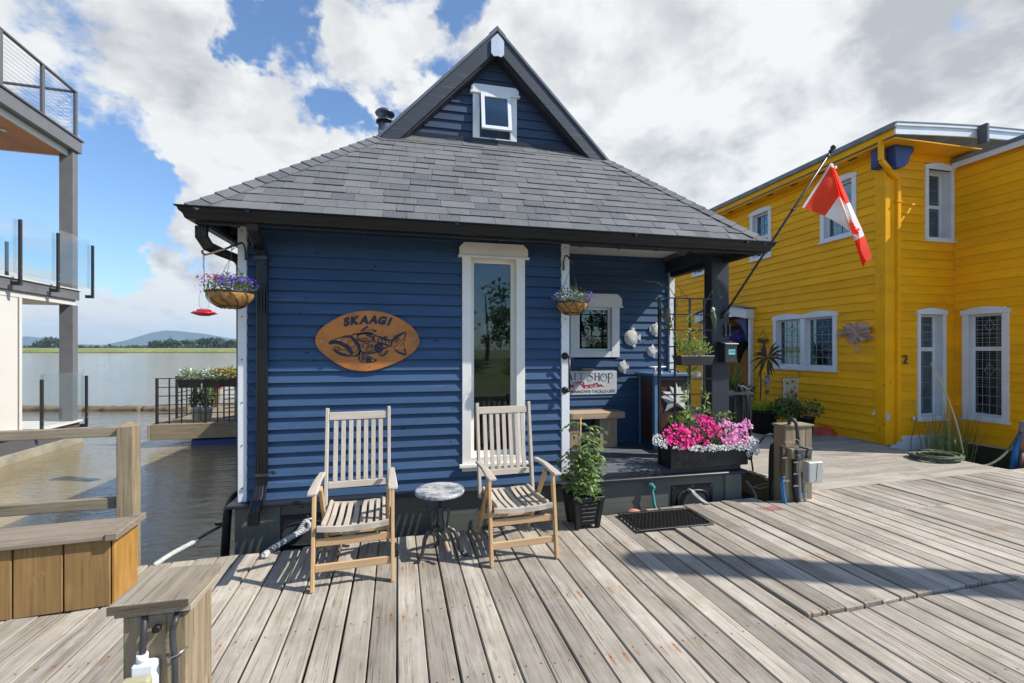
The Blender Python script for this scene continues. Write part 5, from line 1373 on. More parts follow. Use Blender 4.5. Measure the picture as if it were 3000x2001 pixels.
# cleat, handle and tools on top
cl = thing('deck_cleat', 'white horned mooring cleat lying on top of the navy cupboard', 'cleat', (3.02, 5.0, 1.305)); p = PY(*pw(852, 1000), 5.1)
b = B(); b.tube([p+V((-.12,0,.035)), p+V((-.05,0,.03)), p+V((.05,0,.03)), p+V((.12,0,.035))], [.006,.012,.012,.006], 8); b.tube([p+V((-.03,0,-.03)), p+V((-.03,0,.03))], .01, 8); b.tube([p+V((.03,0,-.03)), p+V((.03,0,.03))], .01, 8); b.box(p.x-.06, p.x+.06, p.y-.02, p.y+.02, 1.306, 1.32); b.obj('cleat_body', m_white, cl, smooth=True)
hd = thing('pull_handle', 'black iron pull handle on the cupboard lid', 'handle', (3.25, 4.98, 1.305)); p = PY(*pw(980, 1022), 5.0)
b = B(); b.tube([p+V((-.06,0,-.005)), p+V((-.05,0,.035)), p+V((.05,0,.035)), p+V((.06,0,-.005))], .009, 8); b.obj('grip', m_black, hd, smooth=True)
bp2 = thing('moon_panel', 'dark blue painted panel with pale crescent behind the trellis foot', 'panel', (3.4, 4.9, .6)); p = PY(*pw(1245, 1225), 4.9)
b = B(); b.box(p.x-.09, p.x+.10, 4.90, 4.93, .353, 1.02); b.obj('board', m_bluet, bp2, bevel=.004)
Fm = Frame((0, 4.90, 0), (1,0,0), (0,-1,0)); b = B(); b.stroke([(p.x+.04*math.cos(t)+.0, p.z+.05*math.sin(t)+.05) for t in [1.2+i*.45 for i in range(9)]], [.002,.01,.018,.022,.024,.022,.018,.01,.002], Fm, .001, .006); b.obj('crescent', m_lblue, bp2)
b = B(); b.beam((p.x-.12, 4.85, 1.08), (p.x+.14, 4.82, 1.0), .1, .02); b.obj('slanted_lid', m_bench, bp2)

# ---- trellis with vine, planter, parrots and glass ball
FT = Frame((0, 4.375, 0), (1,0,0), (0,-1,0)); tr = thing('trellis', 'black square bar metal trellis between porch floor and post', 'trellis', (2.95, 4.375, .352))
xs_ = [FT.px(x, 1000)[0] for x in (1932, 1977, 2021, 2063)]; xe = 3.29
b = B()
for i, x in enumerate(xs_): r_ = .014 if i == 0 else .009; b.box(x-r_, x+r_, 4.375-r_, 4.375+r_, .353, FT.px(1932, 872)[1])
b.obj('uprights', m_black, tr)
b = B()
for y in (450, 575, 695, 825, 950, 1075, 1195, 1335, 1470): z = FT.px(*pw(868, y))[1]; b.box(xs_[0], xe, 4.368, 4.382, z-.007, z+.007)
b.obj('crossbars', m_black, tr)
vn = thing('climbing_vine', 'thin climbing vine with long pointed leaves twining up the trellis', 'climbing plant', (2.95, 4.36, .6))
random.seed(51); b = B(); stems = []
def vpath(pp, Y=4.35): return [PY(*pw(x, y), Y+rnd(-.03,.03)) for x, y in pp]
stems += [vpath([(1080,1470),(1100,1330),(1080,1200),(1110,1080),(1100,950),(1130,840),(1120,700),(1090,560),(1100,470),(1040,400),(1000,350)]),
          vpath([(1110,1460),(1200,1330),(1230,1200),(1200,1130),(1240,1290)]), vpath([(1000,900),(985,780),(960,640),(980,560),(1010,480),(950,380),(850,330),(745,320)]),
          vpath([(1150,860),(1180,700),(1190,560),(1230,470),(1270,400),(1320,345),(1330,460)]), vpath([(960,640),(900,560),(850,490),(855,430)]), vpath([(1060,1450),(990,1400),(1060,1330)])]
for s_ in stems: b.tube(s_, .0035, 5)
b.obj('stems', m_stem, vn)
b = B()
for si, s_ in enumerate(stems):
    for a_, c_ in zip(s_, s_[1:]):
        n = max(1, int((c_-a_).length/(.035 if a_.z < 2.0 else .06)))
        for i in range(n):
            p = a_.lerp(c_, (i+rnd(0,1))/n); L = rnd(.05,.12)*(1 if p.z < 2.0 else .5); d = V((rnd(-1,1), rnd(-1,.4), rnd(-.9,.5))).normalized(); sd = d.cross(V((rnd(-.3,.3),-1,rnd(-.3,.3)))).normalized()*L*.17
            b.add([p, p+d*L*.35+sd, p+d*L, p+d*L*.35-sd], [(0,1,2,3)])
b.obj('leaves', m_leafv, vn)
tp = thing('trellis_planter', 'black trough planter with yellow green foliage and tiny blue flowers hooked on the trellis', 'planter', PY(*pw(1145, 970), 4.27))
a0, z0 = Frame((0,4.2,0),(1,0,0),(0,-1,0)).px(*pw(1030, 970)); a1, z1 = Frame((0,4.2,0),(1,0,0),(0,-1,0)).px(*pw(1290, 893))
b = B(); b.hexa([(a0+.02,4.21,z0),(a1-.03,4.21,z0),(a1-.03,4.34,z0),(a0+.02,4.34,z0),(a0-.005,4.19,z1),(a1,4.19,z1),(a1,4.36,z1),(a0-.005,4.36,z1)]); b.obj('trough', M('brown_black_plastic', (.030,.026,.026), (.04,.035,.034), sc=6, rough=.5), tp, bevel=.006)
b = B(); c = V(((a0+a1)/2, 4.27, z1+.06)); leaves(b, c, 420, ((a1-a0)*.52,.10,.10), .05, asp=.22, up=.7); leaves(b, c+V((-.1,0,.08)), 160, (.14,.08,.12), .055, asp=.2, up=.8); b.obj('foliage', m_leafv, tp)
b = B(); leaves(b, c, 160, ((a1-a0)*.5,.1,.09), .045, asp=.22, up=.6); b.obj('yellow_foliage', m_leafy, tp)
b = B(); flowers(b, c+V((0,-.05,.0)), 22, ((a1-a0)*.45,.07,.08), .016); b.obj('blossoms', leafmat('petal_sky_blue', (.12,.2,.7), (.25,.35,.85)), tp)
m_pg = M('parrot_green', (.12,.20,.05), (.05,.12,.06), sc=25, rough=.5); m_pp = M('parrot_purple', (.12,.06,.10), (.16,.08,.03), sc=25, rough=.5)
for (x, y, lab, mt) in ((925, 560, 'purple and brown metal parrot perched on the left of the trellis', m_pp), (1275, 560, 'green metal parrot on a ring beside the porch post', m_pg)):
    p = PY(*pw(x, y), 4.31); t_ = thing('parrot_ornament', lab, 'bird ornament', p, group='metal parrots on the trellis')
    q = PY(*pw(x+22, y+175), 4.33); d = (q-p)
    b = B(); b.tube([p+V((0,0,.035)), p+V((0,0,.0)), p+d*.15, p+d*.35, p+d*.55, p+d], [.012,.022,.030,.026,.014,.004], 10); b.obj('body', mt, t_, smooth=True)
    b = B(); b.tube([p+V((0,0,.005)), p+V((0,-.004,.03)), p+V((-.008,-.015,.045))], [.02,.023,.012], 10); hdp = b.obj('head', m_plaster if mt is m_pg else mt, t_, smooth=True)
    b = B(); b.tube([p+V((-.018,-.018,.038)), p+V((-.03,-.02,.03)), p+V((-.03,-.02,.018))], [.008,.006,.001], 6); b.obj('beak', m_iron, hdp)
    b = B()
    for s_ in (-1, 1): b.add([p+V((s_*.02,-.012,-.01)), p+d*.25+V((s_*.036,-.01,0)), p+d*.62+V((s_*.016,-.012,0)), p+d*.3+V((s_*.01,-.03,0))], [(0,1,2,3)])
    b.obj('wings', M('parrot_wing', (.05,.10,.16), (.16,.22,.05), sc=30, rough=.5) if 'parrot_wing' not in MATS else MATS['parrot_wing'], t_)
    b = B(); b.tube([p+V((math.sin(t)*.035+.02, .02, math.cos(t)*.04+.005)) for t in [i*.5 for i in range(13)]], .003, 5); b.obj('ring', m_iron, t_)
p = PY(*pw(1162, 1037), 4.30); gb_ = thing('glass_ball', 'clear cut glass ball hanging below the trellis planter', 'ornament', p)
b = B(); b.lathe(p, [(.004,.034),(.02,.028),(.032,.012),(.034,-.004),(.026,-.022),(.01,-.032),(.002,-.034)], 12, smooth=False); 
t = NT('cut_glass'); t.b.inputs['Transmission Weight'].default_value = .7; m_cut = t.fin((.95,.97,1.), .05); b.obj('ball', m_cut, gb_)
b = B(); b.tube([p+V((0,0,.034)), PY(*pw(1162, 930), 4.30)], .0015, 4); b.obj('thread', m_steel, gb_)

# ---- long flower box
fb = thing('flower_box', 'long black trough overflowing with magenta, pink and white flowers on the porch edge', 'planter', (3.09, 4.25, .352))
bx0, bx1, by0, by1, bz0, bz1 = 2.625, 3.56, 4.15, 4.355, .354, .575
b = B(); b.box(bx0, bx1, by0, by1, bz0, bz1-.03); b.box(bx0, bx1, by0, by0+.012, bz1-.03, bz1); b.box(bx0, bx1, by1-.012, by1, bz1-.03, bz1); b.box(bx0, bx0+.012, by0+.012, by1-.012, bz1-.03, bz1); b.box(bx1-.012, bx1, by0+.012, by1-.012, bz1-.03, bz1)
b.obj('trough', m_plas, fb, bevel=.004)
b = B(); random.seed(61)
leaves(b, (3.09,4.25,.65), 900, (.50,.13,.12), .045, asp=.35, up=.3); leaves(b, (2.95,4.25,.72), 260, (.25,.1,.10), .05, asp=.3, up=.4); b.obj('foliage', m_leafm, fb)
def patch(nm, mt, lst, sz, face=(0,-1,.6), spread=.7):
    b = B()
    for (x0, y0, rx, ry, n, Y) in lst:
        for i in range(n):
            t_ = rnd(0, 6.28); q = math.sqrt(rnd(0, 1)); p = PY(x0+rx*q*math.cos(t_), y0+ry*q*math.sin(t_), Y+rnd(-.05,.05)); flowers(b, p, 1, (.0,.0,.0), sz, face=face, spread=spread)
    return b.obj(nm, mt, fb)
patch('magenta_flowers', m_fmag, [(1985,1262,28,26,70,4.17),(2030,1275,35,26,95,4.14),(2068,1240,26,22,55,4.2),(2092,1265,22,20,45,4.15),(1968,1290,20,14,26,4.12),(2010,1300,28,16,50,4.11),(2060,1295,18,12,22,4.12),(2050,1225,18,12,20,4.25),(1952,1272,12,14,12,4.13)], .036)
patch('pink_flowers', m_fpink, [(2130,1262,26,28,80,4.16),(2165,1270,28,30,95,4.15),(2190,1245,16,18,30,4.2),(2140,1290,24,14,40,4.12),(2185,1290,18,12,26,4.13),(2120,1240,16,12,20,4.22)], .036)
patch('white_flowers', m_fwhite, [(1925,1288,15,18,38,4.13),(1945,1300,16,14,34,4.11),(1990,1312,20,8,24,4.12),(2045,1314,28,10,60,4.10),(2090,1312,26,11,60,4.10),(2130,1310,22,10,50,4.10),(2170,1308,20,12,50,4.11),(2200,1300,18,22,90,4.13),(2215,1310,12,24,60,4.14),(2195,1325,8,14,20,4.13)]*2, .019)
b = B()
for (x, y, w) in ((1985,1240,25),(2040,1210,40),(2120,1225,30),(2010,1225,25)):
    for i in range(70): p = PY(x+rnd(-w,w), y+rnd(-16,16), 4.25+rnd(-.05,.05)); leaves(b, p, 1, (0,0,0), .05, asp=.3, up=.6)
b.obj('pale_foliage', m_leafv, fb)

# ---- hanging baskets, brackets, feeder
def basket(nm, lab, cx, cy, cz, Rr, hook, dens, seed, cols, left=0):
    random.seed(seed); t_ = thing('hanging_basket', lab, 'hanging basket', (cx, cy, cz), group='hanging flower baskets')
    prof = [(Rr*math.sin(a)*1.0, -Rr*.78*math.cos(a)) for a in [math.pi/2*i/8 for i in range(1, 9)]]
    b = B(); b.lathe((cx, cy, cz), [(.01, -Rr*.78)]+prof, 28); b.obj('coir_liner', m_coir, t_, smooth=True)
    b = B()
    b.tube([(cx+math.cos(a)*(Rr+.004), cy+math.sin(a)*(Rr+.004), cz) for a in [2*math.pi*i/28 for i in range(29)]], .004, 6, caps=False)
    for i in range(10):
        a0_ = 2*math.pi*i/10
        pts = []
        for j in range(7):
            f = j/6; ph = math.pi/2*(1-f*.8); a_ = a0_+f*.75; pts.append((cx+math.cos(a_)*(Rr+.005)*math.sin(ph), cy+math.sin(a_)*(Rr+.005)*math.sin(ph), cz-(Rr*.78+.005)*math.cos(ph)))
        b.tube(pts, .003, 5)
    ring = .59
    b.tube([(cx+math.cos(a)*(Rr+.005)*math.sin(ring), cy+math.sin(a)*(Rr+.005)*math.sin(ring), cz-(Rr*.78+.006)*math.cos(ring)) for a in [2*math.pi*i/20 for i in range(21)]], .003, 5, caps=False)
    b.obj('wire_frame', m_black, t_)
    b = B(); hk = V(hook)
    for k in range(3):
        e = V((cx+math.cos(.6+k*2.094)*Rr, cy+math.sin(.6+k*2.094)*Rr, cz)); n = int((hk-e).length/.012)
        for i in range(n):
            p = e.lerp(hk, i/n); d = (hk-e).normalized(); s_ = d.orthogonal().normalized() if i % 2 else d.cross(d.orthogonal()).normalized()
            b.tube([p-s_*.003, p+d*.006-s_*.0035, p+d*.012, p+d*.006+s_*.0035, p], .0012, 4, caps=False)
    b.tube([hk, hk+V((.01,0,.015)), hk+V((0,0,.03))], .003, 5); b.obj('chains', m_steel if False else m_iron, t_)
    b = B(); leaves(b, (cx, cy, cz+.04), int(520*dens), (Rr*1.1, Rr*1.0, .07), .032, asp=.4); leaves(b, (cx, cy, cz+.10), int(160*dens), (Rr*.9, Rr*.8, .06), .035, asp=.3, up=.6); b.obj('foliage', m_leafm, t_)
    for (nn, mt, dx, dz, rx, rz_, n, sz) in cols:
        b = B(); flowers(b, (cx+dx, cy-.02, cz+dz), n, (rx, Rr*1.05, rz_), sz, face=(0,-.8,.5), spread=1.0); b.obj(nn, mt, t_)
    return t_
c1 = PY(675, 857, 3.9); h1_ = PY(676, 752, 3.9)
basket('b1', 'larger coir hanging basket with violet and crimson flowers at the left white corner board', c1.x, c1.y, c1.z, .166, h1_, 1.0, 71, [
    ('violet_flowers', m_fpurp, .06, .07, .15, .07, 300, .017), ('dark_violet_flowers', m_fpurp, -.05, .08, .16, .06, 130, .016), ('crimson_flowers', m_fred, -.09, .115, .035, .022, 22, .026), ('crimson_trailing_flowers', m_fred, -.17, .09, .02, .02, 7, .024), ('pale_flowers', m_fpale, -.16, .035, .06, .06, 60, .012)])
c2 = PY(1676, 887, 3.98); h2_ = PY(1676, 776, 3.98)
basket('b2', 'smaller coir hanging basket with pale blue flowers beside the porch opening', c2.x, c2.y, c2.z, .150, h2_, .9, 72, [
    ('pale_blue_flowers', m_fpale, -.06, .06, .15, .06, 260, .013), ('white_flowers', m_fwhite, 0, .07, .12, .06, 60, .012), ('violet_flowers', m_fpurp, .13, .05, .06, .06, 120, .016)])
def bracket(lab, pts, par=None):
    t_ = thing('basket_bracket', lab, 'bracket', pts[0]); b = B(); b.tube(pts, [.010]+[.008]*(len(pts)-2)+[.005], 8); b.obj('arm', M('rusty_iron', (.05,.04,.035), (.10,.055,.03), sc=30, rough=.7) if 'rusty_iron' not in MATS else MATS['rusty_iron'], t_, smooth=True); return t_
br = bracket('long bent iron bracket on the left corner board carrying the basket and the feeder', [PY(721,762,4.205), PY(719,735,4.19), PY(714,715,4.16), PY(707,711,4.12), PY(696,715,4.06), PY(676,723,3.95), PY(655,731,3.84), PY(620,742,3.66), PY(602,746,3.58), PY(594,742,3.56), PY(592,736,3.555), PY(596,733,3.55)])
b = B(); p = PY(678,722,3.96); b.tube([p+V((-.02,0,-.01)), p+V((0,-.012,.01)), p+V((.02,0,-.012)), p+V((.005,-.01,-.03))], .005, 6); b.obj('twine', m_bench, br)
b = B(); b.tube([p+V((0,0,-.008)), h1_+V((.008,0,.05)), h1_+V((0,0,.03))], .0025, 5); b.obj('hanging_wire', m_steel, br)
bracket('short curved iron bracket on the white board beside the porch', [PY(1651,792,4.205), PY(1651,765,4.19), PY(1655,750,4.15), PY(1662,749,4.10), PY(1670,760,4.02), PY(1677,771,3.98), PY(1680,770,3.97)])
p = PY(598, 922, 3.57); top = PY(598, 746, 3.57); fe = thing('bird_feeder', 'small red flat feeder hanging on a long wire left of the flower basket', 'bird feeder', p)
m_redp = M('red_plastic', (.42,.015,.02), (.35,.01,.015), sc=8, rough=.3)
b = B(); b.lathe(p, [(.03,-.008),(.055,.0),(.082,.008),(.078,.013),(.05,.022),(.042,.035),(.036,.038),(.01,.038)], 24); b.obj('dish', m_redp, fe, smooth=True)
b = B(); b.lathe(p+V((0,0,.038)), [(.02,0),(.032,.02),(.033,.10),(.022,.125),(.01,.13)], 20); b.obj('bottle', m_rglass, fe, smooth=True)
b = B(); b.tube([top, p+V((0,0,.16))], .0022, 5); b.tube([top+V((-.006,0,0)), top+V((-.006,0,-.09)), top+V((0,0,-.11))], .0018, 5); b.obj('wire', m_iron, fe)
b = B()
for i in range(4): a = i*math.pi/2+.4; q = p+V((math.cos(a)*.06, math.sin(a)*.06, .018)); b.lathe(q, [(.008,0),(.004,.006)], 8)
b.obj('feeding_ports', m_fred, fe)

# ---- mailbox
Fb = Frame((0, 4.28, 0), (1,0,0), (0,-1,0)); a0, z1 = Fb.px(*pw(1372, 800)); a1, z0 = Fb.px(*pw(1462, 945))
mb = thing('mailbox', 'black metal mailbox with a small turquoise sticker on the porch post', 'mailbox', ((a0+a1)/2, 4.34, z0))
b = B(); b.box(a0, a1, 4.28, 4.398, z0, z1-.01); b.obj('box', M('mailbox_paint', (.022,.027,.032), (.03,.035,.04), sc=8, rough=.3), mb, bevel=.005)
b = B(); b.hexa([(a0-.012,4.265,z1-.012),(a1+.012,4.265,z1-.012),(a1+.012,4.399,z1+.02),(a0-.012,4.399,z1+.02),(a0-.012,4.265,z1-.002),(a1+.012,4.265,z1-.002),(a1+.012,4.399,z1+.03),(a0-.012,4.399,z1+.03)]); b.obj('lid', M('mailbox_lid', (.10,.11,.12), (.08,.085,.09), sc=8, rough=.3), mb, bevel=.003)
sa, sz_ = Fb.px(*pw(1396, 886)); sb_, st_ = Fb.px(*pw(1447, 846)); b = B(); b.fbox(Fb, sa, sb_, sz_, st_, .001, .003); stk = b.obj('sticker', M('turquoise_sticker', (.10,.50,.55), (.15,.55,.55), sc=20, rough=.4), mb)
b = B(); xx = sa
b.stroke([(sa+.012+i*.010, (sz_+st_)/2-.006+(.018 if i % 2 else 0)) for i in range(10)], .006, Fb, .0035, .0045); b.obj('pink_pattern', m_redt, stk)

# ---- flag and pole
fl0 = PY(2120, 925, 4.385); fl1 = PY(2436, 440, 3.85); dr_ = (fl1-fl0)
fp = thing('flagpole', 'black slanting flagpole in a bracket on the porch post', 'flagpole', fl0)
b = B(); b.tube([fl0, fl0+dr_*.5, fl1], .0125, 10); b.obj('pole', m_black, fp, smooth=True)
b = B(); b.lathe(fl1, [(.012,-.03),(.02,-.02),(.022,-.008),(.014,.0),(.022,.014),(.028,.03),(.022,.048),(.008,.056)], 14, axis=dr_); b.obj('finial', m_black, fp, smooth=True)
b = B(); b.lathe(fl0-dr_.normalized()*.03, [(.018,0),(.021,.0),(.021,.11),(.016,.11)], 12, axis=dr_); b.lathe(fl0+V((0,.014,-.01)), [(.034,0),(.034,-.008)], 16, axis=(0,-1,0)); b.lathe(fl0+V((.02,-.02,.03)), [(.008,0),(.008,.04)], 8, axis=(1,0,0)); b.obj('bracket', m_iron, fp)
for f_ in ((.655), (.965)):
    q = fl0+dr_*f_; b = B(); b.lathe(q-dr_.normalized()*.015, [(.017,0),(.017,.03)], 10, axis=dr_); b.tube([q, q+V((.03,-.005,0)), q+V((.045,-.005,.0))], .003, 5); b.obj('clip', m_black, fp)
fz = lambda x, y, Y=3.9: PY(2350+x*.2422, 440+y*.2422, Y)
ff = thing('canadian_flag', 'red and white maple leaf flag drooping in folds from the slanting pole', 'flag', fz(330, 160))
def hermite(pts, t):
    n = len(pts)-1; i = min(int(t*n), n-1); f = t*n-i
    p0, p1, p2, p3 = pts[max(i-1,0)], pts[i], pts[i+1], pts[min(i+2,n)]
    return [0.5*((2*b_)+(-a_+c_)*f+(2*a_-5*b_+4*c_-d_)*f*f+(-a_+3*b_-3*c_+d_)*f**3) for a_, b_, c_, d_ in zip(p0, p1, p2, p3)]
# rows across the fly, positions bottom edge, fold, second fold, top edge (crop px + depth)
Bt = [(0,690,3.95),(150,750,3.95),(295,808,3.95),(470,905,3.95),(590,1000,3.95),(628,1080,3.95),(680,1250,3.95),(735,1410,3.97)]
F1_ = [(335,165,3.93),(390,330,3.90),(462,582,3.88),(520,740,3.88),(595,985,3.89),(655,1070,3.91),(705,1240,3.93),(770,1395,3.95)]
F2_ = [(350,160,3.96),(432,462,3.98),(462,590,3.99),(545,850,3.98),(598,1000,3.98),(628,1082,3.98),(700,1240,3.97),(740,1410,3.98)]
F3_ = [(360,158,3.90),(455,450,3.84),(545,680,3.83),(625,920,3.84),(668,985,3.84),(688,1050,3.85),(705,1225,3.87),(775,1350,3.90)]
Tp = [(370,160,3.94),(495,437,3.93),(590,660,3.94),(700,900,3.94),(725,960,3.94),(748,1018,3.94),(800,1150,3.94),(850,1305,3.94)]
NU, NV = 48, 90; cols_ = [0, .62, .72, .86, 1.0]; grid = []
for j in range(NV+1):
    v_ = j/NV; P5 = [hermite(q, v_) for q in (Bt, F1_, F2_, F3_, Tp)]; row = []
    for i in range(NU+1):
        u = i/NU
        k = max(q for q in range(4) if u >= cols_[q]-1e-9); f = (u-cols_[k])/(cols_[k+1]-cols_[k]); f2 = f
        a_, c_ = P5[k], P5[k+1]; x, y, dpt = [a_[m]+(c_[m]-a_[m])*f2 for m in range(3)]
        x += 5*math.sin(v_*9+u*4)*(1-abs(2*u-1)); dpt += .010*math.sin(v_*13+u*7)+.008*math.sin(v_*23-u*9)
        row.append(fz(x, y, dpt))
    grid.append(row)
def inpoly(x, y, poly):
    c = False; n = len(poly)
    for i in range(n):
        (x1, y1), (x2, y2) = poly[i], poly[i-1]
        if (y1 > y) != (y2 > y) and x < (x2-x1)*(y-y1)/(y2-y1)+x1: c = not c
    return c
b = B(); vs = [p for r_ in grid for p in r_]; o = len(b.v); b.v += vs
for j in range(NV):
    for i in range(NU):
        u, v_ = (i+.5)/NU, (j+.5)/NV
        lx, ly = (v_-.52)/.12, (u-.80)/.13     # emblem lies mostly in the folds
        mi = 0 if (v_ < .27 or v_ > .73) else 1
        if v_ < .035: mi = 1
        if mi == 1 and v_ > .035 and inpoly(lx*.62, ly*.62+.1, LEAF): mi = 0
        a_ = o+j*(NU+1)+i; b.f.append([a_, a_+1, a_+NU+2, a_+NU+1]); b.m.append(mi); b.sm.append(True)
m_fr = leafmat('flag_red', (.92,.07,.025), (.92,.07,.025), .55, .8); m_fw = leafmat('flag_white', (.88,.86,.85), (.88,.86,.85), .5, .8)
b.obj('cloth', [m_fr, m_fw], ff, recalc=False)
b = B(); q = fz(410, 205, 3.93); b.quad(q, (.014,0,.004), (-.004,0,.014)); b.obj('care_tag', m_white, ff)

# ---- hose coil on the post
hc = thing('hose_coil', 'thick black hose hung in long loops behind the porch post', 'hose', PY(2165, 1130, 4.62))
b = B(); random.seed(81)
for i in range(9):
    Y = 4.60+i*.022; xa = 2150+i*3.2; xb_ = xa+26+rnd(-3,3); yt = 1128+rnd(-2,3)+i*.9; yb_ = 1275+rnd(-18,22); pts = []
    for k in range(17):
        t_ = 2*math.pi*k/16; pts.append(PY((xa+xb_)/2+math.cos(t_)*(xb_-xa)/2*(1+.1*math.sin(t_)), (yt+yb_)/2-math.sin(t_)*(yb_-yt)/2, Y))
    b.tube(pts, .0105, 7, caps=False)
b.tube([PY(2188,1150,4.7), PY(2196,1200,4.72), PY(2198,1260,4.72), PY(2199,1330,4.7), PY(2206,1380,4.7)], .0105, 7)
b.obj('loops', m_rubber, hc, smooth=True)
b = B(); q = PY(2160, 1150, 4.66); b.box(3.50, q.x+.16, 4.58, 4.80, q.z-.02, q.z+.01); b.obj('hanger', m_iron, hc)

# ---- patio chairs
def make_chair(lab, loc, rz):
    t_ = thing('patio_chair', lab, 'chair', (0, 0, 0), 0, 'weathered teak chairs'); w = .256
    def o(bb, nm, mt, par=None, bv=.004): return bb.obj(nm, mt, par or t_, bevel=bv)
    for s in (-1, 1):
        b = B(); b.beam((s*w, .0, .0), (s*w, .09, .635), .024, .045, (0,1,0)); o(b, 'leg', m_teakz)
        b = B(); b.beam((s*(w-.028), .64, .0), (s*(w-.028), .17, .632), .024, .042, (0,1,0)); o(b, 'leg', m_teakz)
        b = B(); b.beam((s*(w-.02), .515, .34), (s*(w-.02), .645, 1.13), .026, .046, (0,1,0)); o(b, 'back_post', m_teaks)
        b = B(); x0 = s*w
        outl = [(-.03,-.03),(.03,-.03),(.034,.03),(.026,.25),(.022,.50),(-.022,.50),(-.026,.25),(-.034,.03)]
        vs = [(x0+a_, y_, z_+(.012 if .1 < y_ < .4 else 0)) for z_ in (.638, .660) for a_, y_ in outl]; n = len(outl)
        b.add(vs, [tuple(range(n))[::-1], tuple(range(n, 2*n))]+[(i, (i+1) % n, n+(i+1) % n, n+i) for i in range(n)]); o(b, 'armrest', m_teaksy, bv=.006)
        b = B(); b.beam((s*(w-.06), .03, .415), (s*(w-.06), .33, .392), .024, .045); b.beam((s*(w-.06), .331, .392), (s*(w-.06), .56, .40), .024, .045); o(b, 'seat_side_rail', m_teaks)
    # seat
    b = B()
    for i in range(8):
        x0, x1 = -w+.025+i*(2*w-.05)/8, -w+.025+(i+1)*(2*w-.05)/8; f = lambda x: .425-.020*(1-(x/w)**2)
        b.hexa([(x0,.012,f(x0)-.035),(x1,.012,f(x1)-.035),(x1,.036,f(x1)-.035),(x0,.036,f(x0)-.035),(x0,.012,f(x0)),(x1,.012,f(x1)),(x1,.036,f(x1)),(x0,.036,f(x0))])
    b.obj('front_rail', m_teaksx, t_)
    b = B()
    for i in range(8):
        x0, x1 = -w+.04+i*(2*w-.08)/8, -w+.04+(i+1)*(2*w-.08)/8; f = lambda x: .415-.020*(1-(x/w)**2)
        b.hexa([(x0,.545,f(x0)-.035),(x1,.545,f(x1)-.035),(x1,.567,f(x1)-.035),(x0,.567,f(x0)-.035),(x0,.545,f(x0)),(x1,.545,f(x1)),(x1,.567,f(x1)),(x0,.567,f(x0))])
    b.obj('rear_rail', m_teaksx, t_)
    for i in range(7):
        x = -.156+i*.052; z_ = .425-.020*(1-(x/w)**2)
        b = B(); b.hexa([(x-.017,.037,z_-.016),(x+.017,.037,z_-.016),(x+.017,.30,z_-.034),(x-.017,.30,z_-.034),(x-.017,.037,z_-.003),(x+.017,.037,z_-.003),(x+.017,.30,z_-.021),(x-.017,.30,z_-.021)])
        b.hexa([(x-.017,.301,z_-.034),(x+.017,.301,z_-.034),(x+.017,.544,z_-.022),(x-.017,.544,z_-.022),(x-.017,.301,z_-.021),(x+.017,.301,z_-.021),(x+.017,.544,z_-.010),(x-.017,.544,z_-.010)])
        o(b, 'seat_slat', m_teaksy, bv=.002)
    bk = lambda z_: .515+.130*(z_-.34)/.79
    for (za, zb_, nm) in ((.515, .565, 'lower_back_rail'), (1.035, 1.095, 'top_back_rail')):
        b = B(); b.hexa([(-w+.034,bk(za)-.012,za),(w-.034,bk(za)-.012,za),(w-.034,bk(za)+.012,za),(-w+.034,bk(za)+.012,za),(-w+.034,bk(zb_)-.012,zb_),(w-.034,bk(zb_)-.012,zb_),(w-.034,bk(zb_)+.012,zb_),(-w+.034,bk(zb_)+.012,zb_)]); o(b, nm, m_teaksx)
    for i in range(7):
        x = -.171+i*.057; b = B(); za, zb_ = .566, 1.034; b.hexa([(x-.0165,bk(za)-.006,za),(x+.0165,bk(za)-.006,za),(x+.0165,bk(za)+.006,za),(x-.0165,bk(za)+.006,za),(x-.0165,bk(zb_)-.006,zb_),(x+.0165,bk(zb_)-.006,zb_),(x+.0165,bk(zb_)+.006,zb_),(x-.0165,bk(zb_)+.006,zb_)]); o(b, 'back_slat', m_teaks, bv=.002)
    for (y0, z0, h, mt) in ((.014, .115, .052, m_teakx), (.040, .275, .052, m_teakx)):
        b = B(); b.box(-w+.013, w-.013, y0, y0+.018, z0, z0+h); o(b, 'stretcher', mt)
    b = B(); b.box(-w+.04, w-.04, .52, .538, .155, .20); o(b, 'rear_stretcher', m_teakx)
    b = B()
    for s in (-1, 1):
        for (y_, z_) in ((.075,.55),(.115,.60),(.33,.39),(.60,.37)): b.lathe((s*(w+.012), y_, z_), [(.006,0),(.006,.003)], 8, axis=(s,0,0))
    b.obj('bolts', m_iron, t_)
    t_.location = loc; t_.rotation_euler = (0, 0, rz); return t_
make_chair('left weathered teak armchair beneath the oval copper sign', (-.391, 3.155, .004), R(3.4))
make_chair('right weathered teak armchair in front of the tall narrow window', (.821, 3.231, .004), R(3.4))

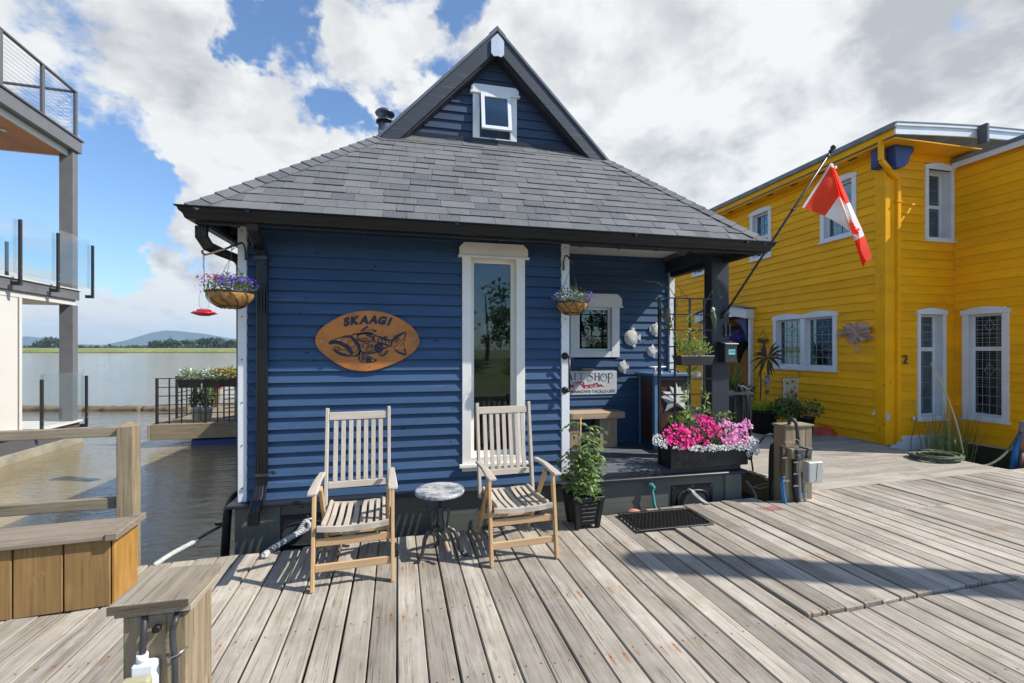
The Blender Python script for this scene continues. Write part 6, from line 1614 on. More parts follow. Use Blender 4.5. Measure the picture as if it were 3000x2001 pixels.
# ---- crank table
cx, cy = .205, 3.47; ct = thing('crank_table', 'small round worn blue topped table on a black cast iron crank tripod', 'table', (cx, cy, 0))
t = NT('worn_blue_top'); v = t.coord((1, 1, 1)); g = t.noise(v, 9, 6, .7); g2 = t.noise(t.coord((4, 30, 4)), 2.5, 5, .7)
c = t.mix(t.rng(t.math('ADD', t.math('MULTIPLY', g, .55), t.math('MULTIPLY', g2, .45)), .44, .53), (.09,.14,.20), (.48,.46,.42)); t.bump(g2, .4, .003); m_top = t.fin(c, .55)
b = B(); b.lathe((cx, cy, 0), [(.175,.492),(.188,.497),(.190,.505),(.190,.518),(.183,.524)], 40); b.obj('top', m_top, ct)
b = B(); b.lathe((cx, cy, 0), [(.013,.27),(.013,.47),(.05,.475),(.05,.491)], 16)
for i in range(14): b.lathe((cx, cy, .385+i*.006), [(.013,0),(.0165,.002),(.0165,.003),(.013,.005)], 12)
b.obj('screw_column', m_iron, ct)
b = B(); b.lathe((cx, cy, 0), [(.022,.19),(.034,.20),(.036,.26),(.028,.28),(.026,.36),(.034,.37),(.034,.385),(.02,.39)], 16); b.lathe((cx-.03, cy-.035, .235), [(.0,0),(.022,.0),(.024,.03),(.014,.04)], 14, axis=(-.3,-1,0)); b.obj('hub', m_iron, ct)
for (fx, fy) in (PZ(1227,1650)[:2], PZ(1365,1630)[:2], PZ(1281,1596)[:2]):
    d = V((fx-cx, fy-cy, 0)); L = d.length; d.normalize(); b = B()
    pr = [(.025,.375,.010),(.055,.372,.011),(.068,.345,.011),(.066,.29,.011),(.055,.235,.013),(.072,.222,.016),(.105,.205,.017),(.128,.165,.016),(.138,.11,.014),(.150,.055,.013),(.172,.024,.013),(L*1.0,.014,.014),(L+.035,.012,.009)]
    b.tube([(cx+d.x*r_, cy+d.y*r_, z_) for r_, z_, _ in pr], [q for _, _, q in pr], 8, flat=1.0); b.obj('leg', m_iron, ct, smooth=True)
b = B(); b.tube([(cx-.03, cy-.06, .235), (cx-.03, cy-.085, .235), (cx+.035, cy-.095, .16)], [.01,.01,.008], 8); cr = b.obj('crank_arm', m_iron, ct, smooth=True)
b = B(); b.lathe((cx+.036, cy-.10, .155), [(.010,0),(.015,.01),(.013,.05),(.015,.075),(.006,.082)], 12, axis=(.25,-.75,-.6)); b.obj('crank_handle', m_bench, cr, smooth=True)

# ---- tomato planter
pc = PZ(1722, 1551, 0); pcx, pcy = pc.x, pc.y+.115; tp_ = thing('tomato_planter', 'square black plastic planter with a staked bushy tomato plant beside the right chair', 'planter', (pcx, pcy, .004), R(3))
ROOTM[tp_.name] = Matrix.Identity(4)
b = B(); a_, c_ = .108, .142
b.hexa([(-a_,-a_,.03),(a_,-a_,.03),(a_,a_,.03),(-a_,a_,.03),(-c_+.006,-c_+.006,.262),(c_-.006,-c_+.006,.262),(c_-.006,c_-.006,.262),(-c_+.006,c_-.006,.262)])
po = b.obj('pot', m_plas, tp_, bevel=.006)
for sx_ in (-1, 1):
    for sy_ in (-1, 1):
        b = B(); x0, y0 = sx_*a_, sy_*a_; x1, y1 = sx_*(c_+.002), sy_*(c_+.002); q = .045
        b.hexa([(x0+sx_*.006,y0+sy_*.006,.0),(x0-sx_*q*.7,y0+sy_*.006,.0),(x0-sx_*q*.7,y0-sy_*q*.7,.0),(x0+sx_*.006,y0-sy_*q*.7,.0),(x1,y1,.25),(x1-sx_*q,y1,.25),(x1-sx_*q,y1-sy_*q,.25),(x1,y1-sy_*q,.25)]); b.obj('foot', m_plas, tp_, bevel=.004)
b = B(); c2_ = c_+.008
for bx in ((-c2_,c2_,-c2_,-c2_+.016,.25,.288),(-c2_,c2_,c2_-.016,c2_,.25,.288),(-c2_,-c2_+.016,-c2_+.016,c2_-.016,.25,.288),(c2_-.016,c2_,-c2_+.016,c2_-.016,.25,.288)): b.box(*bx)
b.obj('rim', m_plas, tp_, bevel=.005)
b = B()
for i in range(5): z = .06+i*.038; k_ = a_+(c_-a_)*(z-.03)/.23; b.box(-k_+.055, k_-.055, -k_-.005, -k_+.01, z, z+.016); 
b.obj('ribs', m_plas, tp_, bevel=.003)
b = B(); b.box(-.125, .125, -.125, .125, .255, .264); b.obj('soil', m_soil, tp_)
b = B(); b.tube([(-.03,-.01,.26),(-.028,-.01,.98)], .007, 8); b.obj('bamboo_stake', M('bamboo', (.50,.30,.10), (.40,.22,.07), sc=30, rough=.5), tp_)
random.seed(91); b = B(); lf = B(); tips = []
for k in range(7):
    a = rnd(0, 6.28); pts = [V((rnd(-.03,.03), rnd(-.03,.03), .26))]; d = V((math.cos(a)*.25, math.sin(a)*.2, 1)); top = rnd(.35, .68)
    for i in range(6): pts.append(pts[-1]+V((d.x*.10*rnd(.6,1.4), d.y*.10*rnd(.6,1.4), top/6))); d.x *= .8; d.y *= .8
    b.tube(pts, [.007,.006,.006,.005,.004,.003,.002], 6)
    for p in pts[1:]:
        for q_ in range(3):
            an = rnd(0, 6.28); L = rnd(.09, .19); dd = V((math.cos(an), math.sin(an), rnd(.0,.5))).normalized(); pe = []
            for s_ in range(5): f = s_/4; pe.append(p+dd*L*f+V((0,0,-.09*f*f)))
            b.tube(pe, [.003,.0025,.002,.0015,.001], 4)
            for s_ in range(1, 5):
                for sd in (-1, 1, 0):
                    if sd == 0 and s_ < 4: continue
                    pr = dd.cross(V((0,0,1))).normalized(); l3 = rnd(.035,.065); e = (dd*.5+pr*sd*1.0+V((0,0,rnd(-.7,.1)))).normalized(); nn = e.cross(V((rnd(-.5,.5),rnd(-.5,.5),1))).normalized()*l3*.24
                    m0 = pe[s_]; lf.add([m0, m0+e*l3*.35+nn, m0+e*l3*.7+nn*.7+V((0,0,-.006)), m0+e*l3+V((0,0,-.014)), m0+e*l3*.7-nn*.7+V((0,0,-.006)), m0+e*l3*.35-nn], [(0,1,2,3,4,5)])
b.obj('stems', m_stem, tp_); lf.obj('leaves', leafmat('tomato_leaf', (.07,.14,.03), (.26,.36,.12), .35), tp_)
b = B()
for (x, y, z) in ((.03,-.10,.60),(.055,-.11,.58),(-.09,-.09,.56),(.07,-.1,.42)): b.lathe((x,y,z), [(.004,-.014),(.014,-.007),(.016,.002),(.011,.011),(.003,.014)], 10)
b.obj('green_tomatoes', M('green_tomato', (.28,.38,.10), (.35,.42,.12), sc=10, rough=.3), tp_, smooth=True)

# ---- rubber door mat
mm = [PZ(1801, 1511), PZ(2005, 1494), PZ(2094, 1542), PZ(1871, 1563)]
o_ = mm[3]; u_ = (mm[2]-mm[3]); w_ = (mm[0]-mm[3]); LU, LW = u_.length, w_.length; u_.normalize(); w_ = V((-u_.y, u_.x, 0)); LW = min(LW, .66)
mt_ = thing('door_mat', 'black rubber honeycomb mat lying on the dock by the porch', 'mat', (o_+u_*LU/2+w_*LW/2))
def mp(a, c, z): q = o_+u_*a+w_*c; return V((q.x, q.y, z))
b = B()
def mbox(a0, a1, c0, c1, z0, z1): b.hexa([mp(a0,c0,z0),mp(a1,c0,z0),mp(a1,c1,z0),mp(a0,c1,z0),mp(a0,c0,z1),mp(a1,c0,z1),mp(a1,c1,z1),mp(a0,c1,z1)])
mbox(0, LU, 0, .035, .014, .026); mbox(0, LU, LW-.035, LW, .014, .026); mbox(0, .03, .035, LW-.035, .014, .026); mbox(LU-.03, LU, .035, LW-.035, .014, .026); b.obj('border', m_rubber, mt_, bevel=.004)
b = B(); a = .045; s = .037; j = 0
c_ = .055
while c_ < LW-.045:
    a = .048+(s/2 if j % 2 else 0)
    while a < LU-.045:
        n = 6; ri, ro = s*.30, s*.60; vs = []
        for k in range(n):
            t_ = math.pi/6+math.pi/3*k
            for rr, zz in ((ro,.014),(ro,.025),(ri,.025),(ri,.014)): vs.append(mp(a+math.cos(t_)*rr, c_+math.sin(t_)*rr, zz))
        b.add(vs, [(4*k+m_, 4*((k+1) % n)+m_, 4*((k+1) % n)+m_+1, 4*k+m_+1) for k in range(n) for m_ in (0,1,2)])
        a += s
    c_ += s*.866; j += 1
b.obj('honeycomb', m_rubber, mt_)
# ---- left power pedestal
lp = thing('power_post', 'short square timber power post in the foreground with a thick weathered cap', 'post', (-.86, 1.84, 0))
b = B(); b.box(-.955, -.762, 1.745, 1.94, -.3, .698); b.obj('post', m_postw, lp, bevel=.006)
b = B(); b.box(-.975, -.745, 1.735, 1.955, .700, .722); b.obj('lower_cap', m_postd, lp, bevel=.003)
b = B(); b.hexa([(-.982,1.715,.724),(-.747,1.725,.724),(-.742,1.975,.724),(-.975,1.97,.724),(-.982,1.712,.756),(-.747,1.722,.752),(-.742,1.975,.756),(-.975,1.97,.758)]); b.obj('cap', m_postd, lp, bevel=.007, seg=2)
b = B(); b.hexa([(-.980,1.7085,.7255),(-.749,1.7185,.7255),(-.749,1.7215,.7255),(-.980,1.7115,.7255),(-.980,1.7085,.753),(-.749,1.7185,.749),(-.749,1.7215,.749),(-.980,1.7115,.753)]); b.obj('end_grain', wood('end_grain_wood', (.17,.135,.095), (.06,.045,.03), 0, isl=.05, crack=.9, fine=3.0, knots=0), lp)
cor = M('conduit', (.030,.030,.034), (.045,.045,.05), sc=12, rough=.45)
def corr(b, pts, r, step=.006):
    pts = [V(p) for p in pts]; out = []; rr = []
    for a, c in zip(pts, pts[1:]):
        n = max(1, int((c-a).length/step))
        for i in range(n): out.append(a.lerp(c, i/n)); rr.append(r*(1.0 if len(out) % 2 else .86))
    out.append(pts[-1]); rr.append(r); b.tube(out, rr, 10)
def curve(pts, n=5):
    o = []
    m = len(pts)-1
    for i in range(m*n+1): o.append(V(hermite([tuple(p) for p in pts], i/(m*n))))
    return o
b = B(); Y = 1.722; corr(b, curve([PY(424,1805,Y+.02), PY(422,1850,Y), PY(419,1890,Y), PY(418,1925,Y)]), .0105); b.obj('conduit_hose', cor, lp)
b = B(); corr(b, curve([PY(520,1795,Y+.03), PY(514,1820,Y), PY(506,1845,Y), PY(507,1890,Y), PY(511,1925,Y), PY(513,2030,Y)]), .0105); b.obj('conduit_hose', cor, lp)
b = B(); p = PY(417, 1915, Y); b.lathe(p, [(.016,0),(.017,-.02),(.015,-.021),(.015,-.035),(.018,-.036),(.018,-.05)], 14); b.obj('white_fitting', m_white, lp)
b = B(); p0 = PY(392, 1958, Y); p1 = PY(460, 1933, Y); b.box(p0.x, p1.x, Y-.02, Y+.02, .35, p1.z); b.obj('junction_box', m_white, lp, bevel=.006)
b = B(); b.box(p0.x-.016, p0.x+.070, Y-.055, Y-.022, .35, p1.z-.028); b.obj('outlet_cover', M('amber_cover', (.42,.40,.24), (.34,.32,.20), sc=6, rough=.15), lp, bevel=.012, seg=3)
b = B(); p = PY(512, 1918, Y-.004); b.tube([p+V((-.028,.015,-.004)), p+V((-.012,-.012,-.002)), p+V((.012,-.012,.004)), p+V((.032,.015,.012))], .006, 8, flat=.6); b.obj('conduit_clamp', m_steel, lp)
b = B(); p = PY(463, 1838, Y+.012); b.lathe(p, [(.013,0),(.013,.014),(.008,.016)], 12, axis=(0,-1,0)); b.obj('plug', m_rubber, lp)

# ---- right power pedestal
rp = thing('power_pedestal', 'wide plank power pedestal with grey meter box and pipes between the houses', 'pedestal', (3.98, 3.99, 0))
b = B(); x = 3.812; ws = (.085,.09,.075,.09); random.seed(17)
for w in ws: b.box(x, x+w-.002, 3.915, 3.935, -.3, .785); x += w
b.box(3.812, 3.832, 3.936, 4.07, -.3, .785); b.box(4.13, 4.15, 3.936, 4.07, -.3, .785); b.box(3.833, 4.129, 4.05, 4.07, -.3, .785)
b.obj('boards', m_postw, rp, bevel=.003)
b = B(); b.box(3.80, 4.165, 3.90, 4.085, .787, .808); b.obj('cap', m_beamw, rp, bevel=.004)
def PP(x, y, Y=3.88): return PY(*pz(x, y), Y)
m_bluep = M('blue_hose', (.02,.17,.36), (.04,.10,.18), sc=14, rough=.5, lo=.5, hi=.55)
b = B(); b.tube(curve([PP(848,910), PP(845,1050), PP(855,1180), PP(880,1325)]), .023, 10); b.obj('blue_pipe', m_bluep, rp, smooth=True)
b = B(); b.tube([PP(842,445), PP(848,620), PP(845,780), PP(848,905)], [.024,.021,.021,.022], 10); 
for y in (470, 600, 760, 820): b.lathe(PP(848, y), [(.026,-.008),(.029,-.006),(.029,.006),(.026,.008)], 12)
b.obj('valve_pipe', MATS['rusty_iron'], rp)
b = B()
for y in (620, 975): p = PP(870, y, 3.885); b.box(p.x-.045, p.x+.04, 3.852, 3.858, p.z-.008, p.z+.008)
for (xx, y) in ((1030,690),(1030,868),(1030,1050)): p = PP(xx, y, 3.885); b.box(p.x-.035, p.x+.035, 3.856, 3.862, p.z-.008, p.z+.008)
b.obj('pipe_clamps', m_steel, rp)
b = B(); b.tube(curve([PP(1030,660), PP(1030,900), PP(1035,1150), PP(1075,1305)]), .020, 10); b.obj('black_conduit', m_rubber, rp, smooth=True)
b = B(); b.tube(curve([PP(1102,655), PP(1108,900), PP(1115,1150), PP(1128,1300)]), .0145, 10); b.lathe(PP(1118,1200), [(.018,-.03),(.019,0),(.018,.03)], 12); b.obj('grey_conduit', M('pvc_grey', (.42,.43,.45), (.36,.37,.39), sc=6, rough=.4), rp, smooth=True)
b = B(); b.tube(curve([PP(1190,1030), PP(1188,1150), PP(1192,1230), PP(1205,1292)]), .0155, 10); b.lathe(PP(1190,1180), [(.019,-.03),(.020,0),(.019,.03)], 12); b.obj('grey_conduit', MATS['pvc_grey'], rp, smooth=True)
p0 = PP(1165, 1000, 3.86); p1 = PP(1385, 668, 3.86); b = B(); b.box(p0.x, p1.x, 3.79, 3.87, p0.z, p1.z); mb_ = b.obj('meter_box', M('meter_grey', (.42,.42,.40), (.38,.38,.36), sc=6, rough=.4), rp, bevel=.012, seg=3)
b = B(); Fm_ = Frame((0,3.79,0),(1,0,0),(0,-1,0)); cxm = (p0.x+p1.x)/2+.015; hm = p1.z-p0.z
b.stroke([(cxm, p1.z-.01),(cxm-.003, p1.z-.08),(cxm-.012, p0.z+hm*.55),(cxm-.008, p0.z+hm*.35),(cxm-.018, p0.z+.02)], .003, Fm_, .001, .003); b.obj('embossed_lines', cor, mb_)
b = B(); b.box(p1.x+.002, p1.x+.03, 3.82, 3.84, p0.z+hm*.5, p0.z+hm*.56); b.obj('latch', m_black, mb_)
for (x0, x1, y0, y1, nm) in ((985,1125,480,655,'socket_box'),(1140,1222,462,632,'socket_box')):
    q0 = PP(x0, y1, 3.86); q1 = PP(x1, y0, 3.86); b = B(); b.hexa([(q0.x+.01,3.80,q0.z),(q1.x-.008,3.80,q0.z),(q1.x-.008,3.90,q0.z),(q0.x+.01,3.90,q0.z),(q0.x,3.78,q1.z),(q1.x,3.78,q1.z),(q1.x,3.90,q1.z),(q0.x,3.90,q1.z)]); b.obj(nm, M('weathered_plastic', (.05,.048,.045), (.30,.29,.27), sc=16, rough=.7, lo=.5, hi=.7) if 'weathered_plastic' not in MATS else MATS['weathered_plastic'], rp, bevel=.006)
q0 = PP(925, 640, 3.87); q1 = PP(985, 480, 3.87); b = B(); b.box(q0.x, q1.x-.002, 3.82, 3.91, q0.z, q1.z); b.obj('bracket_block', m_postw, rp, bevel=.004)
b = B(); corr(b, curve([PP(950,120,3.96), PP(962,60,3.93), PP(1000,42,3.90), PP(1050,100,3.87), PP(1075,220,3.86), PP(1082,330,3.86), PP(1070,440,3.86)]), .019, .009); b.obj('arched_conduit', cor, rp)
for pts in ([(870,388),(960,392),(1050,350),(1110,390),(1130,440)], [(935,440),(960,410),(1030,400),(1080,450)], [(1110,350),(1115,300),(1125,380)]):
    b = B(); b.tube(curve([PP(x, y, 3.84) for x, y in pts]), .003, 5); b.obj('string', m_bench, rp)
sp = thing('standpipe', 'upright black rubber water pipe rising from the gap beside the pedestal', 'pipe', (3.7, 4.15, 0))
def P4(x, y, Y=4.2): return PY(*pz(x, y), Y)
b = B(); b.tube(curve([P4(715,425), P4(690,560), P4(682,800), P4(678,1000), P4(672,1230), P4(672,1330)]), .031, 12); b.obj('pipe', m_rubber, sp, smooth=True)
b = B(); b.tube([P4(715,440), P4(745,395), P4(775,370), P4(815,410), P4(835,470)], [.018,.02,.024,.024,.02], 10); b.obj('tap_body', MATS['weathered_plastic'], sp)
b = B(); b.tube(curve([P4(800,880,4.12), P4(760,940,4.1), P4(715,1000,4.1), P4(700,1100,4.1), P4(700,1260,4.1)]), .010, 8); b.obj('thin_hose', cor, sp)
b = B(); p = P4(790, 915, 4.1); b.box(p.x-.012, p.x+.012, p.y-.02, p.y+.02, p.z-.05, p.z+.05); b.obj('red_valve_handle', m_redp, sp, bevel=.004)
gh = thing('garden_hose', 'black garden hose arching from the tap to the flower box', 'hose', P4(740, 340))
b = B(); b.tube(curve([P4(735,350), P4(700,290), P4(650,272), P4(580,305), P4(510,385), P4(440,490), P4(385,565), P4(368,640), P4(355,655), P4(335,640), P4(330,560), P4(345,500)]), .0115, 8); b.obj('hose', m_rubber, gh, smooth=True)
b = B(); q = P4(722, 345); b.lathe(q, [(.014,-.02),(.015,0),(.014,.02)], 12, axis=(.7,0,-.8)); b.obj('brass_coupling', M('brass', (.45,.28,.08), (.35,.2,.06), sc=9, rough=.35, metal=.7), gh)
uh = thing('underwater_hose', 'grey ribbed hose dropping from the blue hull into the gap', 'hose', P4(330, 1000))
b = B(); corr(b, curve([P4(292,985,4.3), P4(340,1040,4.25), P4(395,1120,4.2), P4(430,1200,4.15), P4(445,1260,4.12)]), .014, .012); b.obj('hose', M('grey_hose', (.20,.19,.18), (.12,.11,.10), sc=12, rough=.6), uh)
b = B(); b.tube(curve([P4(330,1060,4.2), P4(420,1085,4.2), P4(520,1100,4.15), P4(640,1060,4.15)]), .0035, 5); b.tube(curve([P4(400,1080,4.2), P4(500,1050,4.2), P4(640,1015,4.15)]), .0035, 5); b.obj('cords', m_bench, uh)
# red stencil on the planks
FS = lambda a, z, o=0: V((0,0,0))
c0 = PZ(2207, 1466, .016); c1_ = PZ(2247, 1478, .016); random.seed(6); b = B()
ang = math.atan2(.0515, 1)
for r_ in range(4):
    x = 0
    while x < .20:
        w = rnd(.010,.022); px0, py0 = 3.37+x+r_*.012, 3.795-r_*.030
        b.add([(px0, py0, .0175), (px0+w, py0+.002, .0175), (px0+w-.004, py0+.016, .0175), (px0+.002, py0+.015, .0175)], [(0,1,2,3)]); x += w+.007
st_ = b.obj('deck_stencil', M('red_stencil', (.45,.04,.035), (.38,.05,.045), sc=30, rough=.7), recalc=False); tag(st_, 'faded red stencilled lines on the dock planks near the pedestal', 'stencil')

# ---- cedar box bench and fence on the left
cbx = thing('box_bench', 'cedar plank storage bench with weathered brown lid at the dock edge', 'bench', (-1.84, 3.245, 0), R(4.9)); ROOTM[cbx.name] = Matrix.Identity(4)
b = B(); xs_ = [0]; 
for w in (.235, .24, .155, .24, .24, .155, .24, .24, .24): xs_.append(xs_[-1]-w)
for a, c in zip(xs_, xs_[1:]): b.box(c+.005, a-.004, .0, .02, .006, .425)
b.obj('front_boards', m_cedar, cbx, bevel=.004)
b = B(); b.box(-.003, .017, .021, .30, .006, .425); b.obj('side_board', M('bright_cedar', (.44,.24,.06), (.30,.15,.03), sc=6, st=(4,4,.6), rough=.6, bump=.2), cbx, bevel=.004)
b = B(); b.box(xs_[-1], -.01, .28, .30, .006, .425); b.box(xs_[-1]+.02, -.02, .03, .27, .02, .05); b.obj('back_boards', m_cedar, cbx)
b = B()
for i, (y0, y1) in enumerate(((-.035,.072),(.078,.185),(.191,.31))): b.box(xs_[-1]-.03, -.012, y0, y1, .428, .455)
b.obj('lid', m_lid, cbx, bevel=.004)
b = B(); b.hexa([(-.010,-.045,.424),(.055,-.045,.424),(.055,.33,.424),(-.010,.33,.424),(-.010,-.045,.470),(.055,-.045,.470),(.055,.33,.470),(-.010,.33,.470)]); b.obj('lid_end_board', m_lid, cbx, bevel=.005)
b = B()
for y in (.02, .13, .25): b.lathe((.025, y, .470), [(.005,0),(.005,.002)], 8)
b.obj('lid_screws', m_iron, cbx)
fn = thing('dock_fence', 'weathered two rail timber fence along the water behind the box bench', 'fence', (-2.05, 3.82, 0), R(2)); ROOTM[fn.name] = Matrix.Identity(4)
for i, x in enumerate((0, -2.6)):
    b = B(); h = .052; b.box(x-h, x+h, -h, h, -.45, 1.035); b.add([(x-h,-h,1.035),(x+h,-h,1.035),(x+h,h,1.035),(x-h,h,1.035),(x,0,1.075)], [(0,1,4),(1,2,4),(2,3,4),(3,0,4)]); b.obj('post', m_postw, fn, bevel=.004)
for (z0, z1) in ((.965, 1.035), (.44, .52)):
    b = B(); b.box(-4.5, -.054, -.02, .02, z0, z1); b.obj('rail', m_beamw, fn, bevel=.005)

# ---- ropes, fender, buoys
m_rope = M('white_rope', (.52,.53,.50), (.34,.35,.33), sc=60, rough=.8, bump=.5); m_ropeg = M('teal_rope', (.08,.36,.32), (.05,.25,.24), sc=60, rough=.8, bump=.5); m_roped = M('dark_rope', (.06,.065,.07), (.12,.125,.13), sc=60, rough=.8)
m_ropegr = M('green_line', (.035,.055,.03), (.16,.19,.09), sc=55, rough=.8, lo=.5, hi=.6)
def rope(b, pts, r, n=3, pitch=.05, strands=None):
    pts = curve(pts, 6); L = [0]
    for a, c in zip(pts, pts[1:]): L.append(L[-1]+(c-a).length)
    N = max(8, int(L[-1]/(pitch/6))); fine = []
    k = 0
    for i in range(N+1):
        s = L[-1]*i/N
        while k < len(L)-2 and L[k+1] < s: k += 1
        fine.append((pts[k].lerp(pts[k+1], (s-L[k])/max(1e-9, L[k+1]-L[k])), s))
    for q in range(n):
        o = []
        for i, (p, s) in enumerate(fine):
            d = (fine[min(i+1, N)][0]-fine[max(i-1, 0)][0]).normalized(); a = d.orthogonal().normalized() if abs(d.z) > .9 else d.cross(V((0,0,1))).normalized(); c = d.cross(a); t_ = 2*math.pi*(q/n+s/pitch); o.append(p+a*math.cos(t_)*r*.5+c*math.sin(t_)*r*.5)
        b.tube(o, r*.58, 6)
mr = thing('mooring_rope', 'thick pale twisted mooring rope from the left hull opening to the dock', 'rope', PY(850, 1570, 4.0))
b = B(); rope(b, [PZ(775,1627,.03), PY(800,1607,4.02), PY(840,1582,4.08), PY(872,1562,4.14), PY(895,1545,4.17)], .026, pitch=.075); b.obj('rope_strands', m_rope, mr, smooth=True)
b = B(); rope(b, [PY(868,1565,4.14), PY(893,1528,4.15), PY(905,1532,4.15), PY(903,1548,4.15), PY(885,1560,4.15), PY(870,1566,4.15)], .018, pitch=.06); b.obj('eye_splice', m_rope, mr, smooth=True)
b = B(); b.tube(curve([PY(882,1543,4.16), PY(890,1525,4.17), PY(908,1520,4.18), PY(925,1524,4.2)]), .011, 8); b.obj('thimble', m_steel, mr, smooth=True)
mr = thing('mooring_rope', 'slack mooring line over the water, white near the dock and dark at the hull', 'rope', PY(560, 1590, 4.0))
b = B(); rope(b, [PZ(452,1657,.0), PY(500,1625,3.98), PY(540,1603,4.1), PY(567,1589,4.2)], .020, pitch=.06); b.obj('white_sleeve', m_rope, mr, smooth=True)
b = B(); b.tube(curve([PY(566,1590,4.2), PY(600,1567,4.3), PY(640,1545,4.4), PY(656,1533,4.45)]), .013, 8); b.obj('dark_line', m_roped, mr, smooth=True)
b = B(); p = PY(652,1532,4.45); b.box(p.x-.05, p.x+.03, p.y-.03, p.y+.03, p.z-.01, p.z+.015); b.obj('hull_cleat', m_iron, mr)
fd_ = thing('hull_fender', 'bent black rubber pipe fender at the left hull corner', 'fender', PY(660, 1550, 4.2))
b = B(); b.tube(curve([PY(706,1440,4.6), PY(690,1450,4.5), PY(675,1472,4.4), PY(667,1500,4.3), PY(663,1560,4.28), PY(658,1640,4.26), PY(656,1700,4.24)]), .034, 12); b.obj('pipe', m_rubber, fd_, smooth=True)
mr = thing('mooring_rope', 'grey doubled mooring line coming out of the right hull opening', 'rope', PY(2040, 1450, 4.1))
b = B(); 
for k in (0, 1, 2): rope(b, [PY(2012+k*2,1436+k,4.19), PY(2022+k*4,1434+k*2,4.15), PY(2032+k*3,1448,4.13), PY(2052+k*4,1466,4.11), PZ(2068+k*4,1476,.02)], .010, pitch=.04)
b.obj('rope_strands', m_rope, mr, smooth=True)
for (pts, lab) in (([(1908,1418),(1916,1430),(1911,1440),(1914,1460),(1917,1480),(1922,1492)], 'short knotted teal rope hanging on the hull right of the tomato planter'), ([(1104,1474),(1103,1500),(1106,1530),(1104,1560),(1106,1583)], 'teal rope hanging down the hull behind the left chair')):
    tr_ = thing('teal_rope', lab, 'rope', PY(*pts[0], 4.14)); b = B(); rope(b, [PY(x, y, 4.14) for x, y in pts], .016, pitch=.05); b.obj('rope_strands', m_ropeg, tr_, smooth=True)
    b = B(); p = PY(*pts[0], 4.14); b.lathe(p+V((0,.02,-.01)), [(.006,-.02),(.024,-.014),(.028,0),(.022,.016),(.006,.022)], 10); b.obj('knot', m_ropeg, tr_, smooth=True)
m_pb = M('pink_buoy', (.55,.26,.20), (.45,.22,.17), sc=4, rough=.5); m_ob = M('orange_buoy', (.62,.07,.03), (.52,.09,.04), sc=3, rough=.5)
for (p, r_, mt, lab) in ((V((2.17,4.075,-.10)), .105, m_pb, 'faded pink buoy squeezed between dock and hull beside the teal rope'), (PY(1010,1581,4.03)+V((0,0,-.095)), .11, m_pb, 'faded pink buoy squeezed between dock and hull behind the left chair'), (V((7.64,6.95,-.09)), .24, m_ob, 'bright orange buoy beside the yellow house wall')):
    by = thing('round_buoy', lab, 'buoy', p); b = B(); b.lathe(p, [(r_*math.sin(a), -r_*math.cos(a)*.98) for a in [math.pi*i/14 for i in range(1, 14)]], 24); b.obj('ball', mt, by, smooth=True)
    b = B(); b.lathe(p+V((0,0,-r_*1.1)), [(.03,0),(.02,.05)], 10); b.obj('eyelet', m_rubber, by)
# coil of green rope on the finger dock
rc = thing('rope_coil', 'coil of dark green speckled rope on the boards near the reeds', 'rope', PZ(2740, 1345)); random.seed(23)
cc = PZ(2742, 1346); b = B(); pts = []
for i in range(92): t_ = i*.5; rr = .30+.06*math.sin(i*.37)+rnd(-.02,.02); pts.append(V((cc.x+math.cos(t_)*rr*1.0, cc.y+math.sin(t_)*rr*.72, .022+.05*(i/92)+rnd(0,.012))))
b.tube(pts, .0155, 7); b.obj('coil', m_ropegr, rc, smooth=True)
b = B(); p = PZ(2722,1327,.05); b.tube([p, p+V((.08,.02,.02)), p+V((.15,0,.0))], .014, 7); b.obj('orange_end', m_forange, rc)
rl2 = thing('mooring_line', 'green speckled line rising from the water towards the blue pipe on the right', 'rope', PZ(2890, 1360))
b = B(); b.tube(curve([PY(2878,1366,4.62), PY(2905,1358,4.62), PY(2935,1338,4.62), PY(2960,1310,4.62), PY(2990,1265,4.62), PY(3040,1190,4.62)]), .016, 8); b.obj('line', m_ropegr, rl2, smooth=True)
# blue pipe and grey float pipe at the right edge
bp3 = thing('blue_pipe', 'slanting bright blue pipe with grey cap at the right edge of the dock', 'pipe', PY(2975, 1360, 4.62))
b = B(); b.tube([PY(2965,1385,4.60), PY(2975,1320,4.60), PY(2996,1262,4.60)], .035, 12); b.obj('pipe', M('bright_blue_pipe', (.01,.17,.46), (.015,.14,.36), sc=5, rough=.4), bp3, smooth=True)
b = B(); b.lathe(PY(3000,1258,4.58), [(.05,-.05),(.055,0),(.055,.09),(.03,.12)], 14, axis=(.3,0,1)); b.obj('grey_cap', M('pipe_cap', (.22,.22,.21), (.16,.16,.15), sc=9, rough=.6), bp3)
b = B(); b.tube([PY(2992,1320,4.56), PY(3004,1270,4.56), PY(3018,1230,4.56)], .045, 12); b.tube([PY(2990,1380,4.56), PY(2994,1318,4.56)], .02, 10); b.obj('pink_pipe', M('old_pink_pipe', (.30,.16,.13), (.18,.12,.10), sc=9, rough=.6), bp3)

